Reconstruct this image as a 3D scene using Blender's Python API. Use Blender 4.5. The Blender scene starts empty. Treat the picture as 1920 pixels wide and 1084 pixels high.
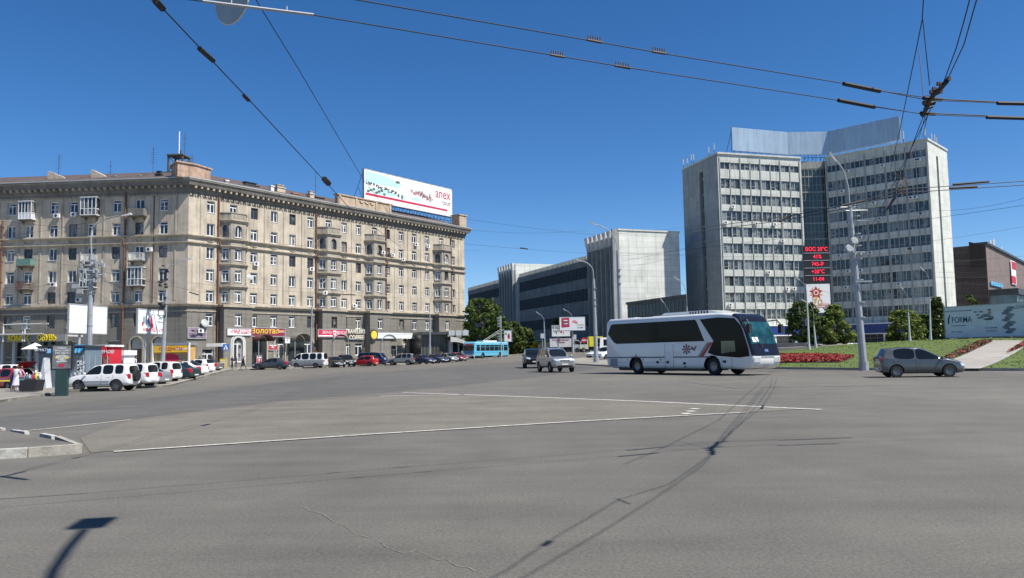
import bpy, bmesh, math, random
from mathutils import Matrix, Vector
from mathutils.bvhtree import BVHTree
R = math.radians
SC = bpy.context.scene
COL = SC.collection
# ---------------------------------------------------------------- camera, sky, sun, exposure
F_PX, CXP, CYP, CAM_H, PITCH, ROLL = 1470.0, 960.0, 542.0, 1.6, math.atan(119 / 1470), 0.0175
cam_d = bpy.data.cameras.new('camera')
cam_d.sensor_width = 36.0
cam_d.lens = 36.0 * F_PX / 1920.0
cam_d.clip_start, cam_d.clip_end = 0.1, 5000
cam = bpy.data.objects.new('camera', cam_d)
COL.objects.link(cam)
cam.matrix_world = (Matrix.Translation((0, 0, CAM_H)) @ Matrix.Rotation(R(90) + PITCH, 4, 'X')
                    @ Matrix.Rotation(-ROLL, 4, 'Z'))
SC.camera = cam
SUN_EL, SUN_AZ = R(57), R(-25)                 # azimuth measured from +X, towards the camera side
SDIR = Vector((math.cos(SUN_EL) * math.cos(SUN_AZ), math.cos(SUN_EL) * math.sin(SUN_AZ), math.sin(SUN_EL)))
W = bpy.data.worlds.new('World'); SC.world = W; W.use_nodes = True
nt = W.node_tree
sky = nt.nodes.new('ShaderNodeTexSky'); sky.sky_type = 'NISHITA'; sky.sun_disc = False
sky.sun_elevation = SUN_EL; sky.sun_rotation = R(90) - SUN_AZ
sky.altitude = 200; sky.air_density = 0.75; sky.dust_density = 0.15; sky.ozone_density = 3.5
bg = nt.nodes['Background']; bg.inputs[1].default_value = 0.092
hs = nt.nodes.new('ShaderNodeHueSaturation'); hs.inputs['Saturation'].default_value = 1.27; hs.inputs['Hue'].default_value = 0.503
nt.links.new(sky.outputs[0], hs.inputs['Color']); nt.links.new(hs.outputs[0], bg.inputs[0])
sd = bpy.data.lights.new('sun', 'SUN'); sd.energy = 5.0; sd.angle = R(0.5); sd.color = (1, 0.95, 0.86)
so = bpy.data.objects.new('sun', sd); COL.objects.link(so)
so.rotation_euler = SDIR.to_track_quat('Z', 'Y').to_euler()
SC.view_settings.view_transform = 'Standard'; SC.view_settings.look = 'None'
SC.view_settings.gamma = 1; SC.view_settings.exposure = 0.60

# ---------------------------------------------------------------- surveying: photograph pixel (1920 wide) -> point in the place
def ray(px, py):
    u, v = px - CXP, py - CYP
    c, s = math.cos(ROLL), math.sin(ROLL)
    x = u * c - v * s; y = u * s + v * c
    return Vector((x, F_PX * math.cos(PITCH) + y * math.sin(PITCH), F_PX * math.sin(PITCH) - y * math.cos(PITCH)))
def at_y(px, py, Y):
    d = ray(px, py); t = Y / d.y
    return d * t + Vector((0, 0, CAM_H))
def at_z(px, py, z=0.0):
    d = ray(px, py); t = (z - CAM_H) / d.z
    return d * t + Vector((0, 0, CAM_H))
def hit(px, py, P0, u):
    """pixel -> (distance along facade line P0+t*u, height)"""
    d = ray(px, py)
    det = d.x * (-u.y) + u.x * d.y
    k = (P0.x * (-u.y) + u.x * P0.y) / det
    p = d * k
    return (Vector((p.x - P0.x, p.y - P0.y)).dot(Vector((u.x, u.y))), p.z + CAM_H)
def sm(t):
    t = min(1, max(0, t)); return t * t * (3 - 2 * t)
def gz(x, y):
    g = 1.5 * sm((y - 65) / 100) * sm((x + 18) / 28)
    g -= 0.4 * sm((-x - 12) / 10) * (1 - sm((y - 55) / 35)) * sm((y - 8) / 25)
    return g
def on_ground(px, py, f=None):
    f = f or gz
    p = at_z(px, py, 0)
    for _ in range(25):
        z = f(p.x, p.y)
        if z > CAM_H - 0.05: break
        q = at_z(px, py, z); p = (p + q) / 2
    return Vector((p.x, p.y, f(p.x, p.y)))

# ---------------------------------------------------------------- materials
MATS = {}
def node(nt_, t, **kw):
    n = nt_.nodes.new(t)
    for k, v in kw.items(): setattr(n, k, v)
    return n
def mat(name, col, rough=0.7, metal=0.0, var=0.12, scale=1.5, bump=0.0, bscale=20, coat=0.0, emit=0.0, spec=0.5, streak=0.0):
    if name in MATS: return MATS[name]
    m = bpy.data.materials.new(name); m.use_nodes = True
    t = m.node_tree; b = t.nodes['Principled BSDF']
    b.inputs['Roughness'].default_value = rough; b.inputs['Metallic'].default_value = metal
    b.inputs['Specular IOR Level'].default_value = spec
    if coat: b.inputs['Coat Weight'].default_value = coat; b.inputs['Coat Roughness'].default_value = 0.05
    uv = node(t, 'ShaderNodeTexCoord')
    n = node(t, 'ShaderNodeTexNoise'); n.inputs['Scale'].default_value = scale; n.inputs['Detail'].default_value = 6
    n.inputs['Roughness'].default_value = 0.65
    t.links.new(uv.outputs['Object'], n.inputs['Vector'])
    r = node(t, 'ShaderNodeMapRange'); r.inputs['From Min'].default_value = 0.3; r.inputs['From Max'].default_value = 0.7
    r.inputs['To Min'].default_value = 1 - var; r.inputs['To Max'].default_value = 1 + var
    t.links.new(n.outputs['Fac'], r.inputs['Value'])
    mx = node(t, 'ShaderNodeVectorMath', operation='SCALE'); mx.inputs[0].default_value = col[:3]
    t.links.new(r.outputs[0], mx.inputs['Scale'])
    last = mx.outputs[0]
    if streak:
        mp = node(t, 'ShaderNodeMapping'); mp.inputs['Scale'].default_value = (2.2, 2.2, 0.12)
        n2 = node(t, 'ShaderNodeTexNoise'); n2.inputs['Scale'].default_value = 1.0; n2.inputs['Detail'].default_value = 5
        t.links.new(uv.outputs['Object'], mp.inputs[0]); t.links.new(mp.outputs[0], n2.inputs['Vector'])
        r2 = node(t, 'ShaderNodeMapRange'); r2.inputs['From Min'].default_value = 0.5; r2.inputs['From Max'].default_value = 0.72
        r2.inputs['To Min'].default_value = 1; r2.inputs['To Max'].default_value = 1 - streak
        t.links.new(n2.outputs['Fac'], r2.inputs['Value'])
        m2 = node(t, 'ShaderNodeVectorMath', operation='SCALE')
        t.links.new(last, m2.inputs[0]); t.links.new(r2.outputs[0], m2.inputs['Scale']); last = m2.outputs[0]
    t.links.new(last, b.inputs['Base Color'])
    if bump:
        n3 = node(t, 'ShaderNodeTexNoise'); n3.inputs['Scale'].default_value = bscale; n3.inputs['Detail'].default_value = 4
        t.links.new(uv.outputs['Object'], n3.inputs['Vector'])
        bp = node(t, 'ShaderNodeBump'); bp.inputs['Strength'].default_value = bump; bp.inputs['Distance'].default_value = 0.03
        t.links.new(n3.outputs['Fac'], bp.inputs['Height']); t.links.new(bp.outputs[0], b.inputs['Normal'])
    if emit:
        b.inputs['Emission Color'].default_value = (*col[:3], 1); b.inputs['Emission Strength'].default_value = emit
    MATS[name] = m
    return m
def panel_mat(name, col, joint, bw, bh, jw=0.02, var=0.1, streak=0.3, rough=0.8):
    """facade slabs laid in metre UVs, with joints and dirt"""
    m = mat(name, col, rough=rough, var=var, scale=0.35, streak=streak)
    t = m.node_tree; b = t.nodes['Principled BSDF']
    src = b.inputs['Base Color'].links[0].from_socket
    uv = node(t, 'ShaderNodeTexCoord')
    br = node(t, 'ShaderNodeTexBrick'); br.offset = 0
    br.inputs['Scale'].default_value = 1; br.inputs['Brick Width'].default_value = bw; br.inputs['Row Height'].default_value = bh
    br.inputs['Mortar Size'].default_value = jw; br.inputs['Mortar Smooth'].default_value = 0.3
    br.inputs['Color1'].default_value = (1, 1, 1, 1); br.inputs['Color2'].default_value = (0.86, 0.87, 0.86, 1)
    br.inputs['Mortar'].default_value = (joint, joint, joint, 1); br.inputs['Bias'].default_value = -0.2
    t.links.new(uv.outputs['UV'], br.inputs['Vector'])
    mm = node(t, 'ShaderNodeVectorMath', operation='MULTIPLY')
    t.links.new(src, mm.inputs[0]); t.links.new(br.outputs['Color'], mm.inputs[1])
    t.links.new(mm.outputs[0], b.inputs['Base Color'])
    return m
def glass_mat(name, col, rough=0.06, spec=0.6, var=0.35, scale=0.8):
    return mat(name, col, rough=rough, var=var, scale=scale, spec=spec)

# ---------------------------------------------------------------- mesh builder
class MB:
    def __init__(s, frame=None): s.v = []; s.f = []; s.M = frame or Matrix.Identity(4)
    def add(s, vs, fs):
        n = len(s.v); s.v += [s.M @ Vector(v) for v in vs]
        s.f += [tuple(i + n for i in f) for f in fs]; return s
    def box(s, x0, x1, y0, y1, z0, z1):
        return s.add([(x0, y0, z0), (x1, y0, z0), (x1, y1, z0), (x0, y1, z0), (x0, y0, z1), (x1, y0, z1), (x1, y1, z1), (x0, y1, z1)],
                     [(0, 3, 2, 1), (4, 5, 6, 7), (0, 1, 5, 4), (1, 2, 6, 5), (2, 3, 7, 6), (3, 0, 4, 7)])
    def quad(s, *p): return s.add(p, [tuple(range(len(p)))])
    def prism(s, poly, z0, z1):
        n = len(poly)
        fs = [tuple(range(n))[::-1], tuple(range(n, 2 * n))] + [(i, (i + 1) % n, n + (i + 1) % n, n + i) for i in range(n)]
        return s.add([(x, y, z0) for x, y in poly] + [(x, y, z1) for x, y in poly], fs)
    def xprism(s, poly, y0, y1):
        """polygon in x,z pushed through y"""
        n = len(poly)
        fs = [tuple(range(n)), tuple(range(n, 2 * n))[::-1]] + [(i, n + i, n + (i + 1) % n, (i + 1) % n) for i in range(n)]
        return s.add([(x, y0, z) for x, z in poly] + [(x, y1, z) for x, z in poly], fs)
    def tube(s, pts, r, n=6, r1=None, caps=True):
        pts = [Vector(p) for p in pts]; k = len(pts); vs = []; fs = []
        up = None
        for i, p in enumerate(pts):
            d = (pts[min(i + 1, k - 1)] - pts[max(i - 1, 0)]).normalized()
            if up is None: up = Vector((0, 0, 1)) if abs(d.z) < 0.9 else Vector((1, 0, 0))
            a = d.cross(up).normalized(); b = a.cross(d).normalized()
            up = b
            rr = r if r1 is None else r + (r1 - r) * i / max(1, k - 1)
            vs += [p + (a * math.cos(2 * math.pi * j / n) + b * math.sin(2 * math.pi * j / n)) * rr for j in range(n)]
        for i in range(k - 1):
            for j in range(n):
                fs.append((i * n + j, i * n + (j + 1) % n, (i + 1) * n + (j + 1) % n, (i + 1) * n + j))
        if caps: fs += [tuple(range(n))[::-1], tuple(range((k - 1) * n, k * n))]
        return s.add(vs, fs)
    def cyl(s, c, r, z0, z1, n=16, r1=None):
        return s.tube([(c[0], c[1], z0), (c[0], c[1], z1)], r, n, r1)
    def ball(s, c, rx, ry=None, rz=None, n=10, m=6):
        ry = ry or rx; rz = rz or rx
        vs = [(c[0], c[1], c[2] + rz)]; fs = []
        for i in range(1, m):
            a = math.pi * i / m
            vs += [(c[0] + rx * math.sin(a) * math.cos(2 * math.pi * j / n), c[1] + ry * math.sin(a) * math.sin(2 * math.pi * j / n), c[2] + rz * math.cos(a)) for j in range(n)]
        vs.append((c[0], c[1], c[2] - rz)); e = len(vs) - 1
        for j in range(n):
            fs.append((0, 1 + j, 1 + (j + 1) % n)); fs.append((e, e - 1 - j, e - 1 - (j + 1) % n))
            for i in range(m - 2):
                a = 1 + i * n
                fs.append((a + j, a + n + j, a + n + (j + 1) % n, a + (j + 1) % n))
        return s.add(vs, fs)
    def sweep(s, path, prof, closed=False):
        """profile [(outward, z)] along plan path [(x,y)], outward = right-hand side of travel, mitred"""
        P = [Vector(p) for p in path]; n = len(P); k = len(prof); vs = []; fs = []
        for i, p in enumerate(P):
            d0 = (p - P[i - 1]).normalized() if i or closed else None
            d1 = (P[(i + 1) % n] - p).normalized() if i < n - 1 or closed else None
            d0 = d0 or d1; d1 = d1 or d0
            n0 = Vector((d0.y, -d0.x)); n1 = Vector((d1.y, -d1.x)); m = (n0 + n1)
            m = m / max(0.2, m.dot(n0))
            vs += [(p.x + m.x * o, p.y + m.y * o, z) for o, z in prof]
        for i in range(n if closed else n - 1):
            for j in range(k):
                a, b = i * k + j, i * k + (j + 1) % k
                c, d = ((i + 1) % n) * k + (j + 1) % k, ((i + 1) % n) * k + j
                fs.append((a, d, c, b))
        if not closed: fs += [tuple(range(k)), tuple(range((n - 1) * k, n * k))[::-1]]
        return s.add(vs, fs)

def auto_uv(me):
    uv = me.uv_layers.new(name='UVMap').data
    for p in me.polygons:
        n = p.normal
        if abs(n.z) < 0.7:
            h = Vector((-n.y, n.x, 0)); h = h.normalized() if h.length > 1e-6 else Vector((1, 0, 0))
            for li in p.loop_indices:
                c = me.vertices[me.loops[li].vertex_index].co; uv[li].uv = (c.dot(h), c.z)
        else:
            for li in p.loop_indices:
                c = me.vertices[me.loops[li].vertex_index].co; uv[li].uv = (c.x, c.y)
def mesh_of(name, mb, m, smooth=False):
    me = bpy.data.meshes.new(name)
    me.from_pydata([tuple(v) for v in mb.v], [], mb.f); me.validate()
    bm = bmesh.new(); bm.from_mesh(me); bmesh.ops.recalc_face_normals(bm, faces=bm.faces); bm.to_mesh(me); bm.free()
    if m: me.materials.append(m)
    auto_uv(me)
    if smooth:
        me.shade_smooth()
        try: me.set_sharp_from_angle(angle=R(35))
        except Exception: pass
    return me
def obj(name, mb, m=None, parent=None, smooth=False, label=None):
    me = mb if isinstance(mb, bpy.types.Mesh) else mesh_of(name, mb, m, smooth)
    o = bpy.data.objects.new(name, me); COL.objects.link(o)
    if parent: o.parent = parent
    if label: o['label'] = label
    return o
def tag(o, label=None, cat=None, group=None, kind=None):
    if label: o['label'] = label
    if cat: o['category'] = cat
    if group: o['group'] = group
    if kind: o['kind'] = kind
    return o
def thing(name, label, cat, loc=(0, 0, 0), rz=0.0, group=None):
    o = bpy.data.objects.new(name, None); COL.objects.link(o)
    o.location = loc; o.rotation_euler = (0, 0, rz); o.empty_display_size = 0.3
    return tag(o, label, cat, group)
def struct(name, mb, m, kind='structure', smooth=False):
    return tag(obj(name, mb, m, smooth=smooth), kind=kind)
def dup(root, loc, rz=None, label=None, group=None, scale=None):
    r = root.copy(); COL.objects.link(r); r.location = loc
    if rz is not None: r.rotation_euler = (0, 0, rz)
    if label: r['label'] = label
    if group: r['group'] = group
    if scale: r.scale = (scale,) * 3
    for ch in list(root.children):
        c = ch.copy(); COL.objects.link(c); c.parent = r
        for g in list(ch.children):
            d = g.copy(); COL.objects.link(d); d.parent = c
    return r
def part_copy(src, parent, M):
    c = src.copy(); COL.objects.link(c); c.parent = parent; c.matrix_local = M
    for g in list(src.children):
        d = g.copy(); COL.objects.link(d); d.parent = c
    return c
def frame(origin, udir, ndir=None):
    """local x along the facade, y INTO the wall, z up"""
    u = Vector((udir[0], udir[1], 0)).normalized(); y = Vector((-u.y, u.x, 0))
    M = Matrix(((u.x, y.x, 0, origin[0]), (u.y, y.y, 0, origin[1]), (0, 0, 1, origin[2]), (0, 0, 0, 1)))
    return M
def text_mb(s, size, M, mb=None, depth=0.02, align='CENTER', bold=0.0, shear=0.0, sx=1.0):
    """lettering as real mesh; text stands in local x,z of M, facing local -y"""
    c = bpy.data.curves.new('lettering', 'FONT'); c.body = s; c.size = size; c.align_x = align; c.align_y = 'CENTER'
    c.extrude = depth / 2; c.offset = bold * .4; c.shear = shear; c.resolution_u = 3
    o = bpy.data.objects.new('lettering', c); COL.objects.link(o)
    bpy.context.view_layer.update()
    me = bpy.data.meshes.new_from_object(o.evaluated_get(bpy.context.evaluated_depsgraph_get()))
    mb = mb or MB()
    T = M @ Matrix.Rotation(R(90), 4, 'X') @ Matrix.Diagonal((sx, 1, 1, 1))
    n = len(mb.v)
    mb.v += [T @ v.co for v in me.vertices]; mb.f += [tuple(i + n for i in p.vertices) for p in me.polygons]
    bpy.data.objects.remove(o); bpy.data.curves.remove(c); bpy.data.meshes.remove(me)
    return mb
def facade(mb, x0, x1, z0, z1, holes, depth=0.28, y=0.0):
    """wall face in local x,z with rectangular openings and their reveals; mb.M sets where"""
    xs = sorted({x0, x1, *[h[0] for h in holes], *[h[1] for h in holes]})
    for a, b in zip(xs, xs[1:]):
        mid = (a + b) / 2
        hs = sorted([h for h in holes if h[0] < mid < h[1]], key=lambda h: h[2])
        z = z0
        for h in hs:
            if h[2] > z: mb.quad((a, y, z), (b, y, z), (b, y, h[2]), (a, y, h[2]))
            z = h[3]
        if z1 > z: mb.quad((a, y, z), (b, y, z), (b, y, z1), (a, y, z1))
    for a, b, c, d in [h[:4] for h in holes]:
        e = y + depth
        mb.quad((a, y, c), (b, y, c), (b, e, c), (a, e, c)); mb.quad((a, y, d), (a, e, d), (b, e, d), (b, y, d))
        mb.quad((a, y, c), (a, e, c), (a, e, d), (a, y, d)); mb.quad((b, y, c), (b, y, d), (b, e, d), (b, e, c))
    return mb
random.seed(7)
# ================================================================= GROUND
def uv_ground(name, cols, rough, kind='asphalt'):
    m = bpy.data.materials.new(name); m.use_nodes = True
    t = m.node_tree; b = t.nodes['Principled BSDF']; b.inputs['Roughness'].default_value = rough
    b.inputs['Specular IOR Level'].default_value = 0.3
    tc = node(t, 'ShaderNodeTexCoord')
    def nz(scale, det=6, mp=None, rgh=0.6):
        n = node(t, 'ShaderNodeTexNoise'); n.inputs['Scale'].default_value = scale; n.inputs['Detail'].default_value = det
        n.inputs['Roughness'].default_value = rgh
        if mp:
            q = node(t, 'ShaderNodeMapping'); q.inputs['Scale'].default_value = mp; q.inputs['Rotation'].default_value = (0, 0, R(-25))
            t.links.new(tc.outputs['Object'], q.inputs[0]); t.links.new(q.outputs[0], n.inputs['Vector'])
        else: t.links.new(tc.outputs['Object'], n.inputs['Vector'])
        return n.outputs['Fac']
    def rng(s, a, b_, c, d):
        r = node(t, 'ShaderNodeMapRange'); r.inputs[1].default_value = a; r.inputs[2].default_value = b_
        r.inputs[3].default_value = c; r.inputs[4].default_value = d; t.links.new(s, r.inputs[0]); return r.outputs[0]
    mix = node(t, 'ShaderNodeMix', data_type='RGBA'); mix.inputs[6].default_value = (*cols[0], 1); mix.inputs[7].default_value = (*cols[1], 1)
    t.links.new(rng(nz(0.09, 5, (1, 0.28, 1)), 0.38, 0.62, 0, 1), mix.inputs[0])
    last = mix.outputs[2]
    for s in (rng(nz(0.7, 8), 0.3, 0.7, 0.88, 1.12), rng(nz(0.45, 4, (.12, 2.6, 1)), 0.35, 0.65, 0.92, 1.08), rng(nz(2.2, 9, None, .75), 0.60, 0.72, 1.0, 0.84), rng(nz(.33, 7, (.35, 1.6, 1), .7), 0.56, 0.70, 1.0, 0.87), rng(nz(.22, 6, (.5, 1.3, 1), .65), 0.40, 0.30, 1.0, 1.06), rng(nz(30, 3), 0.35, 0.65, 0.80, 1.20), rng(nz(120, 2), 0.35, 0.65, 0.72, 1.28)):
        v = node(t, 'ShaderNodeVectorMath', operation='SCALE'); t.links.new(last, v.inputs[0]); t.links.new(s, v.inputs['Scale']); last = v.outputs[0]
    # old patches and tar lines
    if kind == 'asphalt':
        vo = node(t, 'ShaderNodeTexVoronoi', feature='DISTANCE_TO_EDGE'); vo.inputs['Scale'].default_value = 0.085
        w = node(t, 'ShaderNodeTexNoise'); w.inputs['Scale'].default_value = 1.3; w.inputs['Detail'].default_value = 6
        ad = node(t, 'ShaderNodeVectorMath', operation='MULTIPLY_ADD'); ad.inputs[1].default_value = (1.6, 1.6, 0)
        t.links.new(tc.outputs['Object'], w.inputs['Vector']); t.links.new(w.outputs['Color'], ad.inputs[0]); t.links.new(tc.outputs['Object'], ad.inputs[2])
        t.links.new(ad.outputs[0], vo.inputs['Vector'])
        s = rng(vo.outputs['Distance'], 0.0, 0.0012, 0.88, 1.0)
        v = node(t, 'ShaderNodeVectorMath', operation='SCALE'); t.links.new(last, v.inputs[0]); t.links.new(s, v.inputs['Scale']); last = v.outputs[0]
    t.links.new(last, b.inputs['Base Color'])
    bp = node(t, 'ShaderNodeBump'); bp.inputs['Strength'].default_value = 0.5; bp.inputs['Distance'].default_value = 0.01
    t.links.new(nz(120, 3), bp.inputs['Height']); t.links.new(bp.outputs[0], b.inputs['Normal'])
    return m
M_ROAD = uv_ground('asphalt', [(0.104, 0.099, 0.088), (0.140, 0.132, 0.115)], 0.85)
M_DARK = uv_ground('fresh_asphalt', [(0.086, 0.085, 0.080), (0.105, 0.102, 0.095)], 0.85, 'x')
M_DUST = uv_ground('dusty_asphalt', [(0.132, 0.123, 0.104), (0.160, 0.148, 0.125)], 0.9)
M_PAVE = uv_ground('pavement', [(0.20, 0.19, 0.17), (0.25, 0.235, 0.205)], 0.9)
M_PATH = uv_ground('path_concrete', [(0.27, 0.25, 0.225), (0.33, 0.31, 0.28)], 0.9, 'x')
M_LINE = mat('road_paint', (0.44, 0.43, 0.39), rough=0.85, var=0.45, scale=9)
M_KERB = mat('kerb_stone', (0.30, 0.28, 0.24), rough=0.9, var=0.25, scale=5, bump=0.4)
M_KERBW = mat('kerb_white', (0.43, 0.415, 0.375), rough=0.85, var=0.3, scale=6, bump=0.3)

def axis_pts(a, b, knots):
    return knots
xs = [-2500, -900, -400, -250, -160, -120, -90, -75] + list(range(-66, 100, 3)) + [105, 115, 130, 160, 220, 350, 900, 2500]
ys = [-2000, -600, -150, -60, -20, -6, 0, 4] + list(range(8, 200, 3)) + [205, 220, 260, 340, 600, 1400, 4000]
mb = MB(); nx = len(xs)
mb.add([(x, y, gz(x, y)) for y in ys for x in xs],
       [(j * nx + i, j * nx + i + 1, (j + 1) * nx + i + 1, (j + 1) * nx + i) for j in range(len(ys) - 1) for i in range(nx - 1)])
struct('ground', mb, M_ROAD, smooth=True)

def sheet(name, poly, m, lift, step=3.0, f=gz, kind='structure', edge=None):
    """flat polygon draped over the terrain, cut to a grid"""
    bm = bmesh.new()
    vs = [bm.verts.new((p[0], p[1], 0)) for p in poly]
    bm.faces.new(vs)
    x0, x1 = min(p[0] for p in poly), max(p[0] for p in poly); y0, y1 = min(p[1] for p in poly), max(p[1] for p in poly)
    gx = [x for x in xs if x0 < x < x1]; gy = [y for y in ys if y0 < y < y1]
    for x in gx: bmesh.ops.bisect_plane(bm, geom=bm.verts[:] + bm.edges[:] + bm.faces[:], plane_co=(x, 0, 0), plane_no=(1, 0, 0))
    for y in gy: bmesh.ops.bisect_plane(bm, geom=bm.verts[:] + bm.edges[:] + bm.faces[:], plane_co=(0, y, 0), plane_no=(0, 1, 0))
    bmesh.ops.triangulate(bm, faces=[f_ for f_ in bm.faces if len(f_.verts) > 4])
    for v in bm.verts: v.co.z = f(v.co.x, v.co.y) + lift
    me = bpy.data.meshes.new(name); bmesh.ops.recalc_face_normals(bm, faces=bm.faces)
    if edge:
        r = bmesh.ops.extrude_edge_only(bm, edges=[e for e in bm.edges if e.is_boundary])
        for v in [g for g in r['geom'] if isinstance(g, bmesh.types.BMVert)]: v.co.z -= edge
    bm.to_mesh(me); bm.free()
    me.materials.append(m); auto_uv(me)
    o = bpy.data.objects.new(name, me); COL.objects.link(o); return tag(o, kind=kind)
G = on_ground
def g2(*a): p = G(*a); return (p.x, p.y)
# fresher dark lane that sweeps round from the left, dusty apex between the white lines
sheet('road', [g2(-60, 822), g2(0, 812), g2(240, 786), g2(520, 752), g2(700, 738), g2(870, 722), g2(1000, 708), g2(1120, 690), g2(985, 676), g2(860, 687), g2(700, 699), g2(480, 722), g2(250, 752), g2(0, 783), g2(-60, 790)], M_DARK, 0.004)
sheet('road', [g2(150, 822), g2(240, 790), g2(540, 754), g2(735, 741), g2(870, 741), g2(1200, 752), g2(1500, 768), g2(1380, 775), g2(1100, 789), g2(700, 815), g2(215, 846), g2(170, 850)], M_DUST, 0.008)
def line_sheet(name, pts, w, m=M_LINE, lift=0.016):
    mb = MB(); P = [Vector(g2(*p)) for p in pts]
    Q = [P[0]]
    for a, b in zip(P, P[1:]):
        n = max(1, int((b - a).length / 3))
        Q += [a + (b - a) * (i + 1) / n for i in range(n)]
    vs = []; fs = []
    for i, p in enumerate(Q):
        d = (Q[min(i + 1, len(Q) - 1)] - Q[max(i - 1, 0)]).normalized(); n = Vector((-d.y, d.x)) * w / 2
        for q in (p + n, p - n): vs.append((q.x, q.y, gz(q.x, q.y) + lift))
    fs = [(2 * i, 2 * i + 1, 2 * i + 3, 2 * i + 2) for i in range(len(Q) - 1)]
    mb.add(vs, fs); return struct(name, mb, m)
line_sheet('lane_marking', [(213, 848), (700, 815), (1100, 790), (1400, 774)], 0.14)
line_sheet('lane_marking', [(1540, 769), (1200, 753), (870, 740.5), (755, 737)], 0.22)
line_sheet('lane_marking', [(712, 744), (800, 741.5), (870, 740.5)], 0.16)
line_sheet('lane_marking', [(0, 813), (130, 801), (245, 788)], 0.10)
for k in range(3): line_sheet('lane_marking', [(1278 + k * 9, 777 - k * 4.5), (1296 + k * 7, 776.5 - k * 4.5)], 0.35, lift=0.02)
# crack, drawn as an open seam of crumbled asphalt
mb = MB(); random.seed(4)
pts = [(560 + i * 11, 952 + 0.0 + i * 4.0 + random.uniform(-5, 5) + (12 if 8 < i < 20 else 0)) for i in range(35)]
for a, b in zip(pts, pts[1:]):
    p, q = G(*a), G(*b); w = random.uniform(0.001, 0.006)
    d = (q - p).normalized(); n = Vector((-d.y, d.x, 0)) * w
    mb.quad(p + n + Vector((0, 0, .005)), p - n + Vector((0, 0, .005)), q - n + Vector((0, 0, .005)), q + n + Vector((0, 0, .005)))
struct('road_crack', mb, mat('crack_grit', (0.19, 0.175, 0.145), rough=1, var=0.5, scale=30))
# left pavement
swk = [g2(-60, 762), g2(0, 755), g2(132, 736), (-24.5, 56), (-27.5, 68), (-31.5, 85), (-34.5, 96), (-27, 104), (-19.5, 116), (-8, 135), (-1, 147), (3, 165), (-20, 170), (-70, 125), (-110, 110), (-110, 30)]
def kerbed(name, poly, m, h, f=gz):
    o = sheet(name, poly, m, h, f=f, edge=h + 0.3); return o
kerbed('pavement', swk, M_PAVE, 0.13)
def kerb(path, mats_=None, h=0.15, w=0.16, f=gz, name='kerb'):
    P = [Vector(p[:2]) for p in path]; mb = MB()
    for a, b in zip(P, P[1:]):
        n = max(1, round((b - a).length / 1.0)); d = (b - a) / n; nn = Vector((-d.y, d.x)).normalized() * w
        for i in range(n):
            p, q = a + d * (i + 0.008), a + d * (i + 0.992)
            z0, z1 = f(p.x, p.y), f(q.x, q.y)
            c = [p, q, q + nn, p + nn]; zz = [z0, z1, z1, z0]
            mb.add([(v.x, v.y, z - 0.2) for v, z in zip(c, zz)] + [(v.x, v.y, z + h) for v, z in zip(c, zz)],
                   [(0, 3, 2, 1), (4, 5, 6, 7), (0, 1, 5, 4), (1, 2, 6, 5), (2, 3, 7, 6), (3, 0, 4, 7)])
    return struct(name, mb, mats_ or M_KERB)
kerb(swk[:7])
kerb(swk[6:12])
# near-left island with painted kerb blocks
i0, i1, i2 = Vector(g2(155, 850)), Vector(g2(-90, 866)), Vector(g2(-60, 806))
i1b = Vector(g2(52, 858))
sheet('traffic_island', [i0, i2, i2 + Vector((-6, 0)), i1 + Vector((-6, 0)), i1], M_ROAD, 0.14, edge=0.3)
kerb([i1, i1b], M_KERBW, 0.155); kerb([i1b, i0], M_KERB, 0.155)
kerb([i0, g2(112, 832)], M_KERB, 0.152, .09)
kerb([g2(106, 831), g2(83, 826)], M_KERBW, 0.15, .09); kerb([g2(55, 822.5), g2(28, 818.5)], M_KERBW, 0.15, .09); kerb([g2(10, 815.5), g2(-60, 805)], M_KERBW, 0.15, .09)
# island in mid distance (under the grey pole)
isl = [g2(1080, 684), g2(1060, 677), g2(1100, 672), g2(1200, 676), g2(1300, 690), g2(1200, 690)]
kerbed('pavement', isl, M_PAVE, 0.14)
kerb([isl[2], isl[1], isl[0], isl[5]][::-1])
kerbed('pavement', [g2(1025, 665.5), g2(1030, 663.5), (30, 150), (24, 140)], M_PAVE, 0.14)

# ---- the raised lawn on the right
LK = [Vector((12.5, 66)), Vector((20.3, 58.6)), Vector((24.5, 51.5)), Vector((29.5, 46.5)), Vector((36, 42.5)), Vector((50, 37)), Vector((80, 30))]
def kerb_y(x):
    for a, b in zip(LK, LK[1:]):
        if x <= b.x: return a.y + (b.y - a.y) * (x - a.x) / (b.x - a.x)
    return LK[-1].y
def lz(x, y):
    v = max(0.0, y - kerb_y(x))
    a = 0.020 + 0.026 * sm((x - 26) / 26)
    z = 0.15 + gz(x, 60) * 0 + a * min(v, 46) + 0.0
    return max(z, 0.15)
def LG(px, py): return on_ground_l(px, py)
def on_ground_l(px, py):
    d = ray(px, py); o = Vector((0, 0, CAM_H)); t = 20 / d.y
    while t * d.y < 140:
        p = o + d * t
        if p.z < lz(p.x, p.y): return p
        t += 0.1 / d.y
    return o + d * (100 / d.y)
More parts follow.
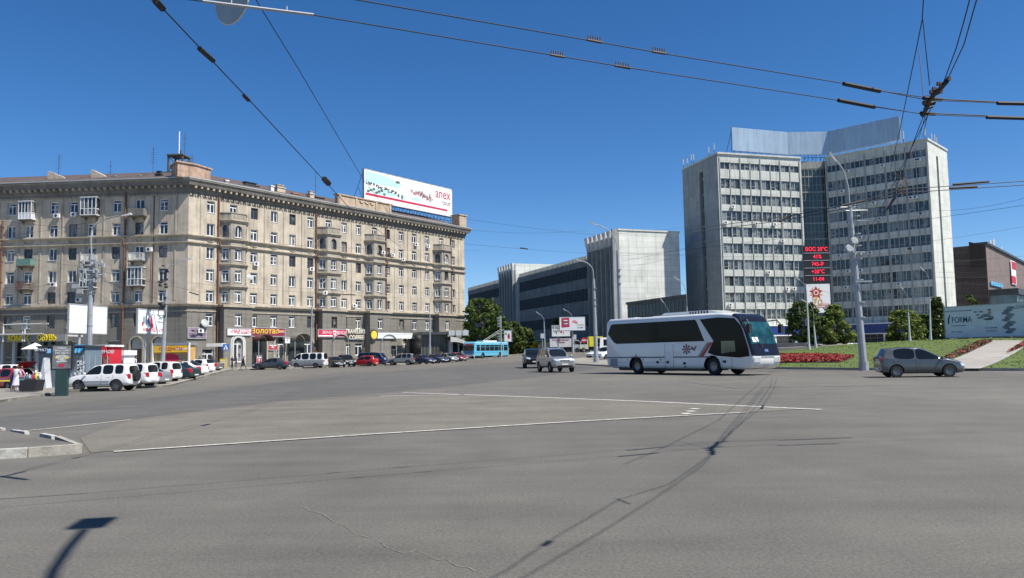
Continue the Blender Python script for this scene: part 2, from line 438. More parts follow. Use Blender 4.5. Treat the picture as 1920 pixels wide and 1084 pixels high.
def grass_mat():
    m = mat('grass', (0.068, 0.103, 0.013), rough=0.95, var=0.3, scale=0.5)
    t = m.node_tree; b = t.nodes['Principled BSDF']; src = b.inputs['Base Color'].links[0].from_socket
    tc = node(t, 'ShaderNodeTexCoord'); last = src
    for sc, a in ((6, 0.3), (60, 0.4)):
        n = node(t, 'ShaderNodeTexNoise'); n.inputs['Scale'].default_value = sc; n.inputs['Detail'].default_value = 5
        t.links.new(tc.outputs['Object'], n.inputs['Vector'])
        r = node(t, 'ShaderNodeMapRange'); r.inputs[1].default_value = .3; r.inputs[2].default_value = .7; r.inputs[3].default_value = 1 - a; r.inputs[4].default_value = 1 + a
        t.links.new(n.outputs['Fac'], r.inputs[0]); v = node(t, 'ShaderNodeVectorMath', operation='SCALE')
        t.links.new(last, v.inputs[0]); t.links.new(r.outputs[0], v.inputs['Scale']); last = v.outputs[0]
    t.links.new(last, b.inputs['Base Color']); return m
M_GRASS = grass_mat()
lawn_poly = [(p.x, p.y + 0.16) for p in LK] + [(80, 96), (60, 99), (40, 99), (30, 92), (22, 84), (14, 76)]
lo = sheet('lawn', lawn_poly, M_GRASS, 0.0, f=lz, edge=0.5)
kerb([tuple(p) for p in LK], M_KERB, 0.17, f=lambda x, y: 0.0)
def inside(p, poly):
    c = False
    for a, b in zip(poly, poly[1:] + poly[:1]):
        if (a[1] > p[1]) != (b[1] > p[1]) and p[0] < (b[0] - a[0]) * (p[1] - a[1]) / (b[1] - a[1]) + a[0]: c = not c
    return c
PATHPX = [(1795, 691.5), (1838, 691.5), (1935, 640.5), (1905, 638.5), (1862, 638.5), (1845, 647), (1775, 678)]
PATHW = [(LG(*p).x, LG(*p).y) for p in PATHPX]
# grass blades: short tufts over the lawn so it is not a smooth carpet
mb = MB(); random.seed(11)
n = 0
while n < 5000:
    x = random.uniform(18, 62); y = random.uniform(38, 98)
    if y < kerb_y(x) + 0.3 or inside((x, y), PATHW) or (x < 40 and y > 76 + (x - 14) * 0.8): continue
    z = lz(x, y); a = random.uniform(0, math.pi); w = random.uniform(.03, .07); h = random.uniform(.03, .07)
    dx, dy = math.cos(a) * w, math.sin(a) * w
    mb.add([(x - dx, y - dy, z - .01), (x + dx, y + dy, z - .01), (x + dx * .6, y + dy * .6 + .03, z + h), (x - dx * .4, y - dy * .4, z + h * .8)], [(0, 1, 2, 3)])
    n += 1
M_TUFT = mat('grass_tufts', (0.072, 0.108, 0.016), rough=0.95, var=0.15, scale=1)
struct('grass', mb, M_TUFT, kind='stuff')
# path over the lawn
def lsheet(name, pxpts, m, lift, kind='structure'):
    return sheet(name, [(LG(*p).x, LG(*p).y) for p in pxpts], m, lift, f=lz, kind=kind)
lsheet('path', [(1795, 691.5), (1838, 691.5), (1935, 640.5), (1905, 638.5), (1862, 638.5), (1845, 647), (1775, 678)], M_PATH, 0.02)
# flower beds: soil strip with many small red blooms and leaves
M_SOIL = mat('soil', (0.08, 0.05, 0.035), rough=1, var=0.3, scale=8)
M_RED = mat('red_blossom', (0.27, 0.018, 0.022), rough=0.8, var=0.4, scale=3)
M_LEAF0 = mat('bed_leaves', (0.06, 0.09, 0.03), rough=0.9, var=0.3, scale=4)
def bed(pxpts, n, dens_leaf=0.5):
    poly = [(LG(*p).x, LG(*p).y) for p in pxpts]
    x0, x1 = min(p[0] for p in poly), max(p[0] for p in poly); y0, y1 = min(p[1] for p in poly), max(p[1] for p in poly)
    r = MB(); l = MB(); k = 0
    while k < n:
        x, y = random.uniform(x0, x1), random.uniform(y0, y1)
        if not inside((x, y), poly): k += 0.05; continue
        k += 1; z = lz(x, y) + random.uniform(0.12, 0.2)
        t = r if random.random() > dens_leaf else l; s = random.uniform(.05, .12)
        a = random.uniform(0, 6.28); b = random.uniform(-.5, .5)
        dx, dy, dz = math.cos(a) * s, math.sin(a) * s, b * s
        t.add([(x - dx, y - dy, z - dz), (x + dy, y - dx, z - s * .5), (x + dx, y + dy, z + dz), (x - dy, y + dx, z + s * .7)], [(0, 1, 2, 3)])
    sheet('flower_bed', poly, M_SOIL, 0.03, f=lz, kind='stuff')
    struct('red_flowers', r, M_RED, kind='stuff'); struct('flower_leaves', l, M_LEAF0, kind='stuff')
bed([(1455, 681), (1575, 680), (1602, 670), (1560, 666.5), (1455, 665.5)], 9000, 0.12)
bed([(1765, 678), (1800, 667), (1862, 640.5), (1840, 640), (1800, 657), (1775, 670)], 2200, 0.62)
bed([(1885, 664), (1925, 648), (1940, 640), (1925, 641), (1905, 652)], 1000, 0.5)
# plaza behind, up at the tower's feet
sheet('plaza', [(24, 100.5), (40, 100.5), (62, 100.5), (82, 97.5), (160, 90), (160, 190), (20, 190), (22, 130)], M_PAVE, 0.0, f=lambda x, y: 1.55 + 0.6 * sm((x - 30) / 25), edge=1.5)
# ================================================================= APARTMENT BUILDING (left)
C0 = at_y(352, 500, 111); C0.z = 0
aR = R(53.7); aL = R(4.2); LL = 44.0; LR = 61.5
uR = Vector((math.cos(aR), math.sin(aR))); uL = Vector((-math.cos(aL), math.sin(aL)))
def plaster(name, col, streak=0.38):
    m = mat(name, col, rough=0.9, var=0.24, scale=0.45, streak=streak, bump=0.15, bscale=6)
    return m
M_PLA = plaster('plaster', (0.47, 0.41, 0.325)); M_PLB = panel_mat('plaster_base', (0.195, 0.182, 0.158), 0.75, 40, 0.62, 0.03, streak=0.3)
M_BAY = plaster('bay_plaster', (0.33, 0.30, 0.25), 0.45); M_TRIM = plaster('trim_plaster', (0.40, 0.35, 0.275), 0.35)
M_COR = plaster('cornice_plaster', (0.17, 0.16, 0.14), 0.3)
M_ROOF = mat('roof_metal', (0.10, 0.075, 0.065), rough=0.6, var=0.35, scale=0.8, streak=0.2)
M_BRICK = panel_mat('chimney_brick', (0.36, 0.20, 0.135), 0.75, 0.4, 0.15, 0.015, var=0.3)
M_CHP = mat('chimney_plaster', (0.50, 0.42, 0.33), rough=0.9, var=0.25, scale=2)
M_PIPE = mat('rust_pipe', (0.16, 0.075, 0.045), rough=0.7, var=0.3, scale=3)
M_WFR = mat('window_white', (0.78, 0.78, 0.76), rough=0.45, var=0.05)
M_WBR = mat('window_brown', (0.13, 0.085, 0.055), rough=0.7, var=0.2)
M_MET = mat('dark_metal', (0.06, 0.065, 0.07), rough=0.5, metal=0.3, var=0.3)
M_GREY = mat('grey_paint', (0.36, 0.38, 0.39), rough=0.5, var=0.12)
M_WHITE = mat('white_paint', (0.78, 0.78, 0.77), rough=0.5, var=0.05)
def pane_mat(name, dark, light, thr, cell=.6):
    m = bpy.data.materials.new(name); m.use_nodes = True; t = m.node_tree; b = t.nodes['Principled BSDF']
    b.inputs['Roughness'].default_value = 0.08; b.inputs['Specular IOR Level'].default_value = 0.7
    oi = node(t, 'ShaderNodeObjectInfo'); tc = node(t, 'ShaderNodeTexCoord')
    n = node(t, 'ShaderNodeTexNoise'); n.inputs['Scale'].default_value = 1.6; n.inputs['Detail'].default_value = 4
    ad = node(t, 'ShaderNodeVectorMath', operation='ADD'); t.links.new(tc.outputs['Object'], ad.inputs[0])
    sc_ = node(t, 'ShaderNodeMath', operation='MULTIPLY'); sc_.inputs[1].default_value = 60; t.links.new(oi.outputs['Random'], sc_.inputs[0])
    t.links.new(sc_.outputs[0], ad.inputs[1]); t.links.new(ad.outputs[0], n.inputs['Vector'])
    cl_ = node(t, 'ShaderNodeVectorMath', operation='MULTIPLY'); cl_.inputs[1].default_value = (1 / cell, 0, 0); t.links.new(tc.outputs['Object'], cl_.inputs[0])
    fl = node(t, 'ShaderNodeVectorMath', operation='FLOOR'); t.links.new(cl_.outputs[0], fl.inputs[0]); a2 = node(t, 'ShaderNodeVectorMath', operation='ADD'); t.links.new(fl.outputs[0], a2.inputs[0]); t.links.new(sc_.outputs[0], a2.inputs[1])
    wn = node(t, 'ShaderNodeTexWhiteNoise'); t.links.new(a2.outputs[0], wn.inputs['Vector'])
    a = node(t, 'ShaderNodeMath', operation='MULTIPLY_ADD'); a.inputs[1].default_value = 0.55; t.links.new(wn.outputs['Value'], a.inputs[0]); t.links.new(n.outputs['Fac'], a.inputs[2])
    r = node(t, 'ShaderNodeMapRange'); r.inputs[1].default_value = thr; r.inputs[2].default_value = thr + 0.12
    t.links.new(a.outputs[0], r.inputs[0])
    mx = node(t, 'ShaderNodeMix', data_type='RGBA'); mx.inputs[6].default_value = (*dark, 1); mx.inputs[7].default_value = (*light, 1)
    t.links.new(r.outputs[0], mx.inputs[0]); t.links.new(mx.outputs[2], b.inputs['Base Color'])
    return m
M_PANE = pane_mat('flat_pane', (0.022, 0.028, 0.037), (0.24, 0.23, 0.21), 0.84)
def window_meshes(w, h, m, style='T', arched=False):
    """frame + pane; origin bottom-left of opening, x along, y into wall"""
    f = MB(); b = 0.075
    if m is M_WFR: b = 0.115
    f.box(0, w, 0, .06, 0, b); f.box(0, b, 0, .06, b, h); f.box(w - b, w, 0, .06, b, h)
    if not arched: f.box(b, w - b, 0, .06, h - b, h)
    c = w / 2; tz = h * 0.72
    if style == 'T':
        f.box(b, w - b, .002, .058, tz, tz + b); f.box(c - b * .6, c + b * .6, .002, .058, b, tz)
    elif style == 'L': f.box(c - b * .6, c + b * .6, .002, .058, b, h - b)
    elif style == 'X':
        f.box(b, w - b, .002, .058, tz, tz + b * .7); f.box(c - b * .5, c + b * .5, .002, .058, b, tz); f.box(b, w - b, .004, .056, h * .36, h * .36 + b * .5)
    elif style == 'W3':
        for k in (1, 2): f.box(w * k / 3 - b * .5, w * k / 3 + b * .5, .002, .058, b, h - b)
    if m is M_WFR: f.box(-.05, w + .05, -.26, 0, -.05, 0)
    p = MB(); p.box(b * .5, w - b * .5, .035, .05, b * .5, h - (b * .5 if not arched else 0.02))
    return mesh_of('window', f, m), mesh_of('pane', p, M_PANE)
WLIB = {}
def win_src(w, h, m, style, arched=False):
    k = (round(w, 2), round(h, 2), m.name, style, arched)
    if k not in WLIB: WLIB[k] = window_meshes(w, h, m, style, arched)
    return WLIB[k]
def put_window(parent, M, w, h, m, style, arched=False, name='window'):
    a, b = win_src(w, h, m, style, arched)
    o = bpy.data.objects.new(name, a); COL.objects.link(o); o.parent = parent; o.matrix_local = M
    p = bpy.data.objects.new('pane', b); COL.objects.link(p); p.parent = o
    return o
def arch_fill(mb, x0, x1, zt, y=0.0, seg=8, rise=None, back=0.28):
    """fills the top corners of a rectangular opening so it reads as an arch"""
    c = (x0 + x1) / 2; r = (x1 - x0) / 2; rise = rise or r
    A = [(c - r * math.cos(math.pi * i / seg), zt - rise + rise * math.sin(math.pi * i / seg)) for i in range(seg + 1)]
    for (xa, za), (xb, zb) in zip(A, A[1:]):
        mb.quad((xa, y, za), (xb, y, zb), (xb, y, zt + 0.002), (xa, y, zt + 0.002))
        mb.quad((xa, y, za), (xa, back, za), (xb, back, zb), (xb, y, zb))
def arch_ring(mb, x0, x1, zb, zt, w=0.22, d=0.07, seg=10, y=0.0):
    """raised archivolt round an arched opening"""
    c = (x0 + x1) / 2; r = (x1 - x0) / 2
    inn = [(x0, zb)] + [(c - r * math.cos(math.pi * i / seg), zt - r + r * math.sin(math.pi * i / seg)) for i in range(seg + 1)] + [(x1, zb)]
    R2 = r + w
    out = [(x0 - w, zb)] + [(c - R2 * math.cos(math.pi * i / seg), zt - r + R2 * math.sin(math.pi * i / seg)) for i in range(seg + 1)] + [(x1 + w, zb)]
    for i in range(len(inn) - 1):
        a, b, c_, d_ = inn[i], inn[i + 1], out[i + 1], out[i]
        mb.add([(p[0], y - d, p[1]) for p in (a, b, c_, d_)] + [(p[0], y + .01, p[1]) for p in (a, b, c_, d_)],
               [(0, 1, 2, 3), (0, 4, 5, 1), (3, 2, 6, 7)])
APT = thing('apartment_building', 'seven storey beige plaster apartment building with bay windows and heavy dark cornice on the left', 'building', C0)
FR = frame((0, 0, 0), uR)
lo_ = uL * LL
FL = frame((lo_.x, lo_.y, 0), -uL)
rowsz = [(22.8, 24.55), (19.4, 21.2), (16.0, 17.75), (12.75, 14.5), (9.72, 11.4), (6.2, 8.05)]
Rc = [3.55, 10.99, 14.68, 18.2, 21.83, 29.14, 32.41, 39.54, 43.06, 46.63, 50.17, 57.9]
Bc = [(5.05, 9.65), (23.3, 28.1), (33.9, 38.7), (52.0, 56.8)]
Lc = [LL - s for s in (26.7, 20.24, 17.26, 10.74, 3.71)] + [LL - s for s in (30.2, 33.6, 40.0)]
Lb = [LL - s for s in (23.96, 14.43, 7.3)] + [LL - 36.8]
WW = 1.25
wins = []          # (matrix, w, h, material, style)
random.seed(21)
def pick():
    r = random.random()
    return (M_WFR, 'T') if r < .55 else (M_WFR, 'L') if r < .74 else (M_WFR, 'X') if r < 0.8 else (M_WBR, 'T') if r < .93 else (M_WBR, 'X')
upper, base = MB(FR), MB(FR)
hol, holb = [], []
def add_win(F, x, z0, z1, w=WW, st=None, rec=0.2):
    m, s = st or pick()
    wins.append((F @ Matrix.Translation((x - w / 2, rec, z0)), w, z1 - z0, m, s))
for x in Rc:
    for z0, z1 in rowsz[:5]:
        hol.append((x - WW / 2, x + WW / 2, z0, z1)); add_win(FR, x, z0, z1)
    z0, z1 = rowsz[5]; holb.append((x - WW / 2, x + WW / 2, z0, z1)); add_win(FR, x, z0, z1)
for a, b in Bc:                                            # door out to the balcony on top of each bay
    x = (a + b) / 2; hol.append((x - WW / 2, x + WW / 2, 22.8, 24.55)); add_win(FR, x, 22.8, 24.55)
facade(upper, 0, LR, 9.2, 25.7, hol)
# street floor: shop openings (arched and square)
arches = [(11.6, 13.4), (15.0, 16.8), (20.6, 22.4), (43.2, 44.7), (46.2, 47.7)]
squares = [(29.3, 30.5, 1.6, 3.6), (31.6, 33.4, 1.6, 3.7), (2.5, 4.3, 0, 2.9), (40.5, 42.1, 0.3, 3.3)]
for a, b in arches: holb.append((a, b, 0.5, 4.6))
for q in squares: holb.append(q)
facade(base, 0, LR, -0.5, 9.2, holb, depth=0.35)
for a, b in arches: arch_fill(base, a, b, 4.6, back=.35)
# left facade
upL, baL = MB(FL), MB(FL); hl, hb = [], []
for x in Lc + Lb:
    for i, (z0, z1) in enumerate(rowsz[:5]):
        w = WW if x in Lc else WW * 1.05
        hl.append((x - w / 2, x + w / 2, z0, z1)); add_win(FL, x, z0, z1, w)
    hb.append((x - WW / 2, x + WW / 2, 6.2, 8.05)); add_win(FL, x, 6.2, 8.05)
facade(upL, 0, LL, 9.2, 25.7, hl)
larch = [(LL - 8.3, LL - 6.5), (LL - 5.0, LL - 3.2)]
lsq = [(LL - 21.5, LL - 19.9, 1.4, 4.3), (LL - 17.9, LL - 16.2, 1.4, 4.3), (LL - 11.8, LL - 9.9, 1.4, 4.3)]
facade(baL, 0, LL, -0.9, 9.2, hb + [(a, b, 0, 4.7) for a, b in larch] + lsq, depth=0.35)
for a, b in larch: arch_fill(baL, a, b, 4.7, back=.35)
upper.v += upL.v; n = len(upper.v) - len(upL.v); upper.f += [tuple(i + n for i in f) for f in upL.f]
base.v += baL.v; n = len(base.v) - len(baL.v); base.f += [tuple(i + n for i in f) for f in baL.f]
# end and back walls
DEP = 14.0
e0 = uR * LR; nin = Vector((-uR.y, uR.x)); e1 = e0 + nin * DEP
nl = Vector((uL.y, -uL.x)); l0 = uL * LL; l1 = l0 + nl * DEP
k = nin * DEP; kk = k + uR * 0
bis = (nin + nl).normalized() * (DEP / max(.3, (nin + nl).normalized().dot(nin)))
for A, B in ((e0, e1), (e1, bis), (bis, l1), (l1, l0)):
    for t_, z0, z1 in ((base, -0.9, 9.2), (upper, 9.2, 27)):
        t_.M = Matrix.Identity(4); t_.quad((A.x, A.y, z0), (B.x, B.y, z0), (B.x, B.y, z1), (A.x, A.y, z1))
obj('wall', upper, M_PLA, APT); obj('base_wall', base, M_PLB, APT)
# pilaster strips between windows, on both faces
pil = MB(FR)
for x in [1.9, 12.85, 16.45, 20.05, 30.8, 41.3, 44.85, 48.4, 59.6]: pil.box(x - .09, x + .09, -.07, .02, 9.9, 17.9); pil.box(x - .09, x + .09, -.07, .02, 19.3, 25.0)
pil.M = FL
for s in (1.9, 5.3, 9.0, 12.6, 16.0, 18.8, 22.1, 25.4, 28.5, 31.9): pil.box(LL - s - .09, LL - s + .09, -.07, .02, 9.9, 17.9); pil.box(LL - s - .09, LL - s + .09, -.07, .02, 19.3, 25.0)
obj('pilaster_strips', pil, M_TRIM, APT)
path = [tuple(l0), (0, 0), tuple(e0), tuple(e1)]
b1 = MB()
b1.sweep(path, [(.02, 8.95), (.12, 8.95), (.42, 9.25), (.42, 9.42), (.02, 9.42)])
b1.sweep(path, [(.02, 8.25), (.1, 8.25), (.1, 8.4), (.02, 8.4)])
b1.sweep(path, [(.02, 17.95), (.12, 17.95), (.3, 18.12), (.3, 18.25), (.02, 18.25)])
b1.sweep(path, [(.02, 18.95), (.12, 18.95), (.38, 19.15), (.38, 19.3), (.02, 19.3)])
obj('string_course', b1, M_TRIM, APT)
# festoons between the two courses
fe = MB(FR)
for x in Rc + [LL]:
    pts = [(x - .7 + .14 * i, -.06, 18.75 - .28 * math.sin(math.pi * i / 10)) for i in range(11)]
    fe.tube(pts, .06, 4)
fe.M = FL
for x in Lc + Lb: fe.tube([(x - .7 + .14 * i, -.06, 18.75 - .28 * math.sin(math.pi * i / 10)) for i in range(11)], .06, 4)
obj('festoons', fe, M_TRIM, APT)
cor = MB()
cor.sweep(path, [(.01, 25.2), (.12, 25.2), (.12, 25.5), (.3, 25.75), (.35, 26.3), (.85, 26.35), (.95, 26.75), (1.12, 27.0), (1.12, 27.25), (.01, 27.35)])
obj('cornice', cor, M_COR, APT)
mo = MB(FR)
for i in range(int(LR / .95)): x = .5 + i * .95; mo.box(x, x + .30, -.8, -.2, 25.98, 26.32)
for i in range(int(LR / .42)): x = .1 + i * .42; mo.box(x, x + .26, -.16, -.02, 24.98, 25.19)
mo.M = FL
for i in range(int(LL / .95)): x = .3 + i * .95; mo.box(x, x + .30, -.8, -.2, 25.98, 26.32)
for i in range(int(LL / .42)): x = .1 + i * .42; mo.box(x, x + .26, -.16, -.02, 24.98, 25.19)
obj('modillions', mo, M_TRIM, APT)
gut = MB(); gut.sweep(path, [(1.08, 27.25), (1.16, 27.25), (1.16, 27.40), (1.08, 27.40)]); obj('gutter', gut, mat('gutter_metal', (0.45, 0.45, 0.43), rough=.5, metal=.3), APT)
# roof: hipped sheet rising to a ridge
ro = MB()
def off(p, d, z): return (p.x + d.x, p.y + d.y, z)
rid = 30.2
A0, A1, A2 = l0 + nl * -1.0, (nin + nl).normalized() * -1.1, e0 - nin * 1.0 + uR * .9
R0, R1, R2 = l0 + nl * 7, bis * .5, e0 + nin * 7 - uR * 6
B0, B1, B2 = l1, bis, e1
ro.add([(*A0, 27.3), (*A1, 27.3), (*A2, 27.3), (*R0, rid), (*R1, rid), (*R2, rid), (*B0, 27), (*B1, 27), (*(B2 + uR * 1.4), 27)],
       [(0, 1, 4, 3), (1, 2, 5, 4), (3, 4, 7, 6), (4, 5, 8, 7), (2, 8, 5)])
roof = obj('roof', ro, M_ROOF, APT)
def chim(F, x, y, w, d, h, m, cap=None, z=27.6):
    c = MB(F); c.box(x - w / 2, x + w / 2, y - d / 2, y + d / 2, z, z + h)
    c.box(x - w / 2 - .1, x + w / 2 + .1, y - d / 2 - .1, y + d / 2 + .1, z + h, z + h + .15)
    if cap: c.box(x - w * .35, x + w * .35, y - d * .3, y + d * .3, z + h + .15, z + h + .5); c.box(x - w * .45, x + w * .45, y - d * .4, y + d * .4, z + h + .5, z + h + .58)
    obj('chimney', c, m, roof)
def dormer(F, x, y, w, d, h, z=28.0):
    c = MB(F); c.add([(x - w / 2, y, z), (x + w / 2, y, z), (x + w / 2, y, z + h * .45), (x - w / 2, y, z + h), (x - w / 2, y + d, z), (x + w / 2, y + d, z), (x + w / 2, y + d, z + h * .45), (x - w / 2, y + d, z + h)],
                     [(0, 1, 2, 3), (4, 7, 6, 5), (0, 4, 5, 1), (1, 5, 6, 2), (2, 6, 7, 3), (3, 7, 4, 0)])
    obj('chimney', c, M_CHP, roof)
dormer(FL, LL - 22.2, 3, 2.6, 1.5, 2.0); dormer(FL, LL - 15.6, 3, 2.2, 1.4, 2.0)
chim(FL, LL - 24.3, 3, .8, .9, .8, M_MET); chim(FL, LL - 17.6, 3, .9, .9, .9, M_BRICK)
chim(FL, LL - 13.1, 3, .8, .7, .7, M_GREY, True); chim(FL, LL - 9.2, 3, .5, .5, .7, M_GREY, True); chim(FL, LL - 5.6, 2, .8, .7, .9, M_MET, True)
chim(FR, 2.8, 1.2, .6, .6, 1.6, M_BRICK, True); chim(FR, 7.2, 1.8, .5, .5, .8, M_WHITE)
chim(FR, 12.2, 3.0, 2.6, 1.2, 1.0, M_MET, True); chim(FR, 15.2, 1.5, .6, .6, 1.2, M_WHITE); chim(FR, 17.4, 2.5, 1.6, 1.3, 1.4, M_CHP, True)
chim(FR, 20.5, 2.5, 1.4, 1.0, .9, M_BRICK); chim(FR, 23.6, 2.2, .9, .9, 1.3, M_CHP, True); chim(FR, 26.0, 3, 1.8, 1, 1.1, M_MET)
at = MB(FR)                                                # corner attic block
P = [Vector((-2.0, -.35)), Vector((.6, -.6)), Vector((3.6, .3)), Vector((3.0, 3.2)), Vector((-1.0, 3.0))]
at.prism([tuple(p) for p in P], 27.3, 29.3)
cc = sum(P, Vector((0, 0))) / 5
at.prism([tuple(cc + (p - cc) * 1.1) for p in P], 29.3, 29.5)
obj('attic_block', at, M_BRICK if False else mat('attic_plaster', (0.42, 0.29, 0.21), rough=.9, var=.3, scale=1.2, streak=.3), roof)
pa = MB(FR)                                                # attic parapet with relief
pa.box(27.2, 40.0, -.6, .2, 27.3, 29.1); pa.box(27.0, 40.2, -.75, .35, 29.1, 29.3)
for x in (27.6, 31.4, 36.2, 39.6): pa.box(x - .2, x + .2, -.72, -.58, 27.4, 29.1)
for i in range(3):
    x = 32.6 + i * 1.25; pa.tube([(x - .5 + .1 * j, -.66, 28.75 - .35 * math.sin(math.pi * j / 10)) for j in range(11)], .08, 5)
pa.box(59.4, 61.6, -.6, 1.5, 27.3, 29.8); pa.box(59.2, 61.8, -.75, 1.7, 29.8, 30.0)
obj('attic_parapet', pa, mat('parapet_plaster', (0.46, 0.36, 0.26), rough=.9, var=.2, scale=1.2, streak=.3), roof)
# windows: the hundred nearest are parts, the rest one part
wins.sort(key=lambda w: ((APT.location + w[0].translation) - cam.location).length - (30 if (w[0].translation.x > -28.5) else -60))
for M, w, h, m, s in wins[:100]: put_window(APT, M, w, h, m, s)
rest, rp = MB(), MB()
for M, w, h, m, s in wins[100:]:
    a, b = win_src(w, h, M_WFR, s)
    for src, dst in ((a, rest), (b, rp)):
        n = len(dst.v); dst.v += [M @ v.co for v in src.vertices]; dst.f += [tuple(i + n for i in p.vertices) for p in src.polygons]
ro_ = tag(obj('windows', rest, M_WFR, APT), kind='stuff'); obj('panes', rp, M_PANE, ro_)
# shop glazing, dark behind
M_SHOP = glass_mat('shop_glass', (0.03, 0.035, 0.04))
for F, (a, b, z0, z1) in [(FR, (a, b, .5, 4.6)) for a, b in arches] + [(FR, q) for q in squares] + [(FL, q) for q in lsq]:
    w = put_window(APT, F @ Matrix.Translation((a, .25, z0)), b - a, z1 - z0, M_WFR, 'T', (z1 == 4.6), 'shop_window')
for a, b in larch:
    g = MB(FL); g.box(a, b, .3, .34, 0, 3.0); d = obj('arched_door', g, M_WBR, APT)
    g = MB(FL); g.box(a + .1, b - .1, .3, .33, 3.05, 4.6); obj('fanlight', g, mat('fanlight_pane', (.4, .4, .36), rough=.3), d)
ar = MB(FR)
for a, b in arches: arch_ring(ar, a, b, .5, 4.6)
ar.M = FL
for a, b in larch: arch_ring(ar, a, b, 0, 4.7)
obj('archivolts', ar, M_TRIM, APT)
# bays
def bay(a, b, idx):
    d = 1.3; c = 1.05; FB = frame((0, 0, 0), uR)
    pts = [Vector((a, 0)), Vector((a + c, -d)), Vector((b - c, -d)), Vector((b, 0))]
    wl = MB(); ws = []
    for i in range(3):
        p, q = pts[i], pts[i + 1]; L = (q - p).length; loc = FB @ frame((p.x, p.y, 0), (q - p))
        hs = []
        for r, (z0, z1) in enumerate(rowsz[1:5]):
            w = min(1.15, L * .62); x = L / 2; hs.append((x - w / 2, x + w / 2, z0, z1))
            arch_ = (r == 0); st = pick() if not arch_ else (random.choice([M_WBR, M_WFR]), 'L')
            ws.append((loc @ Matrix.Translation((x - w / 2, .16, z0)), w, z1 - z0, st[0], st[1], arch_))
        wl.M = loc; facade(wl, 0, L, 9.4, 21.9, hs, depth=.22)
        z0, z1 = rowsz[1]; w = min(1.15, L * .62); arch_fill(wl, L / 2 - w / 2, L / 2 + w / 2, z1, back=.22)
        arch_ring(wl, L / 2 - w / 2, L / 2 + w / 2, z0 + .6, z1, .12, .05, 8)
    wl.M = FB
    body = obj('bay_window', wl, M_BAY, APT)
    for M, w, h, m, s, ar_ in ws: put_window(body, M, w, h, m, s, ar_)
    lg = MB(FB)
    for z, k in ((12.0, 0), (15.3, 0), (18.0, 0), (19.0, 0), (9.35, 1), (21.9, 1)):
        P2 = [tuple(p) for p in pts]
        lg.sweep(P2, [(-.02, z - .25), (.08, z - .25), (.3, z), (.3, z + .14), (-.02, z + .14)])
    ledge = obj('ledge', lg, M_TRIM, body)
    pb = MB(FB); pb.sweep([tuple(p) for p in pts], [(-.14, 22.04), (.0, 22.04), (.0, 23.0), (-.14, 23.0)])
    pb.sweep([tuple(p) for p in pts], [(-.2, 23.0), (.08, 23.0), (.08, 23.12), (-.2, 23.12)])
    pb.prism([tuple(p) for p in pts], 21.92, 22.03)
    for i in range(4): x = a + c + .5 + i * .55; pb.box(x, x + .3, -d - .04, -d, 22.3, 22.8)
    obj('parapet', pb, M_BAY, body)
    bb = MB(FB)                                           # projecting street block under the bay
    facade(bb, a - .1, b + .15, -.5, 8.95, [((a + b) / 2 - .6, (a + b) / 2 + .6, 6.2, 8.05)] + ([((a + b) / 2 - .75, (a + b) / 2 + .75, .9, 4.5)] if idx == 0 else []), depth=.3, y=-1.45)
    if idx == 0:
        arch_fill(bb, (a + b) / 2 - .75, (a + b) / 2 + .75, 4.5, y=-1.45, back=-1.15)
    bb.quad((a - .1, -1.45, -.5), (a - .1, 0, -.5), (a - .1, 0, 8.95), (a - .1, -1.45, 8.95))
    bb.quad((b + .15, -1.45, -.5), (b + .15, -1.45, 8.95), (b + .15, 0, 8.95), (b + .15, 0, -.5))
    bb.quad((a - .1, -1.45, 8.95), (b + .15, -1.45, 8.95), (b + .15, 0, 8.95), (a - .1, 0, 8.95))
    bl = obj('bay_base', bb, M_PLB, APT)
    cs = MB(FB); cs.sweep([(a - .1, 0), (a - .1, -1.45), (b + .15, -1.45), (b + .15, 0)], [(.0, 8.75), (.1, 8.75), (.4, 9.1), (.4, 9.3), (-1.4, 9.3), (-1.4, 8.97), (0, 8.97)]) if False else None
    cs.box(a - .35, b + .4, -1.7, -.02, 8.98, 9.3)
    obj('string_course', cs, M_TRIM, bl)
    put_window(bl, FB @ Matrix.Translation(((a + b) / 2 - .6, -1.25, 6.2)), 1.2, 1.85, M_WFR if idx != 1 else M_WBR, 'T')
    if idx == 0:
        put_window(bl, FB @ Matrix.Translation(((a + b) / 2 - .75, -1.25, .9)), 1.5, 3.6, M_WFR, 'T', True)
        r2 = MB(FB); arch_ring(r2, (a + b) / 2 - .75, (a + b) / 2 + .75, .5, 4.5, .3, .12, 10, y=-1.45); arch_ring(r2, (a + b) / 2 - 1.1, (a + b) / 2 + 1.1, .5, 4.85, .18, .06, 10, y=-1.45)
        obj('archivolt', r2, mat('pale_stone', (.5, .5, .48), rough=.8), bl)
for i, (a, b) in enumerate(Bc): bay(a, b, i)
# drain pipes
for F, x, z1 in [(FR, 4.75, 25.6), (FR, 22.95, 25.6), (FR, 39.0, 25.6), (FR, 57.2, 25.6), (FL, LL - 9.33, 26), (FL, LL - 27.9, 22)]:
    d = MB(F); d.tube([(x, -.18, z1), (x, -.18, 18.9), (x + .0, -.5, 18.7), (x, -.5, 17.9), (x, -.2, 17.6), (x, -.2, 9.7), (x, -.55, 9.4), (x, -.55, 8.9), (x, -.25, 8.5), (x, -.25, .6)], .13, 8)
    for z in (21, 16, 13, 6, 3): d.box(x - .18, x + .18, -.3, 0.02, z, z + .06)
    obj('drainpipe', d, M_PIPE, APT)
obj('mullion_strip', MB(FL).box(LL - 5.15, LL - 5.05, -.12, .0, 9.6, 25), M_PIPE, APT)
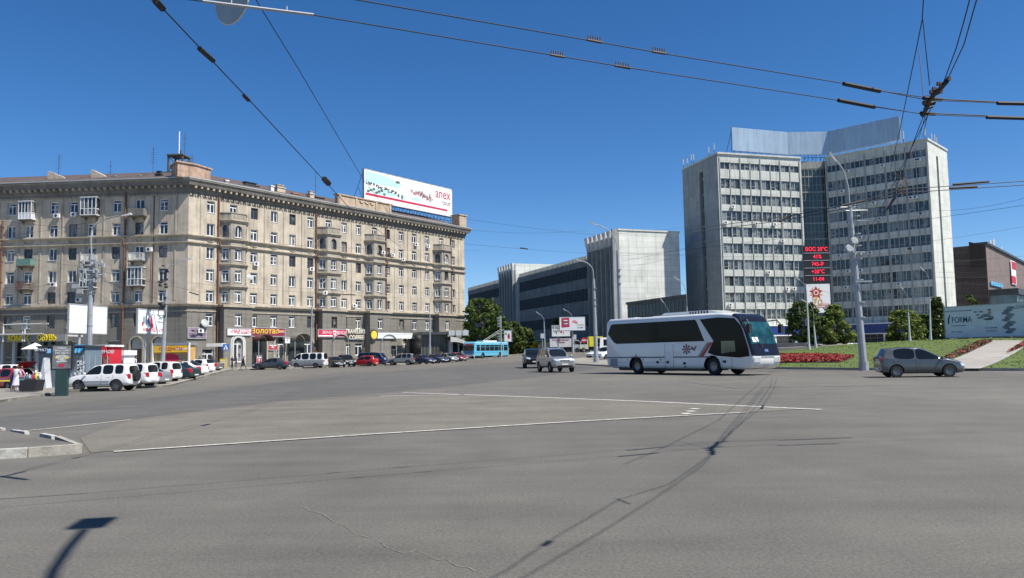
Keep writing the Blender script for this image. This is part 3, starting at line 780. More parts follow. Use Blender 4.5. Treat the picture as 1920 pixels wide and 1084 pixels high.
# left-face balconies
def balcony(x, z, kind, w=2.3, d=1.0):
    b = MB(FL); b.box(x - w / 2, x + w / 2, -d, .0, z - .18, z); b.box(x - w / 2 - .05, x + w / 2 + .05, -d - .05, 0, z - .08, z - .02)
    for s in (-.8, .8): b.add([(x + s - .06, 0, z - .2), (x + s + .06, 0, z - .2), (x + s + .06, -.7, z - .2), (x + s - .06, -.7, z - .2), (x + s - .06, 0, z - .7), (x + s + .06, 0, z - .7)], [(0, 1, 2, 3), (4, 5, 1, 0), (4, 3, 2, 5), (0, 3, 4), (1, 5, 2)])
    o = obj('balcony', b, M_COR, APT)
    r = MB(FL)
    if kind == 'glazed':
        h = 2.5
        fr = MB(FL)
        for zz in (0, .9, h): fr.box(x - w / 2, x + w / 2, -d - .02, -d + .05, z + zz, z + zz + .09); [fr.box(x + s * w / 2 - .04, x + s * w / 2 + .04, -d, 0, z + zz, z + zz + .09) for s in (-1, 1)]
        for k in range(5): fr.box(x - w / 2 + k * w / 4 - .04, x - w / 2 + k * w / 4 + .04, -d - .03, -d + .04, z, z + h)
        obj('glazing_frame', fr, M_WFR, o)
        g = MB(FL); g.box(x - w / 2 + .03, x + w / 2 - .03, -d + .01, -.02, z + .95, z + h - .02); obj('glazing', g, M_PANE, o)
        p = MB(FL); p.box(x - w / 2 + .02, x + w / 2 - .02, -d, -.02, z + .03, z + .9); obj('panel', p, mat('balcony_panel_white', (.62, .62, .66), rough=.6) if x < LL - 20 else M_PANE, o)
        rf = MB(FL); rf.box(x - w / 2 - .1, x + w / 2 + .1, -d - .12, 0, z + h + .09, z + h + .16); obj('canopy', rf, M_WFR, o)
    elif kind == 'rail':
        for k in range(12): xx = x - w / 2 + .03 + k * (w - .06) / 11; r.box(xx - .02, xx + .02, -d, -d + .04, z, z + 1.0)
        for s in (-1, 1):
            for k in range(5): r.box(x + s * (w / 2 - .02) - .02, x + s * (w / 2 - .02) + .02, -d + k * .2, -d + k * .2 + .04, z, z + 1.0)
        r.box(x - w / 2, x + w / 2, -d - .02, -d + .06, z + 1.0, z + 1.07)
        obj('railing', r, M_PIPE if x < LL - 20 and z < 13 else M_WFR if z < 17 else M_PIPE, o)
    elif kind == 'green':
        r.box(x - w / 2, x + w / 2, -d - .02, -d + .03, z + .05, z + .95); r.box(x - w / 2, x - w / 2 + .04, -d, 0, z + .05, z + .95); r.box(x + w / 2 - .04, x + w / 2, -d, 0, z + .05, z + .95)
        obj('railing', r, mat('green_rail', (.12, .22, .19), rough=.6, var=.4, scale=6), o)
    elif kind == 'solid':
        r.box(x - w / 2, x + w / 2, -d - .02, -d + .08, z, z + .95); r.box(x - w / 2, x - w / 2 + .08, -d + .08, 0, z, z + .95); r.box(x + w / 2 - .08, x + w / 2, -d + .08, 0, z, z + .95)
        obj('parapet', r, M_COR, o)
balcony(LL - 23.96, 22.0, 'glazed', 1.9); balcony(LL - 14.43, 22.3, 'glazed', 2.3)
balcony(LL - 7.3, 22.1, 'solid', 2.3); balcony(LL - 23.96, 15.3, 'green', 2.1); balcony(LL - 23.96, 11.9, 'rail', 2.1)
balcony(LL - 7.3, 15.6, 'rail', 2.1); balcony(LL - 7.3, 12.0, 'glazed', 2.1); balcony(LL - 14.43, 15.6, 'rail', 2.0); balcony(LL - 14.43, 11.9, 'glazed', 1.9)
# air conditioners
for F, x, z in [(FL, LL - 19.6, 22.2), (FL, LL - 17.0, 22.3), (FL, LL - 19.8, 12.2), (FL, LL - 15.9, 9.9), (FL, LL - 5.6, 16.9), (FR, 11.2, 15.6), (FR, 21.9, 15.6), (FR, 23.6, 11.7), (FR, 36.9, 19.6), (FR, 43.3, 19), (FR, 40.6, 19.6), (FR, 46.9, 22.2), (FR, 50.2, 22.2), (FR, 31.2, 9.9), (FR, 2.0, 5.2)]:
    a = MB(F); y = -.02 if True else 0
    yy = 0 if F is FL or not any(p <= x <= q for p, q in Bc) else -1.3
    a.box(x - .42, x + .42, yy - .42, yy - .1, z, z + .58); a.box(x - .3, x - .24, yy - .35, yy, z - .08, z); a.box(x + .24, x + .3, yy - .35, yy, z - .08, z)
    o = obj('air_conditioner', a, M_WHITE, APT)
    g = MB(F @ Matrix.Translation((x - .08, yy - .425, z + .29)) @ Matrix.Rotation(R(90), 4, 'X')); g.cyl((0, 0), .22, -.002, .01, 14); obj('fan_grille', g, M_MET, o)
# satellite dishes on the wall
for x, z, r_ in ((9.2, 13.6, .5), (2.55, 6.6, .6)):
    d = MB(FR @ Matrix.Translation((x, -1.55 if x > 5 else -.5, z)) @ Matrix.Rotation(R(70), 4, 'X'))
    d.cyl((0, 0), r_, -.02, .06, 16, r_ * .6); d.tube([(0, 0, 0), (0, -.3, -.4)], .03, 5)
    obj('satellite_dish', d, M_GREY, APT)
# antennas, corner mast cabin
def antenna(F, x, y, z, h, bars):
    a = MB(F); a.tube([(x, y, z), (x, y, z + h)], .035, 5)
    for i in range(bars): zz = z + h * (.5 + .48 * i / bars); w = .5 - .03 * i; a.tube([(x - w, y, zz), (x + w, y, zz + .04)], .018, 4)
    obj('antenna', a, M_MET, roof)
antenna(FL, LL - 22.1, 3.5, 28.2, 4.4, 6); antenna(FL, LL - 15.5, 6, 28.4, 3.6, 2); antenna(FL, LL - 8.2, 5, 28.8, 4.8, 6); antenna(FR, 1.4, 1.6, 29.4, 2.0, 3); antenna(FR, 26.2, 4, 28.6, 5.2, 2)
m_ = MB(FL); x, y = LL - 5.2, 7.0
m_.box(x - 1.2, x + 1.2, y - 1.2, y + 1.2, 29.2, 30.0)
for sx in (-1.1, 1.1):
    for sy in (-1.1, 1.1): m_.box(x + sx - .12, x + sx + .12, y + sy - .12, y + sy + .12, 30.0, 32.4)
m_.box(x - 1.3, x + 1.3, y - 1.3, y + 1.3, 32.4, 32.6)
for s in (-1.1, 1.1): m_.tube([(x - 1.1, y + s, 30.0), (x + 1.1, y + s, 32.3)], .07, 4); m_.tube([(x + 1.1, y + s, 30.0), (x - 1.1, y + s, 32.3)], .07, 4); m_.tube([(x + s, y - 1.1, 30.0), (x + s, y + 1.1, 32.3)], .07, 4)
mast = obj('rooftop_cabin', m_, mat('weathered_wood', (.09, .095, .085), rough=.8, var=.4, scale=3), roof)
antenna(FL, x + .9, y, 32.6, 3.6, 2)
w_ = MB(FL); w_.tube([(x, y, 32.6), (x, y, 36.4)], .09, 6); obj('mast_pole', w_, M_WHITE, roof)
v_ = MB(FL); v_.cyl((x + .4, y - .3), .12, 32.6, 33.4); obj('roof_vent', v_, M_MET, roof)
# ================================================================= DEPARTMENT STORE (centre, long fluted front and white slab end)
M_GWH = panel_mat('white_slabs', (0.66, 0.67, 0.62), 0.62, 6.4, 1.2, 0.035, var=0.14, streak=0.22)
M_GFL = panel_mat('fluted_concrete', (0.28, 0.31, 0.31), 0.7, 1.25, 3.6, 0.05, var=0.15, streak=0.35)
M_FIN = mat('fin_concrete', (0.29, 0.31, 0.305), rough=.85, var=.15, scale=.6, streak=.35)
M_FINW = mat('fin_white', (0.66, 0.66, 0.62), rough=.8, var=.1, scale=.6, streak=.2)
M_BGL = glass_mat('band_glass', (0.012, 0.028, 0.045), rough=.2, spec=.2)
S0 = at_y(1157, 500, 159); S0.z = 0
ug = Vector((-.358, .934)).normalized(); ud = Vector((.934, .358)).normalized()
ST = thing('department_store', 'long grey fluted concrete department store with dark window bands and a blank white slab end', 'building', (S0.x, S0.y, 0))
def sbox(mb, a, b, c, d, z0, z1): return mb.box(a, b, c, d, z0, z1)
# local frame: x along the white end (ud), y along the long front going away (ug)
FS = Matrix(((ud.x, ug.x, 0, 0), (ud.y, ug.y, 0, 0), (0, 0, 1, 0), (0, 0, 0, 1)))
w = MB(FS); w.box(0.6, 15.0, 0, 12.6, 9.6, 26.2); w.box(0.3, 15.2, -.15, 12.6, 26.2, 26.5); obj('white_slab_block', w, M_GWH, ST)
w = MB(FS); w.box(1.2, 14.6, .4, 12.6, -.5, 9.6); w.box(.7, 2.9, -.1, .4, -.5, 9.6); obj('lower_wall', w, M_GWH, ST)
w = MB(FS); w.box(.5, 14.9, .05, .3, 9.1, 9.6); obj('ledge', w, M_FINW, ST)
# near fluted block: deep fins with slanted white tops
w = MB(FS); w.box(.5, .62, .2, 12.6, 2, 26.0); obj('fluted_wall', w, M_GFL, ST)
f = MB(FS); ft = MB(FS)
for i in range(6):
    y = 1.2 + i * 2.05
    f.add([(-.9, y, 3.2), (.5, y, 3.2), (.5, y + .28, 3.2), (-.9, y + .28, 3.2), (-.9, y, 23), (.5, y, 23), (.5, y + .28, 23), (-.9, y + .28, 23)], [(0, 3, 2, 1), (4, 5, 6, 7), (0, 1, 5, 4), (1, 2, 6, 5), (2, 3, 7, 6), (3, 0, 4, 7)])
    # flared head: a white wedge folding outward
    ft.add([(-.9, y, 26.2), (.5, y, 26.2), (.5, y + 1.5, 26.2), (-.95, y + 1.5, 26.2), (.45, y + .1, 20.5), (.45, y + .3, 20.5), (-.95, y + .3, 23.0)],
           [(0, 1, 2, 3), (0, 4, 1), (0, 3, 6), (3, 2, 5), (0, 6, 4), (6, 3, 5), (4, 6, 5), (1, 4, 5, 2)])
f.box(-.9, .5, -.05, .5, 2.6, 26.4)
obj('fins', f, M_FIN, ST); obj('fin_heads', ft, M_FINW, ST)
# main long range
w = MB(FS); w.box(1.4, 16, 12.6, 58.0, -.5, 22.6); w.box(1.4, 16, 71, 104, -.5, 22.6); obj('wall', w, M_GFL, ST)
w = MB(FS); w.box(.4, 15, 58.2, 71, -.5, 25.9); obj('second_block', w, M_GWH, ST)
for (za, zb) in ((8.9, 10.2), (0, 0)): pass
M_MULL = mat('mullion_dark', (.10, .12, .13), rough=.6)
bands = ((17.9, 20.5), (12.9, 15.6), (7.2, 9.8))
for za, zb in bands:
    g = MB(FS); g.box(1.3, 1.45, 13.2, 57.4, za, zb); g.box(1.3, 1.45, 71.6, 103, za, zb); o = obj('window_band', g, M_BGL, ST)
    v = MB(FS)
    for i in range(62): y = 13.3 + i * .72; v.box(1.12, 1.32, y, y + .1, za, zb)
    for i in range(42): y = 71.6 + i * .76; v.box(1.12, 1.32, y, y + .1, za, zb)
    obj('mullions', v, M_MULL, o)
v = MB(FS)
for z0_, z1_ in ((20.5, 22.9), (15.6, 17.9), (9.8, 12.9), (4.4, 7.2)):
    for i in range(58): y = 13.0 + i * .77; v.box(1.02 if z0_ > 16 else 1.15, 1.42, y, y + .3, z0_, z1_)
    for i in range(42): y = 71.2 + i * .77; v.box(1.02, 1.42, y, y + .3, z0_, z1_)
obj('ribs', v, M_GFL, ST)
v = MB(FS); vh = MB(FS)
for i in range(6):
    y = 58.4 + i * 2.1; v.box(-.5, .4, y, y + .3, 3, 24)
    vh.add([(-.5, y, 26), (.4, y, 26), (.4, y + 1.5, 26), (-.5, y + 1.5, 26), (.3, y + .1, 21), (.3, y + .3, 21), (-.5, y + .3, 22)], [(0, 1, 2, 3), (0, 4, 1), (0, 3, 6), (3, 2, 5), (0, 6, 4), (6, 3, 5), (4, 6, 5), (1, 4, 5, 2)])
for i in range(16): y = 58.4 + i * .8; v.box(.1, .41, y, y + .3, 3, 23)
obj('fins', v, M_FIN, ST); obj('fin_heads', vh, M_FINW, ST)
# dark street floor and canopy
w = MB(FS); w.box(1.2, 1.4, 13, 57, .5, 4.2); obj('street_glazing', w, M_BGL, ST)
w = MB(FS); w.box(-1.8, 1.4, 12.6, 57.5, 4.25, 4.5); obj('canopy', w, M_FIN, ST)
c = MB(FS @ Matrix.Translation((-1.95, 47.5, 6.3)) @ Matrix.Rotation(R(90), 4, 'Y')); c.cyl((0, 0), 1.15, 0, .3, 24)
tag(obj('round_sign', MB(Matrix.Translation((S0.x, S0.y, 0))), None), None) if False else None
o = obj('round_sign', c, M_GREY); o.location = (S0.x, S0.y, 0); tag(o, 'pale round disc sign mounted on the front of the long fluted building above its canopy', 'sign')
rg = MB(FS @ Matrix.Translation((-1.98, 47.5, 6.3)) @ Matrix.Rotation(R(90), 4, 'Y')); rg.cyl((0, 0), .8, -.02, .02, 24); obj('disc_face', rg, M_WHITE, o)
# dark low wing running from the store to the tower
M_WING = panel_mat('dark_wing', (0.12, 0.13, 0.13), 0.7, 1.2, 3.2, 0.05, streak=.2)
A_ = at_y(1177, 600, 152); B_ = at_y(1290, 580, 132)
d_ = Vector((B_.x - A_.x, B_.y - A_.y)); Lw = d_.length
FW = frame((0, 0, 0), d_)
WG = thing('low_wing', 'low dark glazed link building between the white slab block and the tower', 'building', (A_.x, A_.y, 0))
zt = at_y(1177, 567, 152).z
mb = MB(FW); mb.prism([(0, 0), (Lw, 0), (2, 9), (0, 9)], 0, zt - .45); obj('wall', mb, M_WING, WG)
mb = MB(FW); mb.prism([(-.2, -.25), (Lw + .1, -.25), (2, 9.2), (-.2, 9.2)], zt - .45, zt); obj('roof_edge', mb, M_MET, WG)
mb = MB(FW); mb.box(.6, Lw - .2, -.06, .0, zt - 3.0, zt - .9); mb.box(.6, Lw - .2, -.06, 0, 2, zt - 3.8); p = obj('window_band', mb, M_BGL, WG)
mb = MB(FW); n_ = int(Lw / 1.2)
for i in range(n_): mb.box(.6 + i * Lw / n_, .7 + i * Lw / n_, -.14, -.062, 2, zt - .9)
obj('mullions', mb, M_FIN, p)
# ================================================================= OFFICE TOWER (right)
M_TWH = panel_mat('tower_white', (0.57, 0.59, 0.55), 0.72, 2.3, 3.35, 0.05, var=.1, streak=.3)
M_TEN = panel_mat('tower_end_shaded', (0.30, 0.325, 0.32), 0.72, 3.0, 1.65, 0.04, var=.14, streak=.3)  # end slabs with the left end's shade put into the colour
M_TCO = mat('tower_core', (.30, .31, .29), rough=.8, var=.2, streak=.3)
M_RIB = mat('tower_ribs', (0.33, 0.34, 0.32), rough=.7, var=.15, scale=1)
M_TFR = mat('sash_white', (0.50, 0.51, 0.48), rough=.6, var=.1)
M_TPN = pane_mat('tower_pane', (0.034, 0.046, 0.052), (0.20, 0.215, 0.205), 0.80, 1.1)
M_FLOOR = 3.355
TA = at_y(1350, 430, 158); TC = at_y(1748, 420, 150)
a1, a2 = R(16), R(136)
u1 = Vector((math.cos(a1), math.sin(a1))); u2 = Vector((math.cos(a2), math.sin(a2)))
TW = thing('office_tower', 'tall y-shaped concrete office tower with white spandrels, window rows and two angled wings', 'building', (TA.x, TA.y, 0))
F1 = frame((0, 0, 0), u1)                               # left wing front, x 0..20
rel = Vector((TC.x - TA.x, TC.y - TA.y))
F2 = frame((rel.x + u2.x * 20.1, rel.y + u2.y * 20.1, 0), -u2)   # right wing front, x 0..20.1 towards the near corner
LW_ = 19.9; TOP = 41.45
# sill/lintel heights: ten rows, last row top 12.9 -> one more below
tops = [39.8 - i * M_FLOOR for i in range(11)]
def wing(F, L, dep, units, gaps, right):
    holes = []; x = gaps; uw = (L - 2 * gaps) / units
    for i, zt in enumerate(tops):
        h = 1.45 if i == 0 else 2.1
        for k in range(units): holes.append((x + k * uw + .12, x + (k + 1) * uw - .12, zt - h, zt))
    w = MB(F); facade(w, 0, L, 2.0, TOP, holes, depth=.3)
    w.quad((0, dep, 2), (L, dep, 2), (L, dep, TOP), (0, dep, TOP)); w.quad((0, .02, TOP - .02), (L, .02, TOP - .02), (L, dep, TOP - .02), (0, dep, TOP - .02))
    obj('wall', w, M_TWH, TW)
    for (a, b, c, d) in holes:
        n = 4; f = MB(); W_, H_ = b - a, d - c; key = (round(W_, 2), round(H_, 2))
        if key not in WLIB:
            f.box(0, W_, 0, .07, 0, .07); f.box(0, W_, 0, .07, H_ - .07, H_)
            for j in range(n + 1): xx = W_ * j / n; f.box(xx - .04, xx + .04, -.01, .08, .07, H_ - .07)
            if H_ > 1.6:
                for j in (0, 2) if n == 4 else (): f.box(W_ * j / n, W_ * (j + 1) / n, .0, .06, H_ * .3, H_ * .3 + .05)
            p = MB()
            for j in range(n):
                o_ = .02 * ((j * 7) % 3); p.box(W_ * j / n + .04, W_ * (j + 1) / n - .04, .05 + o_, .06 + o_, .05, H_ - .05)
            WLIB[key] = (mesh_of('window', f, M_TFR), mesh_of('pane', p, M_TPN))
        fa, pa_ = WLIB[key]
        o = bpy.data.objects.new('window', fa); COL.objects.link(o); o.parent = TW; o.matrix_local = F @ Matrix.Translation((a, .16, c))
        q = bpy.data.objects.new('pane', pa_); COL.objects.link(q); q.parent = o
    r = MB(F)
    for k in range(units + 1): xx = x + k * uw; r.box(xx - .1, xx + .1, -.14, .02, 2.0, TOP - .6)
    for k in range(units): xx = x + (k + .5) * uw; r.box(xx - .05, xx + .05, -.12, -.002, 2.0, TOP - 1.4)
    obj('ribs', r, M_RIB, TW)
    return uw
wing(F1, LW_, 14.8, 4, .45, False)
wing(F2, 20.1, 12.8, 5, .3, True)
# parapets
pr = MB(F1); pr.box(-.1, LW_, -.25, .5, TOP, TOP + .35); pr.M = F2; pr.box(0, 20.3, -.25, .5, TOP, TOP + .35); pr.box(19.9, 20.3, .5, 12.8, TOP, TOP + .35); pr.M = F1; pr.box(-.15, .3, .5, 14.8, TOP, TOP + .35)
obj('parapet', pr, M_TWH, TW)
# ends with the long dark slot
def endwall(M, L, slot):
    w = MB(M); a, b = slot
    w.quad((0, 0, 1), (a, 0, 1), (a, 0, TOP), (0, 0, TOP)); w.quad((b, 0, 1), (L, 0, 1), (L, 0, TOP), (b, 0, TOP))
    w.quad((a, 0, 39.2), (b, 0, 39.2), (b, 0, TOP), (a, 0, TOP)); w.quad((a, 0, 1), (b, 0, 1), (b, 0, 3), (a, 0, 3))
    w.quad((a, 0, 3), (a, .8, 3), (a, .8, 39.2), (a, 0, 39.2)); w.quad((b, 0, 3), (b, 0, 39.2), (b, .8, 39.2), (b, .8, 3)); w.quad((a, 0, 39.2), (a, .8, 39.2), (b, .8, 39.2), (b, 0, 39.2))
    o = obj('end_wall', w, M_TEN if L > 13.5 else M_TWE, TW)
    g = MB(M); g.box(a, b, .8, .85, 3, 39.2); s = obj('slot_glazing', g, M_BGL, o)
    q = MB(M)
    for i in range(11): z = 4 + i * M_FLOOR; q.box(a, b, .7, .8, z, z + .5)
    obj('slot_panels', q, M_RIB, s)
M_TWE = panel_mat('tower_end_sunlit', (0.60, 0.61, 0.56), 0.72, 3.0, 1.65, 0.04, var=.1, streak=.2)  # same end slabs in a lighter colour, for the sunlit right end
ne1 = Vector((-u1.y, u1.x))
p_ = ne1 * 14.8
endwall(frame((p_.x, p_.y, 0), -ne1), 14.8, (7.3, 8.9))
nd2 = Vector((u2.y, -u2.x))   # direction into building from the right wing's near corner
endwall(frame((rel.x, rel.y, 0), nd2), 12.8, (5.1, 6.4))
# recessed glazed stair core between wings
cA = u1 * LW_ + ne1 * 1.6; cB = Vector((rel.x, rel.y)) + u2 * 20.1 + nd2 * 1.2
dc = cB - cA; Lc_ = dc.length; FC = frame((cA.x, cA.y, 0), dc)
w = MB(FC); w.box(-1, Lc_ + 1, .1, 10, 2, TOP - .3); w.box(-1, Lc_ + 1, -.1, .2, 39.6, TOP - .3); obj('core_wall', w, M_TCO, TW)
g = MB(FC); g.box(0, Lc_, 0, .08, 4, 39.6); core = obj('core_glazing', g, glass_mat('core_glass', (.045, .07, .06), rough=.15), TW)
f = MB(FC)
for i in range(9): x = Lc_ * i / 8; f.box(x - .05, x + .05, -.08, .0, 4, 39.6)
for i in range(11): z = 4.2 + i * M_FLOOR; f.box(0, Lc_, -.1, .0, z, z + .25); f.box(0, Lc_, -.06, 0, z + 1.6, z + 1.68)
obj('core_frame', f, M_TCO, core)
# far wing behind
w = MB(FC); w.box(Lc_ / 2 - 6, Lc_ / 2 + 6, 8, 30, 2, TOP - .5); obj('rear_wing', w, M_TEN, TW)
# blue entrance fascias
M_BLUE = mat('blue_fascia', (0.015, 0.045, 0.20), rough=.4, var=.1)
for F, L in ((F1, LW_), (F2, 20.1)):
    b = MB(F); b.box(0, L - 1, -1.8, .0, 4.2, 6.0); e_ = obj('fascia', b, M_BLUE, TW)
    b = MB(F); b.box(0, L - 1, -1.9, 0, 6.0, 6.2); b.box(0, L - 1, -1.85, 0, 4.0, 4.19); obj('fascia_trim', b, M_WHITE, e_)
    g = MB(F); g.box(0, L, -.35, -.25, 1.9, 4.0); obj('entrance_glazing', g, M_SHOP, TW)
    c = MB(F); [c.box(x, x + .5, -1.6, -1.1, 1.8, 4.0) for x in (.5, 5.5, 10.5, 15.5, L - 1)]; obj('columns', c, M_WHITE, TW)
    q = MB(F)
    for i in range(14): q.box(.5 + i * 1.4, .58 + i * 1.4, -.42, -.36, 1.9, 4.0)
    q.box(.5, L, -.42, -.36, 3.2, 3.28); obj('entrance_frame', q, M_RIB, TW)
# air conditioners
random.seed(5)
acm = None
for F, L, n in ((F1, 20, 9), (F2, 20, 24)):
    for i in range(n):
        r_ = random.randrange(0, 9); x = random.uniform(1, L - 1); z = tops[r_] - 2.1 - .75
        if r_ == 0: z += .6
        if acm is None:
            a = MB(); a.box(-.42, .42, -.48, -.14, 0, .6); acm = mesh_of('air_conditioner', a, M_WHITE)
            g = MB(Matrix.Translation((-.08, -.485, .3)) @ Matrix.Rotation(R(90), 4, 'X')); g.cyl((0, 0), .22, -.002, .01, 14); acg = mesh_of('fan_grille', g, M_MET)
        o = bpy.data.objects.new('air_conditioner', acm); COL.objects.link(o); o.parent = TW; o.matrix_local = F @ Matrix.Translation((x, 0, z))
        q = bpy.data.objects.new('fan_grille', acg); COL.objects.link(q); q.parent = o
# rooftop hoarding: three blank steel panels on a lattice
M_STEEL = panel_mat('blank_steel', (0.44, 0.53, 0.60), 0.86, 1.25, 8, 0.04, var=.08, streak=.2, rough=.42)
M_STEEL.node_tree.nodes['Principled BSDF'].inputs['Metallic'].default_value = .55
h0, h1 = TOP + 1.4, TOP + 6.3
HB = thing('rooftop_hoarding', 'blank pale steel advertising hoarding in three angled panels on top of the office tower', 'hoarding', (TA.x, TA.y, 0))
qa = u1 * 4.6 + ne1 * 1.5; qb = u1 * 18.6 + ne1 * 2.2; qd = Vector((rel.x, rel.y)) + u2 * 5.3 + nd2 * 1.5; qc = Vector((rel.x, rel.y)) + u2 * 20.0 + nd2 * 2.0
for i, (p, q) in enumerate(((qa, qb), (qb, qc), (qc, qd))):
    L = (q - p).length; M = frame((p.x, p.y, 0), q - p)
    b = MB(M); b.box(.02, L - .02, 0, .12, h0, h1); pn = obj('panel', b, M_STEEL, HB)
    s = MB(M); n = max(2, int(L / 1.6))
    for k in range(n + 1):
        x = L * k / n; s.tube([(x, .3, TOP), (x, .3, h1)], .06, 4); s.tube([(x, .3, h1 - 1), (x, 3.0, TOP)], .06, 4)
        s.tube([(x, .3, TOP + .1), (min(L, x + .8), .3, h0)], .04, 4); s.tube([(x, -.2, h1 + .02), (x, -.2, h1 + .25)], .03, 4); s.tube([(x, .0, h0 - .1), (x, -.8, h0 - .3)], .03, 4)
    s.tube([(0, .3, TOP + .7), (L, .3, TOP + .7)], .05, 4); s.tube([(0, -.8, h0 - .3), (L, -.8, h0 - .3)], .05, 4)
    obj('lattice', s, M_MET if i < 2 else M_GREY, pn)
# cell antennas on the tower roof
g_ant = 'mobile antennas on the tower roof'
M_LAMPW = mat('antenna_pale', (.42, .44, .44), rough=.5)
def cell(F, x, y, h, lab):
    t = thing('cell_antenna', lab, 'antenna', TW.location + (F @ Vector((x, y, TOP + .3))), 0, g_ant)
    m = MB(); m.tube([(0, 0, 0), (0, 0, h)], .05, 5); obj('pole', m, M_MET, t)
    m = MB(); m.box(-.10, .10, -.18, -.06, h * .4, h); obj('panel', m, M_LAMPW, t)
LABC = 'slim white panel antenna on the tower roof, %s from the left'
ORD = ('first', 'second', 'third', 'fourth', 'fifth', 'sixth', 'seventh', 'eighth', 'ninth', 'tenth', 'eleventh')
na = 0
for x, y, h in ((-.0, 14.2, 2.0), (.1, 12.6, 1.8), (.1, 10.8, 2.3), (.1, 9.8, 2.1), (.2, 3.6, 2.0), (.2, 1.4, 2.2)): cell(F1, x, y, h, LABC % ORD[na]); na += 1
for x, y, h in ((15.5, 1, 2.6), (19.4, 1.2, 2.4), (19.5, 5, 2.0), (19.5, 7, 2.2), (19.5, 8.2, 1.8)): cell(F2, x, y, h, LABC % ORD[na]); na += 1
# cables hanging down the right wing
for x in (3.2, 7.8, 12.3, 17.3):
    c = MB(F2); c.tube([(x, -.35, TOP), (x + .1, -.35, 20), (x + .15, -.35, 8)], .03, 4); obj('hanging_cable', c, M_FINW, TW)
# ---- LED board and anniversary poster in front of the core
LED = thing('led_board', 'tall black display board with red glowing digits between the two tower wings', 'display board', (0, 0, 0))
pL = at_y(1508, 500, 146); pR = at_y(1556.5, 500, 146); zT = at_y(1508, 461, 146).z; zB = at_y(1510, 531, 146).z
wd = (pR - pL).length
ML = frame((0, 0, 0), pR - pL); LED.location = (pL.x, pL.y, 0)
b = MB(ML); b.box(0, wd, 0, .5, zB, zT); obj('cabinet', b, mat('led_black', (.012, .012, .014), rough=.5), LED)
M_LED = mat('led_red', (1.0, 0.02, 0.07), emit=.6, var=0)
rows = ['ВОС 20°C', '41%', '745-Р', '+20°C', '11-04']
hh = (zT - zB) / 5
for i, s in enumerate(rows):
    z = zT - hh * (i + .5)
    t = text_mb(s, hh * .72, ML @ Matrix.Translation((wd / 2 + (0.1 if i else 0), -.03, z)), depth=.02, bold=.02, sx=.92)
    r_ = obj('digits', t, M_LED, LED)
    if i: q = MB(ML); q.box(0, wd, -.06, 0, zT - hh * i - .05, zT - hh * i + .05); obj('divider', q, M_GREY, LED)
q = MB(ML)
for x in (.3, wd - .4): q.tube([(x, .3, 2), (x, .3, zB)], .14, 6)
obj('posts', q, M_GREY, LED)
PO = thing('anniversary_poster', 'white hanging poster with a red star order and golden 70 below the led board', 'poster', (0, 0, 0))
p0 = at_y(1513, 560, 145); p1 = at_y(1557, 560, 145); z1_ = at_y(1513, 533, 145).z; z0_ = at_y(1515, 587, 145).z; wp = (p1 - p0).length
PO.location = (p0.x, p0.y, 0); MP = frame((0, 0, 0), p1 - p0)
b = MB(MP); b.box(0, wp, 0, .08, z0_, z1_); obj('sheet', b, M_WHITE, PO)
def star(mb, cx, cz, r1, r2, n, y=-.02, rot=0):
    v = [(cx, y, cz)] + [(cx + (r1 if i % 2 == 0 else r2) * math.sin(math.pi * i / n + rot), y, cz + (r1 if i % 2 == 0 else r2) * math.cos(math.pi * i / n + rot)) for i in range(2 * n)]
    mb.add(v, [(0, 1 + i, 1 + (i + 1) % (2 * n)) for i in range(2 * n)])
M_ORD = mat('order_red', (.42, .03, .03), var=.1); M_GOLD = mat('poster_gold', (.62, .32, .08), var=.15)
s = MB(MP); star(s, wp * .4, z1_ - 1.7, 1.35, .7, 10, -.012); obj('star_rays', s, M_GOLD, PO)
s = MB(MP); star(s, wp * .4, z1_ - 1.6, 1.25, .62, 5, -.024); obj('star', s, M_ORD, PO)
s = MB(MP @ Matrix.Translation((wp * .4, -.03, z1_ - 1.6)) @ Matrix.Rotation(R(90), 4, 'X')); s.cyl((0, 0), .48, 0, .01, 18); obj('star_centre', s, M_WHITE, PO)
s = MB(MP @ Matrix.Translation((wp * .4, -.042, z1_ - 1.6)) @ Matrix.Rotation(R(90), 4, 'X')); s.cyl((0, 0), .3, 0, .01, 18); obj('star_core', s, M_ORD, PO)
obj('number', text_mb('70', 1.9, MP @ Matrix.Translation((wp * .45, -.02, z1_ - 3.5)), bold=.04), M_GOLD, PO)
for k in range(3): s = MB(MP); s.box(wp * (.35 if k else .5), wp * .92, -.012, 0, z0_ + 1.3 - k * .3 + .25, z0_ + 1.42 - k * .3 + .25); obj('caption_line', s, M_ORD, PO)
# ================================================================= BROWN BUILDING (far right)
M_BRN = mat('brown_cladding', (0.045, 0.032, 0.029), rough=.7, var=.15, streak=.2); M_PNK = panel_mat('pinkish_slabs', (0.20, 0.155, 0.14), .85, 3, 1.8, .03, streak=.2)
K0 = at_y(1852, 520, 170)
zc = at_y(1852, 458, 170).z
BB = thing('cinema_building', 'brown and pinkish slab building with raked roof edge behind the banner on the far right', 'building', (K0.x, K0.y, 0))
dk = Vector((.67, .742)); FK = frame((0, 0, 0), dk)
L2 = 26.0; pl_ = Vector((-dk.y, dk.x)) * L2; FK2 = frame((pl_.x, pl_.y, 0), -pl_)
b = MB(FK); b.add([(0, 0, 2), (60, 0, 2), (60, 0, zc - .9 * 0 - 1.5), (0, 0, zc), (0, 14, 2), (60, 14, 2), (60, 14, zc - 1.5), (0, 14, zc)], [(0, 1, 2, 3), (4, 7, 6, 5), (3, 2, 6, 7), (0, 3, 7, 4), (1, 5, 6, 2)])
obj('slab_wall', b, M_PNK, BB)
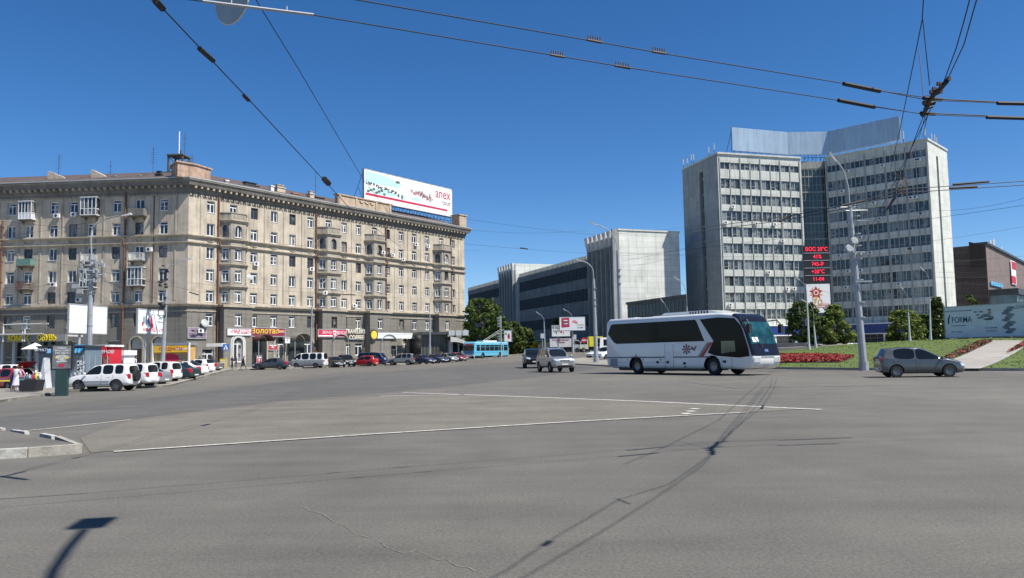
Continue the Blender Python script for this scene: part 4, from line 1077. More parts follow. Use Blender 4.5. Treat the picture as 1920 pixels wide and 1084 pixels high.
b = MB(FK2); b.box(0, L2 - .1, 0, 12, 2, zc - .2); b.add([(L2 - 3.2, -.1, zc - 5), (L2 - .05, -.1, zc - 5), (L2 - .05, -.1, zc - .3), (L2 - 3.2, -.1, zc + .9), (L2 - 3.2, 12, zc - 5), (L2 - .05, 12, zc - 5), (L2 - .05, 12, zc - .3), (L2 - 3.2, 12, zc + .9)], [(0, 1, 2, 3), (4, 7, 6, 5), (3, 2, 6, 7), (0, 3, 7, 4), (1, 5, 6, 2)])
obj('brown_wall', b, M_BRN, BB)
b = MB(FK); b.add([(-.3, -.4, zc), (60, -.4, zc - 1.5), (60, -.4, zc - 1.0), (-.3, -.4, zc + .5), (-.3, 2, zc), (60, 2, zc - 1.5), (60, 2, zc - 1.0), (-.3, 2, zc + .5)], [(0, 1, 2, 3), (4, 7, 6, 5), (3, 2, 6, 7), (0, 3, 7, 4), (0, 4, 5, 1)])
obj('roof_edge', b, M_MET, BB)
def onK(px, py):
    t, z = hit(px, py, K0, dk.normalized()); return t, z
def kpanel(name, x0, y0, x1, y1, m, y=-.1, parent=None, label=None, cat=None):
    a = onK(x0, y0); b = onK(x1, y1); q = MB(FK); q.box(a[0], b[0], y, y + .06, min(a[1], b[1]), max(a[1], b[1])); o = obj(name, q, m, parent)
    return o
o = kpanel('red_sign', 1892, 488, 1904, 535, M_WHITE, -.3); o.location = BB.location; tag(o, 'upright red and white illuminated sign on the pinkish slab building', 'sign')
kpanel('sign_field', 1893.5, 490, 1902.5, 507, mat('sign_red', (.45, .03, .06), var=.1), -.34, o); kpanel('sign_field', 1893.5, 517, 1902.8, 533, MATS['sign_red'], -.34, o)
o = kpanel('blue_banner', 1855, 527, 1878, 540, mat('banner_blue', (.1, .35, .55), var=.5, scale=1.2), -.3); o.location = BB.location; tag(o, 'blue picture banner on the wall above the glazed hall behind the white hoarding', 'banner')
b = MB(FK); a = onK(1850, 545); b.box(.4, 60, -5, -.02, 2, a[1] - 1); g = obj('glazed_hall', b, glass_mat('pale_glass', (.10, .16, .19), rough=.15), BB)
f = MB(FK); f.box(.1, 60, -5.5, -.01, a[1] - 1, a[1] + .3)
for i in range(40): f.box(.4 + i * 1.5, .48 + i * 1.5, -5.08, -5, 2, a[1] - 1)
obj('hall_frame', f, M_MET, g)
for px, h, wh in ((1876, 3.0, 'left'), (1882, 3.6, 'middle'), (1895, 2.5, 'right')):
    t_, z_ = onK(px, 475); t = thing('cell_antenna', wh + ' one of three white antennas on the roof of the brown slab building', 'antenna', BB.location + FK @ Vector((t_, 2, zc - .5)), 0, 'mobile antennas on the brown building')
    m = MB(); m.tube([(0, 0, 0), (0, 0, h)], .07, 5); obj('pole', m, M_MET, t); m = MB(); m.box(-.22, .22, -.3, -.1, h * .4, h); obj('panel', m, M_WHITE, t)
# distant skyline hidden mostly behind the fronts
def block(name, label, x, y, w, d, h, m):
    t = thing(name, label, 'building', (x, y, 0)); b = MB(); b.box(-w / 2, w / 2, 0, d, 0, h); obj('wall', b, m, t)
    b = MB(); b.box(-w / 2 - .3, w / 2 + .3, -.3, d, h, h + .5); obj('roof', b, M_MET, t)
# ================================================================= VEHICLES
M_GLS = glass_mat('car_glass', (0.010, 0.013, 0.016), rough=.05, spec=.4, var=.2)
M_TYRE = mat('tyre', (.02, .02, .021), rough=.85, var=.2, scale=8); M_RIM = mat('rim', (.16, .165, .17), rough=.3, metal=.7, var=.1)
M_BLK = mat('black_plastic', (.018, .018, .02), rough=.6, var=.2); M_CHR = mat('chrome', (.65, .66, .67), rough=.15, metal=.9, var=.05)
M_HLT = mat('headlight', (.62, .65, .68), rough=.08, spec=.9, var=.3, scale=12, metal=.3); M_TLT = mat('taillight', (.34, .01, .015), rough=.15, var=.2, scale=10)
M_PLT = mat('number_plate', (.6, .6, .6), rough=.5, var=.1); M_SEAM = mat('door_seam', (.02, .02, .022), rough=.8)
def paint(name, c, metal=0.0, rough=.28): return mat('paint_' + name, c, rough=rough, metal=metal, var=.03, coat=.8)
P_WHITE = paint('white', (.72, .72, .71)); P_SILV = paint('silver', (.34, .355, .365), .5, .3); P_GREY = paint('grey', (.16, .18, .185), .5, .3)
P_BLACK = mat('paint_black', (.008, .009, .011), rough=.25, var=.03, coat=.3, spec=.3); P_BLUE = paint('navy', (.015, .028, .09), .2); P_RED = paint('red', (.42, .018, .02)); P_GREEN = paint('green', (.018, .05, .05), .2)
P_DGREY = paint('dark_grey', (.05, .06, .07), .3); P_BEIGE = paint('pewter', (.22, .22, .20), .5)
def finish(o):
    dg = bpy.context.evaluated_depsgraph_get(); me = bpy.data.meshes.new_from_object(o.evaluated_get(dg)); return me
def loft_car(S, arches, wr, hw):
    """S: stations (x, zlo, zbelt, zroof, wlo, wbelt, wroof, sideglass, topglass) front to back; returns split meshes"""
    ring = []
    for (x, zl, zb, zr, wl, wb, wr_, sg, tg) in S:
        zm = zl + (zb - zl) * .55
        ring.append([(x, 0, zl), (x, wl * .8, zl), (x, wl, zl + .09), (x, max(wl, wb) * 1.0, zm), (x, wb * .995, zb - .04), (x, wb * .975, zb + .005), (x, wr_ * 1.01, zr - .038), (x, wr_ * .93, zr), (x, wr_ * .5, zr + .02), (x, 0, zr + .028)])
    k = len(ring[0]); bm = bmesh.new(); V = []
    for r in ring:
        V.append([bm.verts.new(p) for p in r] + [bm.verts.new((p[0], -p[1], p[2])) for p in r[1:-1]][::-1])
    n = len(V[0])
    for i in range(len(V) - 1):
        for j in range(n):
            f = bm.faces.new((V[i][j], V[i + 1][j], V[i + 1][(j + 1) % n], V[i][(j + 1) % n])); f.smooth = True
            jj = j if j < k - 1 else n - 1 - j
            if jj == 5 and S[i][7]: f.material_index = 1
            if jj in (7, 8) and S[i][8]: f.material_index = 1
    bm.faces.new(V[0]); bm.faces.new(V[-1][::-1])
    bmesh.ops.recalc_face_normals(bm, faces=bm.faces)
    cl = bm.edges.layers.float.new('crease_edge')
    for e in bm.edges:
        m = [f.material_index for f in e.link_faces]
        if len(m) == 2 and m[0] != m[1]: e[cl] = 1.0
    for i in range(len(V)):
        for j in (5, 6, n - 5, n - 6):
            for e in V[i][j].link_edges:
                if abs(e.verts[0].co.x - e.verts[1].co.x) > 1e-4 and e[cl] < .3: e[cl] = .35
    me = bpy.data.meshes.new('body'); bm.to_mesh(me); bm.free()
    for m in (P_WHITE, M_GLS, M_BLK): me.materials.append(m)
    o = bpy.data.objects.new('tmp', me); COL.objects.link(o)
    o.modifiers.new('s', 'SUBSURF').levels = 2; o.modifiers['s'].render_levels = 2
    m2 = finish(o); bpy.data.objects.remove(o)
    o = bpy.data.objects.new('tmp', m2); COL.objects.link(o); cutters = []
    for (ax, ar) in arches:
        for s in (-1, 1):
            c = MB(Matrix.Translation((ax, s * (hw - .16), wr)) @ Matrix.Rotation(R(90), 4, 'X')); c.cyl((0, 0), ar, -.26, .26, 22)
            cm = mesh_of('cut', c, M_BLK); co = bpy.data.objects.new('cut', cm); COL.objects.link(co); cutters.append(co)
            b = o.modifiers.new('b', 'BOOLEAN'); b.operation = 'DIFFERENCE'; b.object = co; b.solver = 'EXACT'; b.material_mode = 'TRANSFER'
    m3 = finish(o)
    for c in cutters: bpy.data.objects.remove(c)
    bpy.data.objects.remove(o)
    return m3
def split_glass(m3, paint_m):
    """returns body mesh (paint+dark arch) and list of (name, mesh) for glass islands"""
    names = [m.name if m else '' for m in m3.materials]
    bm = bmesh.new(); bm.from_mesh(m3)
    gi = [i for i, n in enumerate(names) if n == 'car_glass']
    gl = [f for f in bm.faces if f.material_index in gi]
    seen = set(); isl = []
    for f in gl:
        if f.index in seen: continue
        st = [f]; seen.add(f.index); cur = []
        while st:
            g = st.pop(); cur.append(g)
            for e in g.edges:
                for h in e.link_faces:
                    if h.material_index in gi and h.index not in seen: seen.add(h.index); st.append(h)
        isl.append(cur)
    out = []
    for cur in isl:
        c = sum((f.calc_center_median() for f in cur), Vector()) / len(cur)
        nm = 'side_window' if abs(c.y) > .35 else ('windscreen' if c.x > 0 else 'rear_window')
        mb = MB(); mp = {}
        for f in cur:
            idx = []
            for v in f.verts:
                if v.index not in mp: mp[v.index] = len(mb.v); mb.v.append(v.co.copy())
                idx.append(mp[v.index])
            mb.f.append(tuple(idx))
        me = bpy.data.meshes.new(nm); me.from_pydata([tuple(v) for v in mb.v], [], mb.f); me.materials.append(M_GLS); me.shade_smooth(); out.append((nm, me))
    bmesh.ops.delete(bm, geom=gl, context='FACES')
    body = bpy.data.meshes.new('body'); bm.to_mesh(body); bm.free()
    for n in names: body.materials.append(bpy.data.materials.get(n) or paint_m)
    body.set_sharp_from_angle(angle=R(40))
    return body, out
def wheel_meshes(r, w, spokes=5, rimr=.64):
    t = MB(Matrix.Rotation(R(90), 4, 'X'))
    prof = [(rimr * r, -w / 2), (r * .93, -w / 2), (r, -w / 2 + .035), (r, w / 2 - .035), (r * .93, w / 2), (rimr * r, w / 2)]
    n = 26; vs = [(a * math.cos(2 * math.pi * i / n), a * math.sin(2 * math.pi * i / n), b) for i in range(n) for a, b in prof]
    t.add(vs, [(i * 6 + j, i * 6 + (j + 1) % 6, ((i + 1) % n) * 6 + (j + 1) % 6, ((i + 1) % n) * 6 + j) for i in range(n) for j in range(6)])
    d = MB(Matrix.Rotation(R(90), 4, 'X')); rr = rimr * r
    d.cyl((0, 0), rr * .98, -w * .1, w * .12, 20)
    for i in range(spokes):
        a = 2 * math.pi * i / spokes; M = Matrix.Rotation(R(90), 4, 'X') @ Matrix.Rotation(a, 4, 'Z'); d.M = M
        d.add([(0, -.07 * r * 2, w * .3), (rr, -.05, w * .42), (rr, .05, w * .42), (0, .07 * r * 2, w * .3), (0, -.07 * r * 2, w * .1), (rr, -.05, w * .1), (rr, .05, w * .1), (0, .07 * r * 2, w * .1)], [(0, 1, 2, 3), (0, 4, 5, 1), (3, 2, 6, 7)])
    d.M = Matrix.Rotation(R(90), 4, 'X')
    m = 24
    d.add([(q * math.cos(2 * math.pi * i / m), q * math.sin(2 * math.pi * i / m), h) for i in range(m) for q, h in ((rr, w * .1), (rr, w * .45), (rr * .9, w * .45))], [(i * 3 + j, ((i + 1) % m) * 3 + j, ((i + 1) % m) * 3 + j + 1, i * 3 + j + 1) for i in range(m) for j in (0, 1)])
    d2 = MB(Matrix.Rotation(R(90), 4, 'X')); d2.cyl((0, 0), rr * .97, -w * .4, w * .08, 20)
    bk = mesh_of('hub', d2, M_BLK)
    return mesh_of('wheel', t, M_TYRE, True), mesh_of('rim', d, M_RIM), bk
def put_wheels(root, xs_, y, r, meshes):
    t, d, b = meshes
    for x in xs_:
        for s in (-1, 1):
            w = bpy.data.objects.new('wheel', t); COL.objects.link(w); w.parent = root; w.location = (x, s * y, r)
            if s > 0: w.rotation_euler = (0, 0, math.pi)
            q = bpy.data.objects.new('rim', d); COL.objects.link(q); q.parent = w
            h = bpy.data.objects.new('hub', b); COL.objects.link(h); h.parent = w
def bvh_of(me): return BVHTree.FromPolygons([v.co for v in me.vertices], [tuple(p.vertices) for p in me.polygons])
def cast(bvh, x, z, side, off_):
    if side in (-1, 1):
        h = bvh.ray_cast(Vector((x, side * 3, z)), Vector((0, -side, 0)))
        return h[0] + h[1] * off_ if h[0] else Vector((x, side * .8, z))
def strip(bvh, pts, side, w, off_=.006, n=8):
    """thin ribbon lying on the body side, through x,z points"""
    mb = MB(); Q = []
    for (a, b) in zip(pts, pts[1:]):
        for i in range(n): t = i / n; Q.append((a[0] + (b[0] - a[0]) * t, a[1] + (b[1] - a[1]) * t))
    Q.append(pts[-1])
    for i, q in enumerate(Q):
        p0, p1 = Vector(Q[max(0, i - 1)]), Vector(Q[min(len(Q) - 1, i + 1)]); d = (p1 - p0).normalized(); nn = Vector((-d.y, d.x)) * w / 2
        for s in (-1, 1): mb.v.append(cast(bvh, q[0] + nn.x * s, q[1] + nn.y * s, side, off_))
    mb.f = [(2 * i, 2 * i + 1, 2 * i + 3, 2 * i + 2) for i in range(len(Q) - 1)]
    return mb
def patch(bvh, org, du, dv, dirn, nu, nv, off_=.008, mask=None, uvf=None):
    """grid of points thrown on to the body along dirn; org..org+du, org+dv"""
    mb = MB(); mp = {}
    for j in range(nv + 1):
        for i in range(nu + 1):
            u, v = i / nu, j / nv
            if uvf: o = uvf(u, v)
            else: o = org + du * u + dv * v
            h = bvh.ray_cast(o, dirn)
            if h[0]:
                nn = h[1] if h[1].dot(dirn) < 0 else -h[1]
                mp[i, j] = len(mb.v); mb.v.append(h[0] + nn * off_)
    for j in range(nv):
        for i in range(nu):
            k = [(i, j), (i + 1, j), (i + 1, j + 1), (i, j + 1)]
            if all(q in mp for q in k): mb.f.append(tuple(mp[q] for q in k))
    return mb
SPECS = {
 # L, W, H, wheel r, front axle x, rear axle x, stations
 'hatch': dict(L=3.99, W=1.65, H=1.50, r=.31, ax=(1.18, -1.28), S=[
  (1.99, .30, .58, .60, .50, .50, .42), (1.93, .20, .66, .70, .68, .66, .55), (1.65, .18, .76, .84, .79, .76, .66), (1.1, .18, .90, .95, .82, .80, .70), (.95, .18, .89, .95, .82, .80, .70, 1, 1),
  (.08, .18, .89, 1.44, .82, .81, .62, 1, 0), (-.34, .18, .90, 1.495, .82, .81, .63, 0, 0), (-.40, .18, .90, 1.50, .82, .81, .63, 1, 0), (-1.38, .18, .93, 1.47, .82, .80, .60, 0, 0), (-1.72, .20, 1.0, 1.43, .81, .79, .58, 0, 1),
  (-1.93, .24, 1.02, 1.06, .78, .76, .68, 0, 0), (-1.975, .30, .86, .90, .72, .72, .66), (-1.99, .36, .62, .66, .6, .6, .56)]),
 'sedan': dict(L=4.6, W=1.75, H=1.45, r=.32, ax=(1.4, -1.35), S=[
  (2.30, .32, .55, .57, .5, .5, .42), (2.24, .20, .62, .66, .70, .68, .56), (1.9, .18, .72, .80, .82, .78, .66), (1.2, .18, .86, .92, .86, .82, .72), (.95, .18, .90, .95, .87, .83, .72, 1, 1),
  (.15, .18, .92, 1.38, .87, .84, .61, 1, 0), (-.30, .18, .93, 1.445, .87, .84, .62, 0, 0), (-.38, .18, .93, 1.45, .87, .84, .62, 1, 0), (-.95, .18, .94, 1.42, .87, .83, .60, 0, 1),
  (-1.65, .20, .97, 1.03, .86, .82, .66, 0, 0), (-2.1, .24, .97, 1.01, .82, .78, .66), (-2.27, .32, .88, .92, .74, .72, .62), (-2.30, .38, .66, .70, .6, .6, .55)]),
 'suv': dict(L=4.1, W=1.76, H=1.70, r=.36, ax=(1.18, -1.22), S=[
  (2.02, .42, .72, .74, .6, .6, .5), (1.97, .32, .84, .88, .78, .76, .66), (1.6, .30, .95, 1.00, .86, .80, .70), (1.05, .30, 1.02, 1.07, .88, .82, .73), (.85, .30, 1.05, 1.10, .88, .83, .73, 1, 1),
  (.30, .30, 1.07, 1.62, .88, .83, .66, 1, 0), (-.22, .30, 1.07, 1.69, .88, .83, .67, 0, 0), (-.32, .30, 1.07, 1.70, .88, .83, .67, 1, 0), (-.98, .30, 1.08, 1.70, .88, .83, .67, 0, 0), (-1.10, .30, 1.08, 1.70, .88, .83, .67, 1, 0),
  (-1.62, .32, 1.08, 1.68, .87, .82, .66, 0, 0), (-1.80, .34, 1.08, 1.64, .86, .81, .65, 0, 0), (-1.88, .36, 1.08, 1.56, .84, .79, .64, 0, 1), (-1.97, .40, 1.02, 1.06, .80, .76, .66), (-2.0, .45, .8, .85, .7, .7, .6)]),
 'big_suv': dict(L=4.9, W=1.94, H=1.88, r=.40, ax=(1.45, -1.4), S=[
  (2.42, .5, .84, .86, .66, .66, .56), (2.37, .36, 1.02, 1.06, .86, .84, .74), (1.9, .34, 1.10, 1.16, .95, .90, .78), (1.15, .34, 1.16, 1.22, .97, .91, .80), (.95, .34, 1.18, 1.23, .97, .91, .80, 1, 1),
  (.32, .34, 1.2, 1.78, .97, .91, .70, 1, 0), (-.22, .34, 1.2, 1.87, .97, .91, .71, 0, 0), (-.32, .34, 1.2, 1.88, .97, .91, .71, 1, 0), (-1.15, .34, 1.21, 1.88, .97, .91, .71, 0, 0), (-1.28, .34, 1.21, 1.88, .97, .91, .71, 1, 0),
  (-2.0, .36, 1.21, 1.85, .96, .90, .70, 0, 0), (-2.18, .38, 1.21, 1.78, .94, .88, .68, 0, 1), (-2.34, .42, 1.16, 1.2, .90, .86, .76), (-2.42, .5, .9, .95, .78, .78, .7)]),
 'van': dict(L=4.7, W=1.7, H=2.0, r=.33, ax=(1.45, -1.2), S=[
  (2.35, .42, .9, .94, .62, .62, .55), (2.28, .26, 1.02, 1.08, .80, .78, .68), (2.02, .24, 1.12, 1.18, .84, .82, .70, 0, 1), (1.92, .24, 1.13, 1.24, .85, .83, .70, 1, 1),
  (1.42, .24, 1.15, 1.86, .85, .83, .66, 1, 0), (.85, .24, 1.15, 1.97, .85, .83, .68, 0, 0), (.75, .24, 1.15, 1.98, .85, .83, .68, 1, 0), (-.25, .24, 1.15, 2.0, .85, .83, .68, 0, 0), (-.38, .24, 1.15, 2.0, .85, .83, .68, 1, 0), (-1.25, .24, 1.15, 2.0, .85, .83, .68, 0, 0), (-1.4, .24, 1.15, 2.0, .85, .83, .68, 1, 0),
  (-2.05, .26, 1.15, 1.98, .85, .83, .68, 0, 0), (-2.22, .28, 1.15, 1.92, .84, .82, .67, 0, 1), (-2.32, .34, 1.10, 1.14, .80, .78, .70), (-2.35, .42, .8, .84, .7, .7, .66)]),
}
WM = {}
def make_car(kind, name, label, cat, pm, seams=True, extra=None, rails=False, spokes=5, lower=None):
    sp = SPECS[kind]; hw = sp['W'] / 2
    if 'mesh' not in sp:
        S = [tuple(s) + (0, 0) * (len(s) == 7) for s in sp['S']]
        sp['mesh'] = loft_car(S, [(a, sp['r'] * 1.16) for a in sp['ax']], sp['r'] + .01, hw)
        sp['S'] = S
    m3 = sp['mesh'].copy()
    for i, m in enumerate(m3.materials):
        if m and m.name.startswith('paint_'): m3.materials[i] = pm
    body, gl = split_glass(m3, pm)
    t = thing(name, label, cat)
    b = obj('body', body, None, t)
    bv = bvh_of(sp['mesh'])
    for nm, me in gl: obj(nm, me, None, t)
    if kind + str(spokes) not in WM: WM[kind + str(spokes)] = wheel_meshes(sp['r'], .2, spokes)
    put_wheels(t, sp['ax'], hw - .115, sp['r'], WM[kind + str(spokes)])
    S = sp['S']; L = sp['L']; ro = [s for s in S if s[7] or s[8]]
    zh = S[1][2] - .0
    # lamps, grille, plates as shaped patches on the nose and tail
    for s in (-1, 1):
        p = patch(bv, None, None, None, Vector((-1, 0, 0)), 7, 4, .012, uvf=lambda u, v: Vector((4, s * (hw * (.45 + .43 * u)), zh - .17 + .15 * v + .06 * u)))
        obj('headlight', p, M_HLT, t, True)
        p = patch(bv, None, None, None, Vector((1, 0, 0)), 6, 5, .012, uvf=lambda u, v: Vector((-4, s * (hw * (.60 + .30 * u)), S[-3][2] - .30 + (.30 if kind != 'van' else .2) * v)))
        obj('taillight', p, M_TLT, t, True)
        # wrap of the tail lamp onto the side
        xr = S[-3][0]
        p = MB(); 
        m = MB(); mx = S[4][0] - .12; z = S[4][2] + .08
        m.ball((mx, s * (hw + .09), z), .07, .11, .085, 8, 6); m.box(mx - .03, mx + .03, s * (hw + .03) - .06, s * (hw + .03) + .05, z - .07, z - .03); obj('wing_mirror', m, pm if pm is not P_WHITE else pm, t, True)
        if seams:
            zb = S[6][2]; zl = .32 if kind in ('hatch', 'sedan', 'van') else .42
            x1 = S[4][0] - .12; x2 = (S[6][0] + S[7][0]) / 2; x3 = (S[8][0] - .02)
            for pts in ([(x1, zb - .06), (x1 + .04, zl + .1), (x1 - .02, zl)], [(x2, zb - .04), (x2 + .02, zl)], [(x1 - .02, zl), (x3 + .28, zl)], [(x3, zb - .04), (x3 + .03, zl + .38), (x3 + .28, zl)]):
                obj('door_seam', strip(bv, pts, s, .016, .004), M_SEAM, b)
            for xh in (x2 + .15, x3 + .16): obj('door_handle', strip(bv, [(xh, zb - .13), (xh + .17, zb - .13)], s, .035, .03, 2), pm, b)
    p = patch(bv, None, None, None, Vector((-1, 0, 0)), 8, 3, .01, uvf=lambda u, v: Vector((4, hw * (.40 - .80 * u), zh - .15 + .10 * v))); g = obj('grille', p, M_BLK, t)
    p = patch(bv, None, None, None, Vector((-1, 0, 0)), 8, 3, .012, uvf=lambda u, v: Vector((4, hw * (.62 - 1.24 * u), S[1][1] + .06 + .12 * v))); obj('air_intake', p, M_BLK, t)
    for sgn, x0 in ((1, S[0][0] + .01), (-1, S[-1][0] - .01)):
        q = MB(); q.box(x0 - .012, x0 + .012, -.26, .26, S[0][1] + .08, S[0][1] + .19); obj('number_plate', q, M_PLT, t)
    q = MB()                                              # dark sill / bumper foot
    for s in (-1, 1):
        q2 = strip(bv, [(S[2][0] - .0, S[2][1] + .05), (S[-4][0], S[-4][1] + .05)], s, .08, .004, 20)
    if extra: extra(t, b, bv, S, hw, pm)
    if rails:
        q = MB()
        for s in (-1, 1): y = s * (S[6][6] * .86); q.tube([(S[5][0] - .1, y, S[6][3] - .0), (S[5][0] - .25, y, S[6][3] + .07), (S[9][0], y, S[6][3] + .07), (S[9][0] - .15, y, S[6][3])], .022, 5)
        obj('roof_rails', q, M_GREY, t)
    return t
def place(t, px, Y, hx, hy, f=gz, lift=0.0):
    p = at_y(px, 680, Y); t.location = (p.x, Y, f(p.x, Y) + lift); t.rotation_euler = (0, 0, math.atan2(hy, hx)); return t
CARS = []
def car(kind, name, label, pm, px, Y, hx, hy, cat='car', group=None, **kw):
    t = make_car(kind, name, label, cat, pm, **kw); place(t, px, Y, hx, hy)
    if group: t['group'] = group
    return t
def spare(t, b, bv, S, hw, pm):
    m = MB(Matrix.Translation((-2.1, 0, .95)) @ Matrix.Rotation(R(90), 4, 'Y')); m.cyl((0, 0), .36, -.11, .11, 24); obj('spare_wheel', m, M_BLK, t, True)
    for s in (-1, 1): obj('side_moulding', strip(bv, [(1.0, .62), (-1.0, .62)], s, .1, .01, 16), P_SILV, b)
    q = MB(); q.box(1.9, 2.08, -.8, .8, .38, .56); obj('bumper', q, P_SILV, t)
gl_ = 'cars parked in a slanting row on the left'
car('suv', 'parked_car', 'white five door suv with a spare wheel on its tail, nearest in the slanting row', P_WHITE, 196, 50.5, -1, .02, group=gl_, extra=spare, rails=False, spokes=5)
def sp2(t, b, bv, S, hw, pm):
    m = MB(Matrix.Translation((-2.08, 0, .95)) @ Matrix.Rotation(R(90), 4, 'Y')); m.cyl((0, 0), .34, -.1, .1, 20); obj('spare_wheel', m, M_BLK, t, True)
car('suv', 'parked_car', 'white suv half hidden behind the nearest white suv with the spare wheel', P_WHITE, 238, 54.5, -.98, .12, group=gl_)
car('sedan', 'parked_car', 'low pale sedan between the two white wagons in the slanting row', P_SILV, 262, 58.5, -.96, .2, group=gl_)
car('suv', 'parked_car', 'long white station wagon with red tail lamps left of the dark green sedan', P_WHITE, 290, 63, -.96, .16, group=gl_)
car('sedan', 'parked_car', 'dark green sedan with alloy wheels in the middle of the slanting row', P_GREEN, 325, 68, -.94, .22, group=gl_)
car('sedan', 'parked_car', 'white sedan just right of the dark green sedan', P_WHITE, 345, 75, -.94, .24, group=gl_)
car('hatch', 'parked_car', 'small white hatchback near the far end of the slanting row', P_WHITE, 366, 83, -.92, .26, group=gl_)
car('sedan', 'parked_car', 'silver grey sedan at the far end of the slanting row', P_BEIGE, 383, 92, -.9, .3, group=gl_)
car('suv', 'parked_car', 'white wagon parked behind the flower seller table, in front of the shoe shop', P_WHITE, 38, 62, .99, .1, group='cars behind the market stall')
def tailgate(t, b, bv, S, hw, pm):
    m = MB(); m.add([(-1.6, -.6, 1.5), (-1.6, .6, 1.5), (-2.4, .55, 1.95), (-2.4, -.55, 1.95)], [(0, 1, 2, 3)]); obj('open_tailgate', m, P_RED, t)
car('hatch', 'parked_car', 'dark red hatchback with raised tailgate at the left edge', P_RED, 14, 56, -.9, .4, group='cars behind the market stall', extra=tailgate)
# row along the apartment building
gr_ = 'vehicles parked along the foot of the apartment building'
car('sedan', 'parked_car', 'dark grey sedan facing left, first in the row below the pink shop sign', P_DGREY, 509, 98, -.98, .06, group=gr_)
def van_band(t, b, bv, S, hw, pm):
    b.data.materials.append(paint('van_grey', (.26, .27, .27))); k = len(b.data.materials) - 1
    for p in b.data.polygons:
        if p.center.z < 1.12 and abs(p.normal.y) > .5 and abs(p.center.y) > .7 and b.data.materials[p.material_index] is not M_BLK: p.material_index = k
car('van', 'parked_van', 'white and grey minibus with its back door towards the road', P_WHITE, 580, 104, -.97, .16, cat='van', group=gr_, extra=van_band)
car('sedan', 'parked_car', 'black sedan showing its headlights beside the white minibus', P_BLACK, 628, 108, .55, -.83, group=gr_)
car('suv', 'parked_car', 'black suv between the black sedan and the red hatchback', P_BLACK, 650, 112, .5, -.86, group=gr_)
car('hatch', 'parked_car', 'bright red hatchback in front of the navy van', P_RED, 683, 113, -.9, .3, group=gr_)
car('van', 'parked_van', 'dark navy delivery van with white bumper behind the red hatchback', P_BLUE, 700, 120, .93, -.3, cat='van', group=gr_)
car('suv', 'parked_car', 'pewter coloured suv parked side on, right of the navy van', P_BEIGE, 752, 117, -.99, .1, group=gr_, spokes=7)
car('sedan', 'parked_car', 'royal blue sedan directly right of the pewter suv', P_BLUE, 793, 122, .8, -.6, group=gr_)
car('sedan', 'parked_car', 'dark navy hatchback by the thin lamp post at the glass pavilion', P_BLUE, 818, 127, .75, -.65, group=gr_)
car('hatch', 'parked_car', 'silver green hatchback with bright windscreen in front of the glass pavilion', P_SILV, 842, 129, .6, -.8, group=gr_)
car('hatch', 'parked_car', 'dark red car at the end of the row beside the blue trolleybus', paint('wine', (.2, .02, .02)), 859, 134, .6, -.8, group=gr_)
# moving traffic
car('big_suv', 'suv', 'large silver off-roader driving towards the camera in mid road', P_SILV, 1041, 62.5, .26, -.965, cat='car', rails=True, spokes=6)
car('big_suv', 'suv', 'black off-roader following just behind the large silver one', P_BLACK, 1000, 78, .05, -1, cat='car')
def fab(t, b, bv, S, hw, pm):
    for s in (-1, 1): obj('rear_lamp_side', strip(bv, [(-1.93, .80), (-1.93, 1.0)], s, .08, .01, 3), M_TLT, b)
    m = MB(); m.tube([(1.0, -.3, .96), (.5, -.25, 1.2)], .008, 4); m.tube([(.25, 0, 1.52), (.05, 0, 1.68)], .008, 4); obj('aerial', m, M_BLK, t)
car('hatch', 'hatchback', 'grey five door hatchback passing the lawn on the right', paint('pewter_grey', (.085, .095, .10), .35, .32), 1722, 40.3, .985, -.17, extra=fab, spokes=8)
# cars beyond
gi_ = 'white cars waiting behind the mid road island'
car('sedan', 'parked_car', 'white sedan nosing out left of the tall grey pole at the island', P_WHITE, 1126, 108, -.75, -.66, group=gi_)
car('suv', 'parked_car', 'white car right beside the rear corner of the coach', P_WHITE, 1138, 100, -.7, -.7, group=gi_)
far_ = [('sedan', P_WHITE, 957, 205, 'white car just right of the trolleybus'), ('hatch', P_RED, 966, 215, 'small red car in the distant queue'), ('suv', P_WHITE, 972, 222, 'white van like car above the red one in the distant queue'),
        ('sedan', P_DGREY, 983, 196, 'dark sedan in the distant queue left of the black off-roader'), ('suv', P_WHITE, 992, 230, 'white car in the distant queue below the yellow kiosk'), ('hatch', P_WHITE, 1001, 214, 'pale car half hidden above the black off-roader')]
def gfar(x, y): return gz(x, y)
for k, pm, px, Y, lb in far_: car(k, 'distant_car', lb, pm, px, Y, -.6, .8, group='distant cars in the side street', seams=False)
for k, pm, px, Y, lb, hx in (('sedan', P_BLACK, 1533, 103, 'black car roof showing behind the lawn crest beside the round tree', 1), ('sedan', P_WHITE, 1591, 106, 'white car roof showing behind the lawn crest left of the thick grey pole', -1)):
    t = car(k, 'parked_car', lb, pm, px, Y, hx, .05, seams=False); t.location.z = at_y(px, 645.5 if px < 1550 else 643.5, Y).z - 1.45
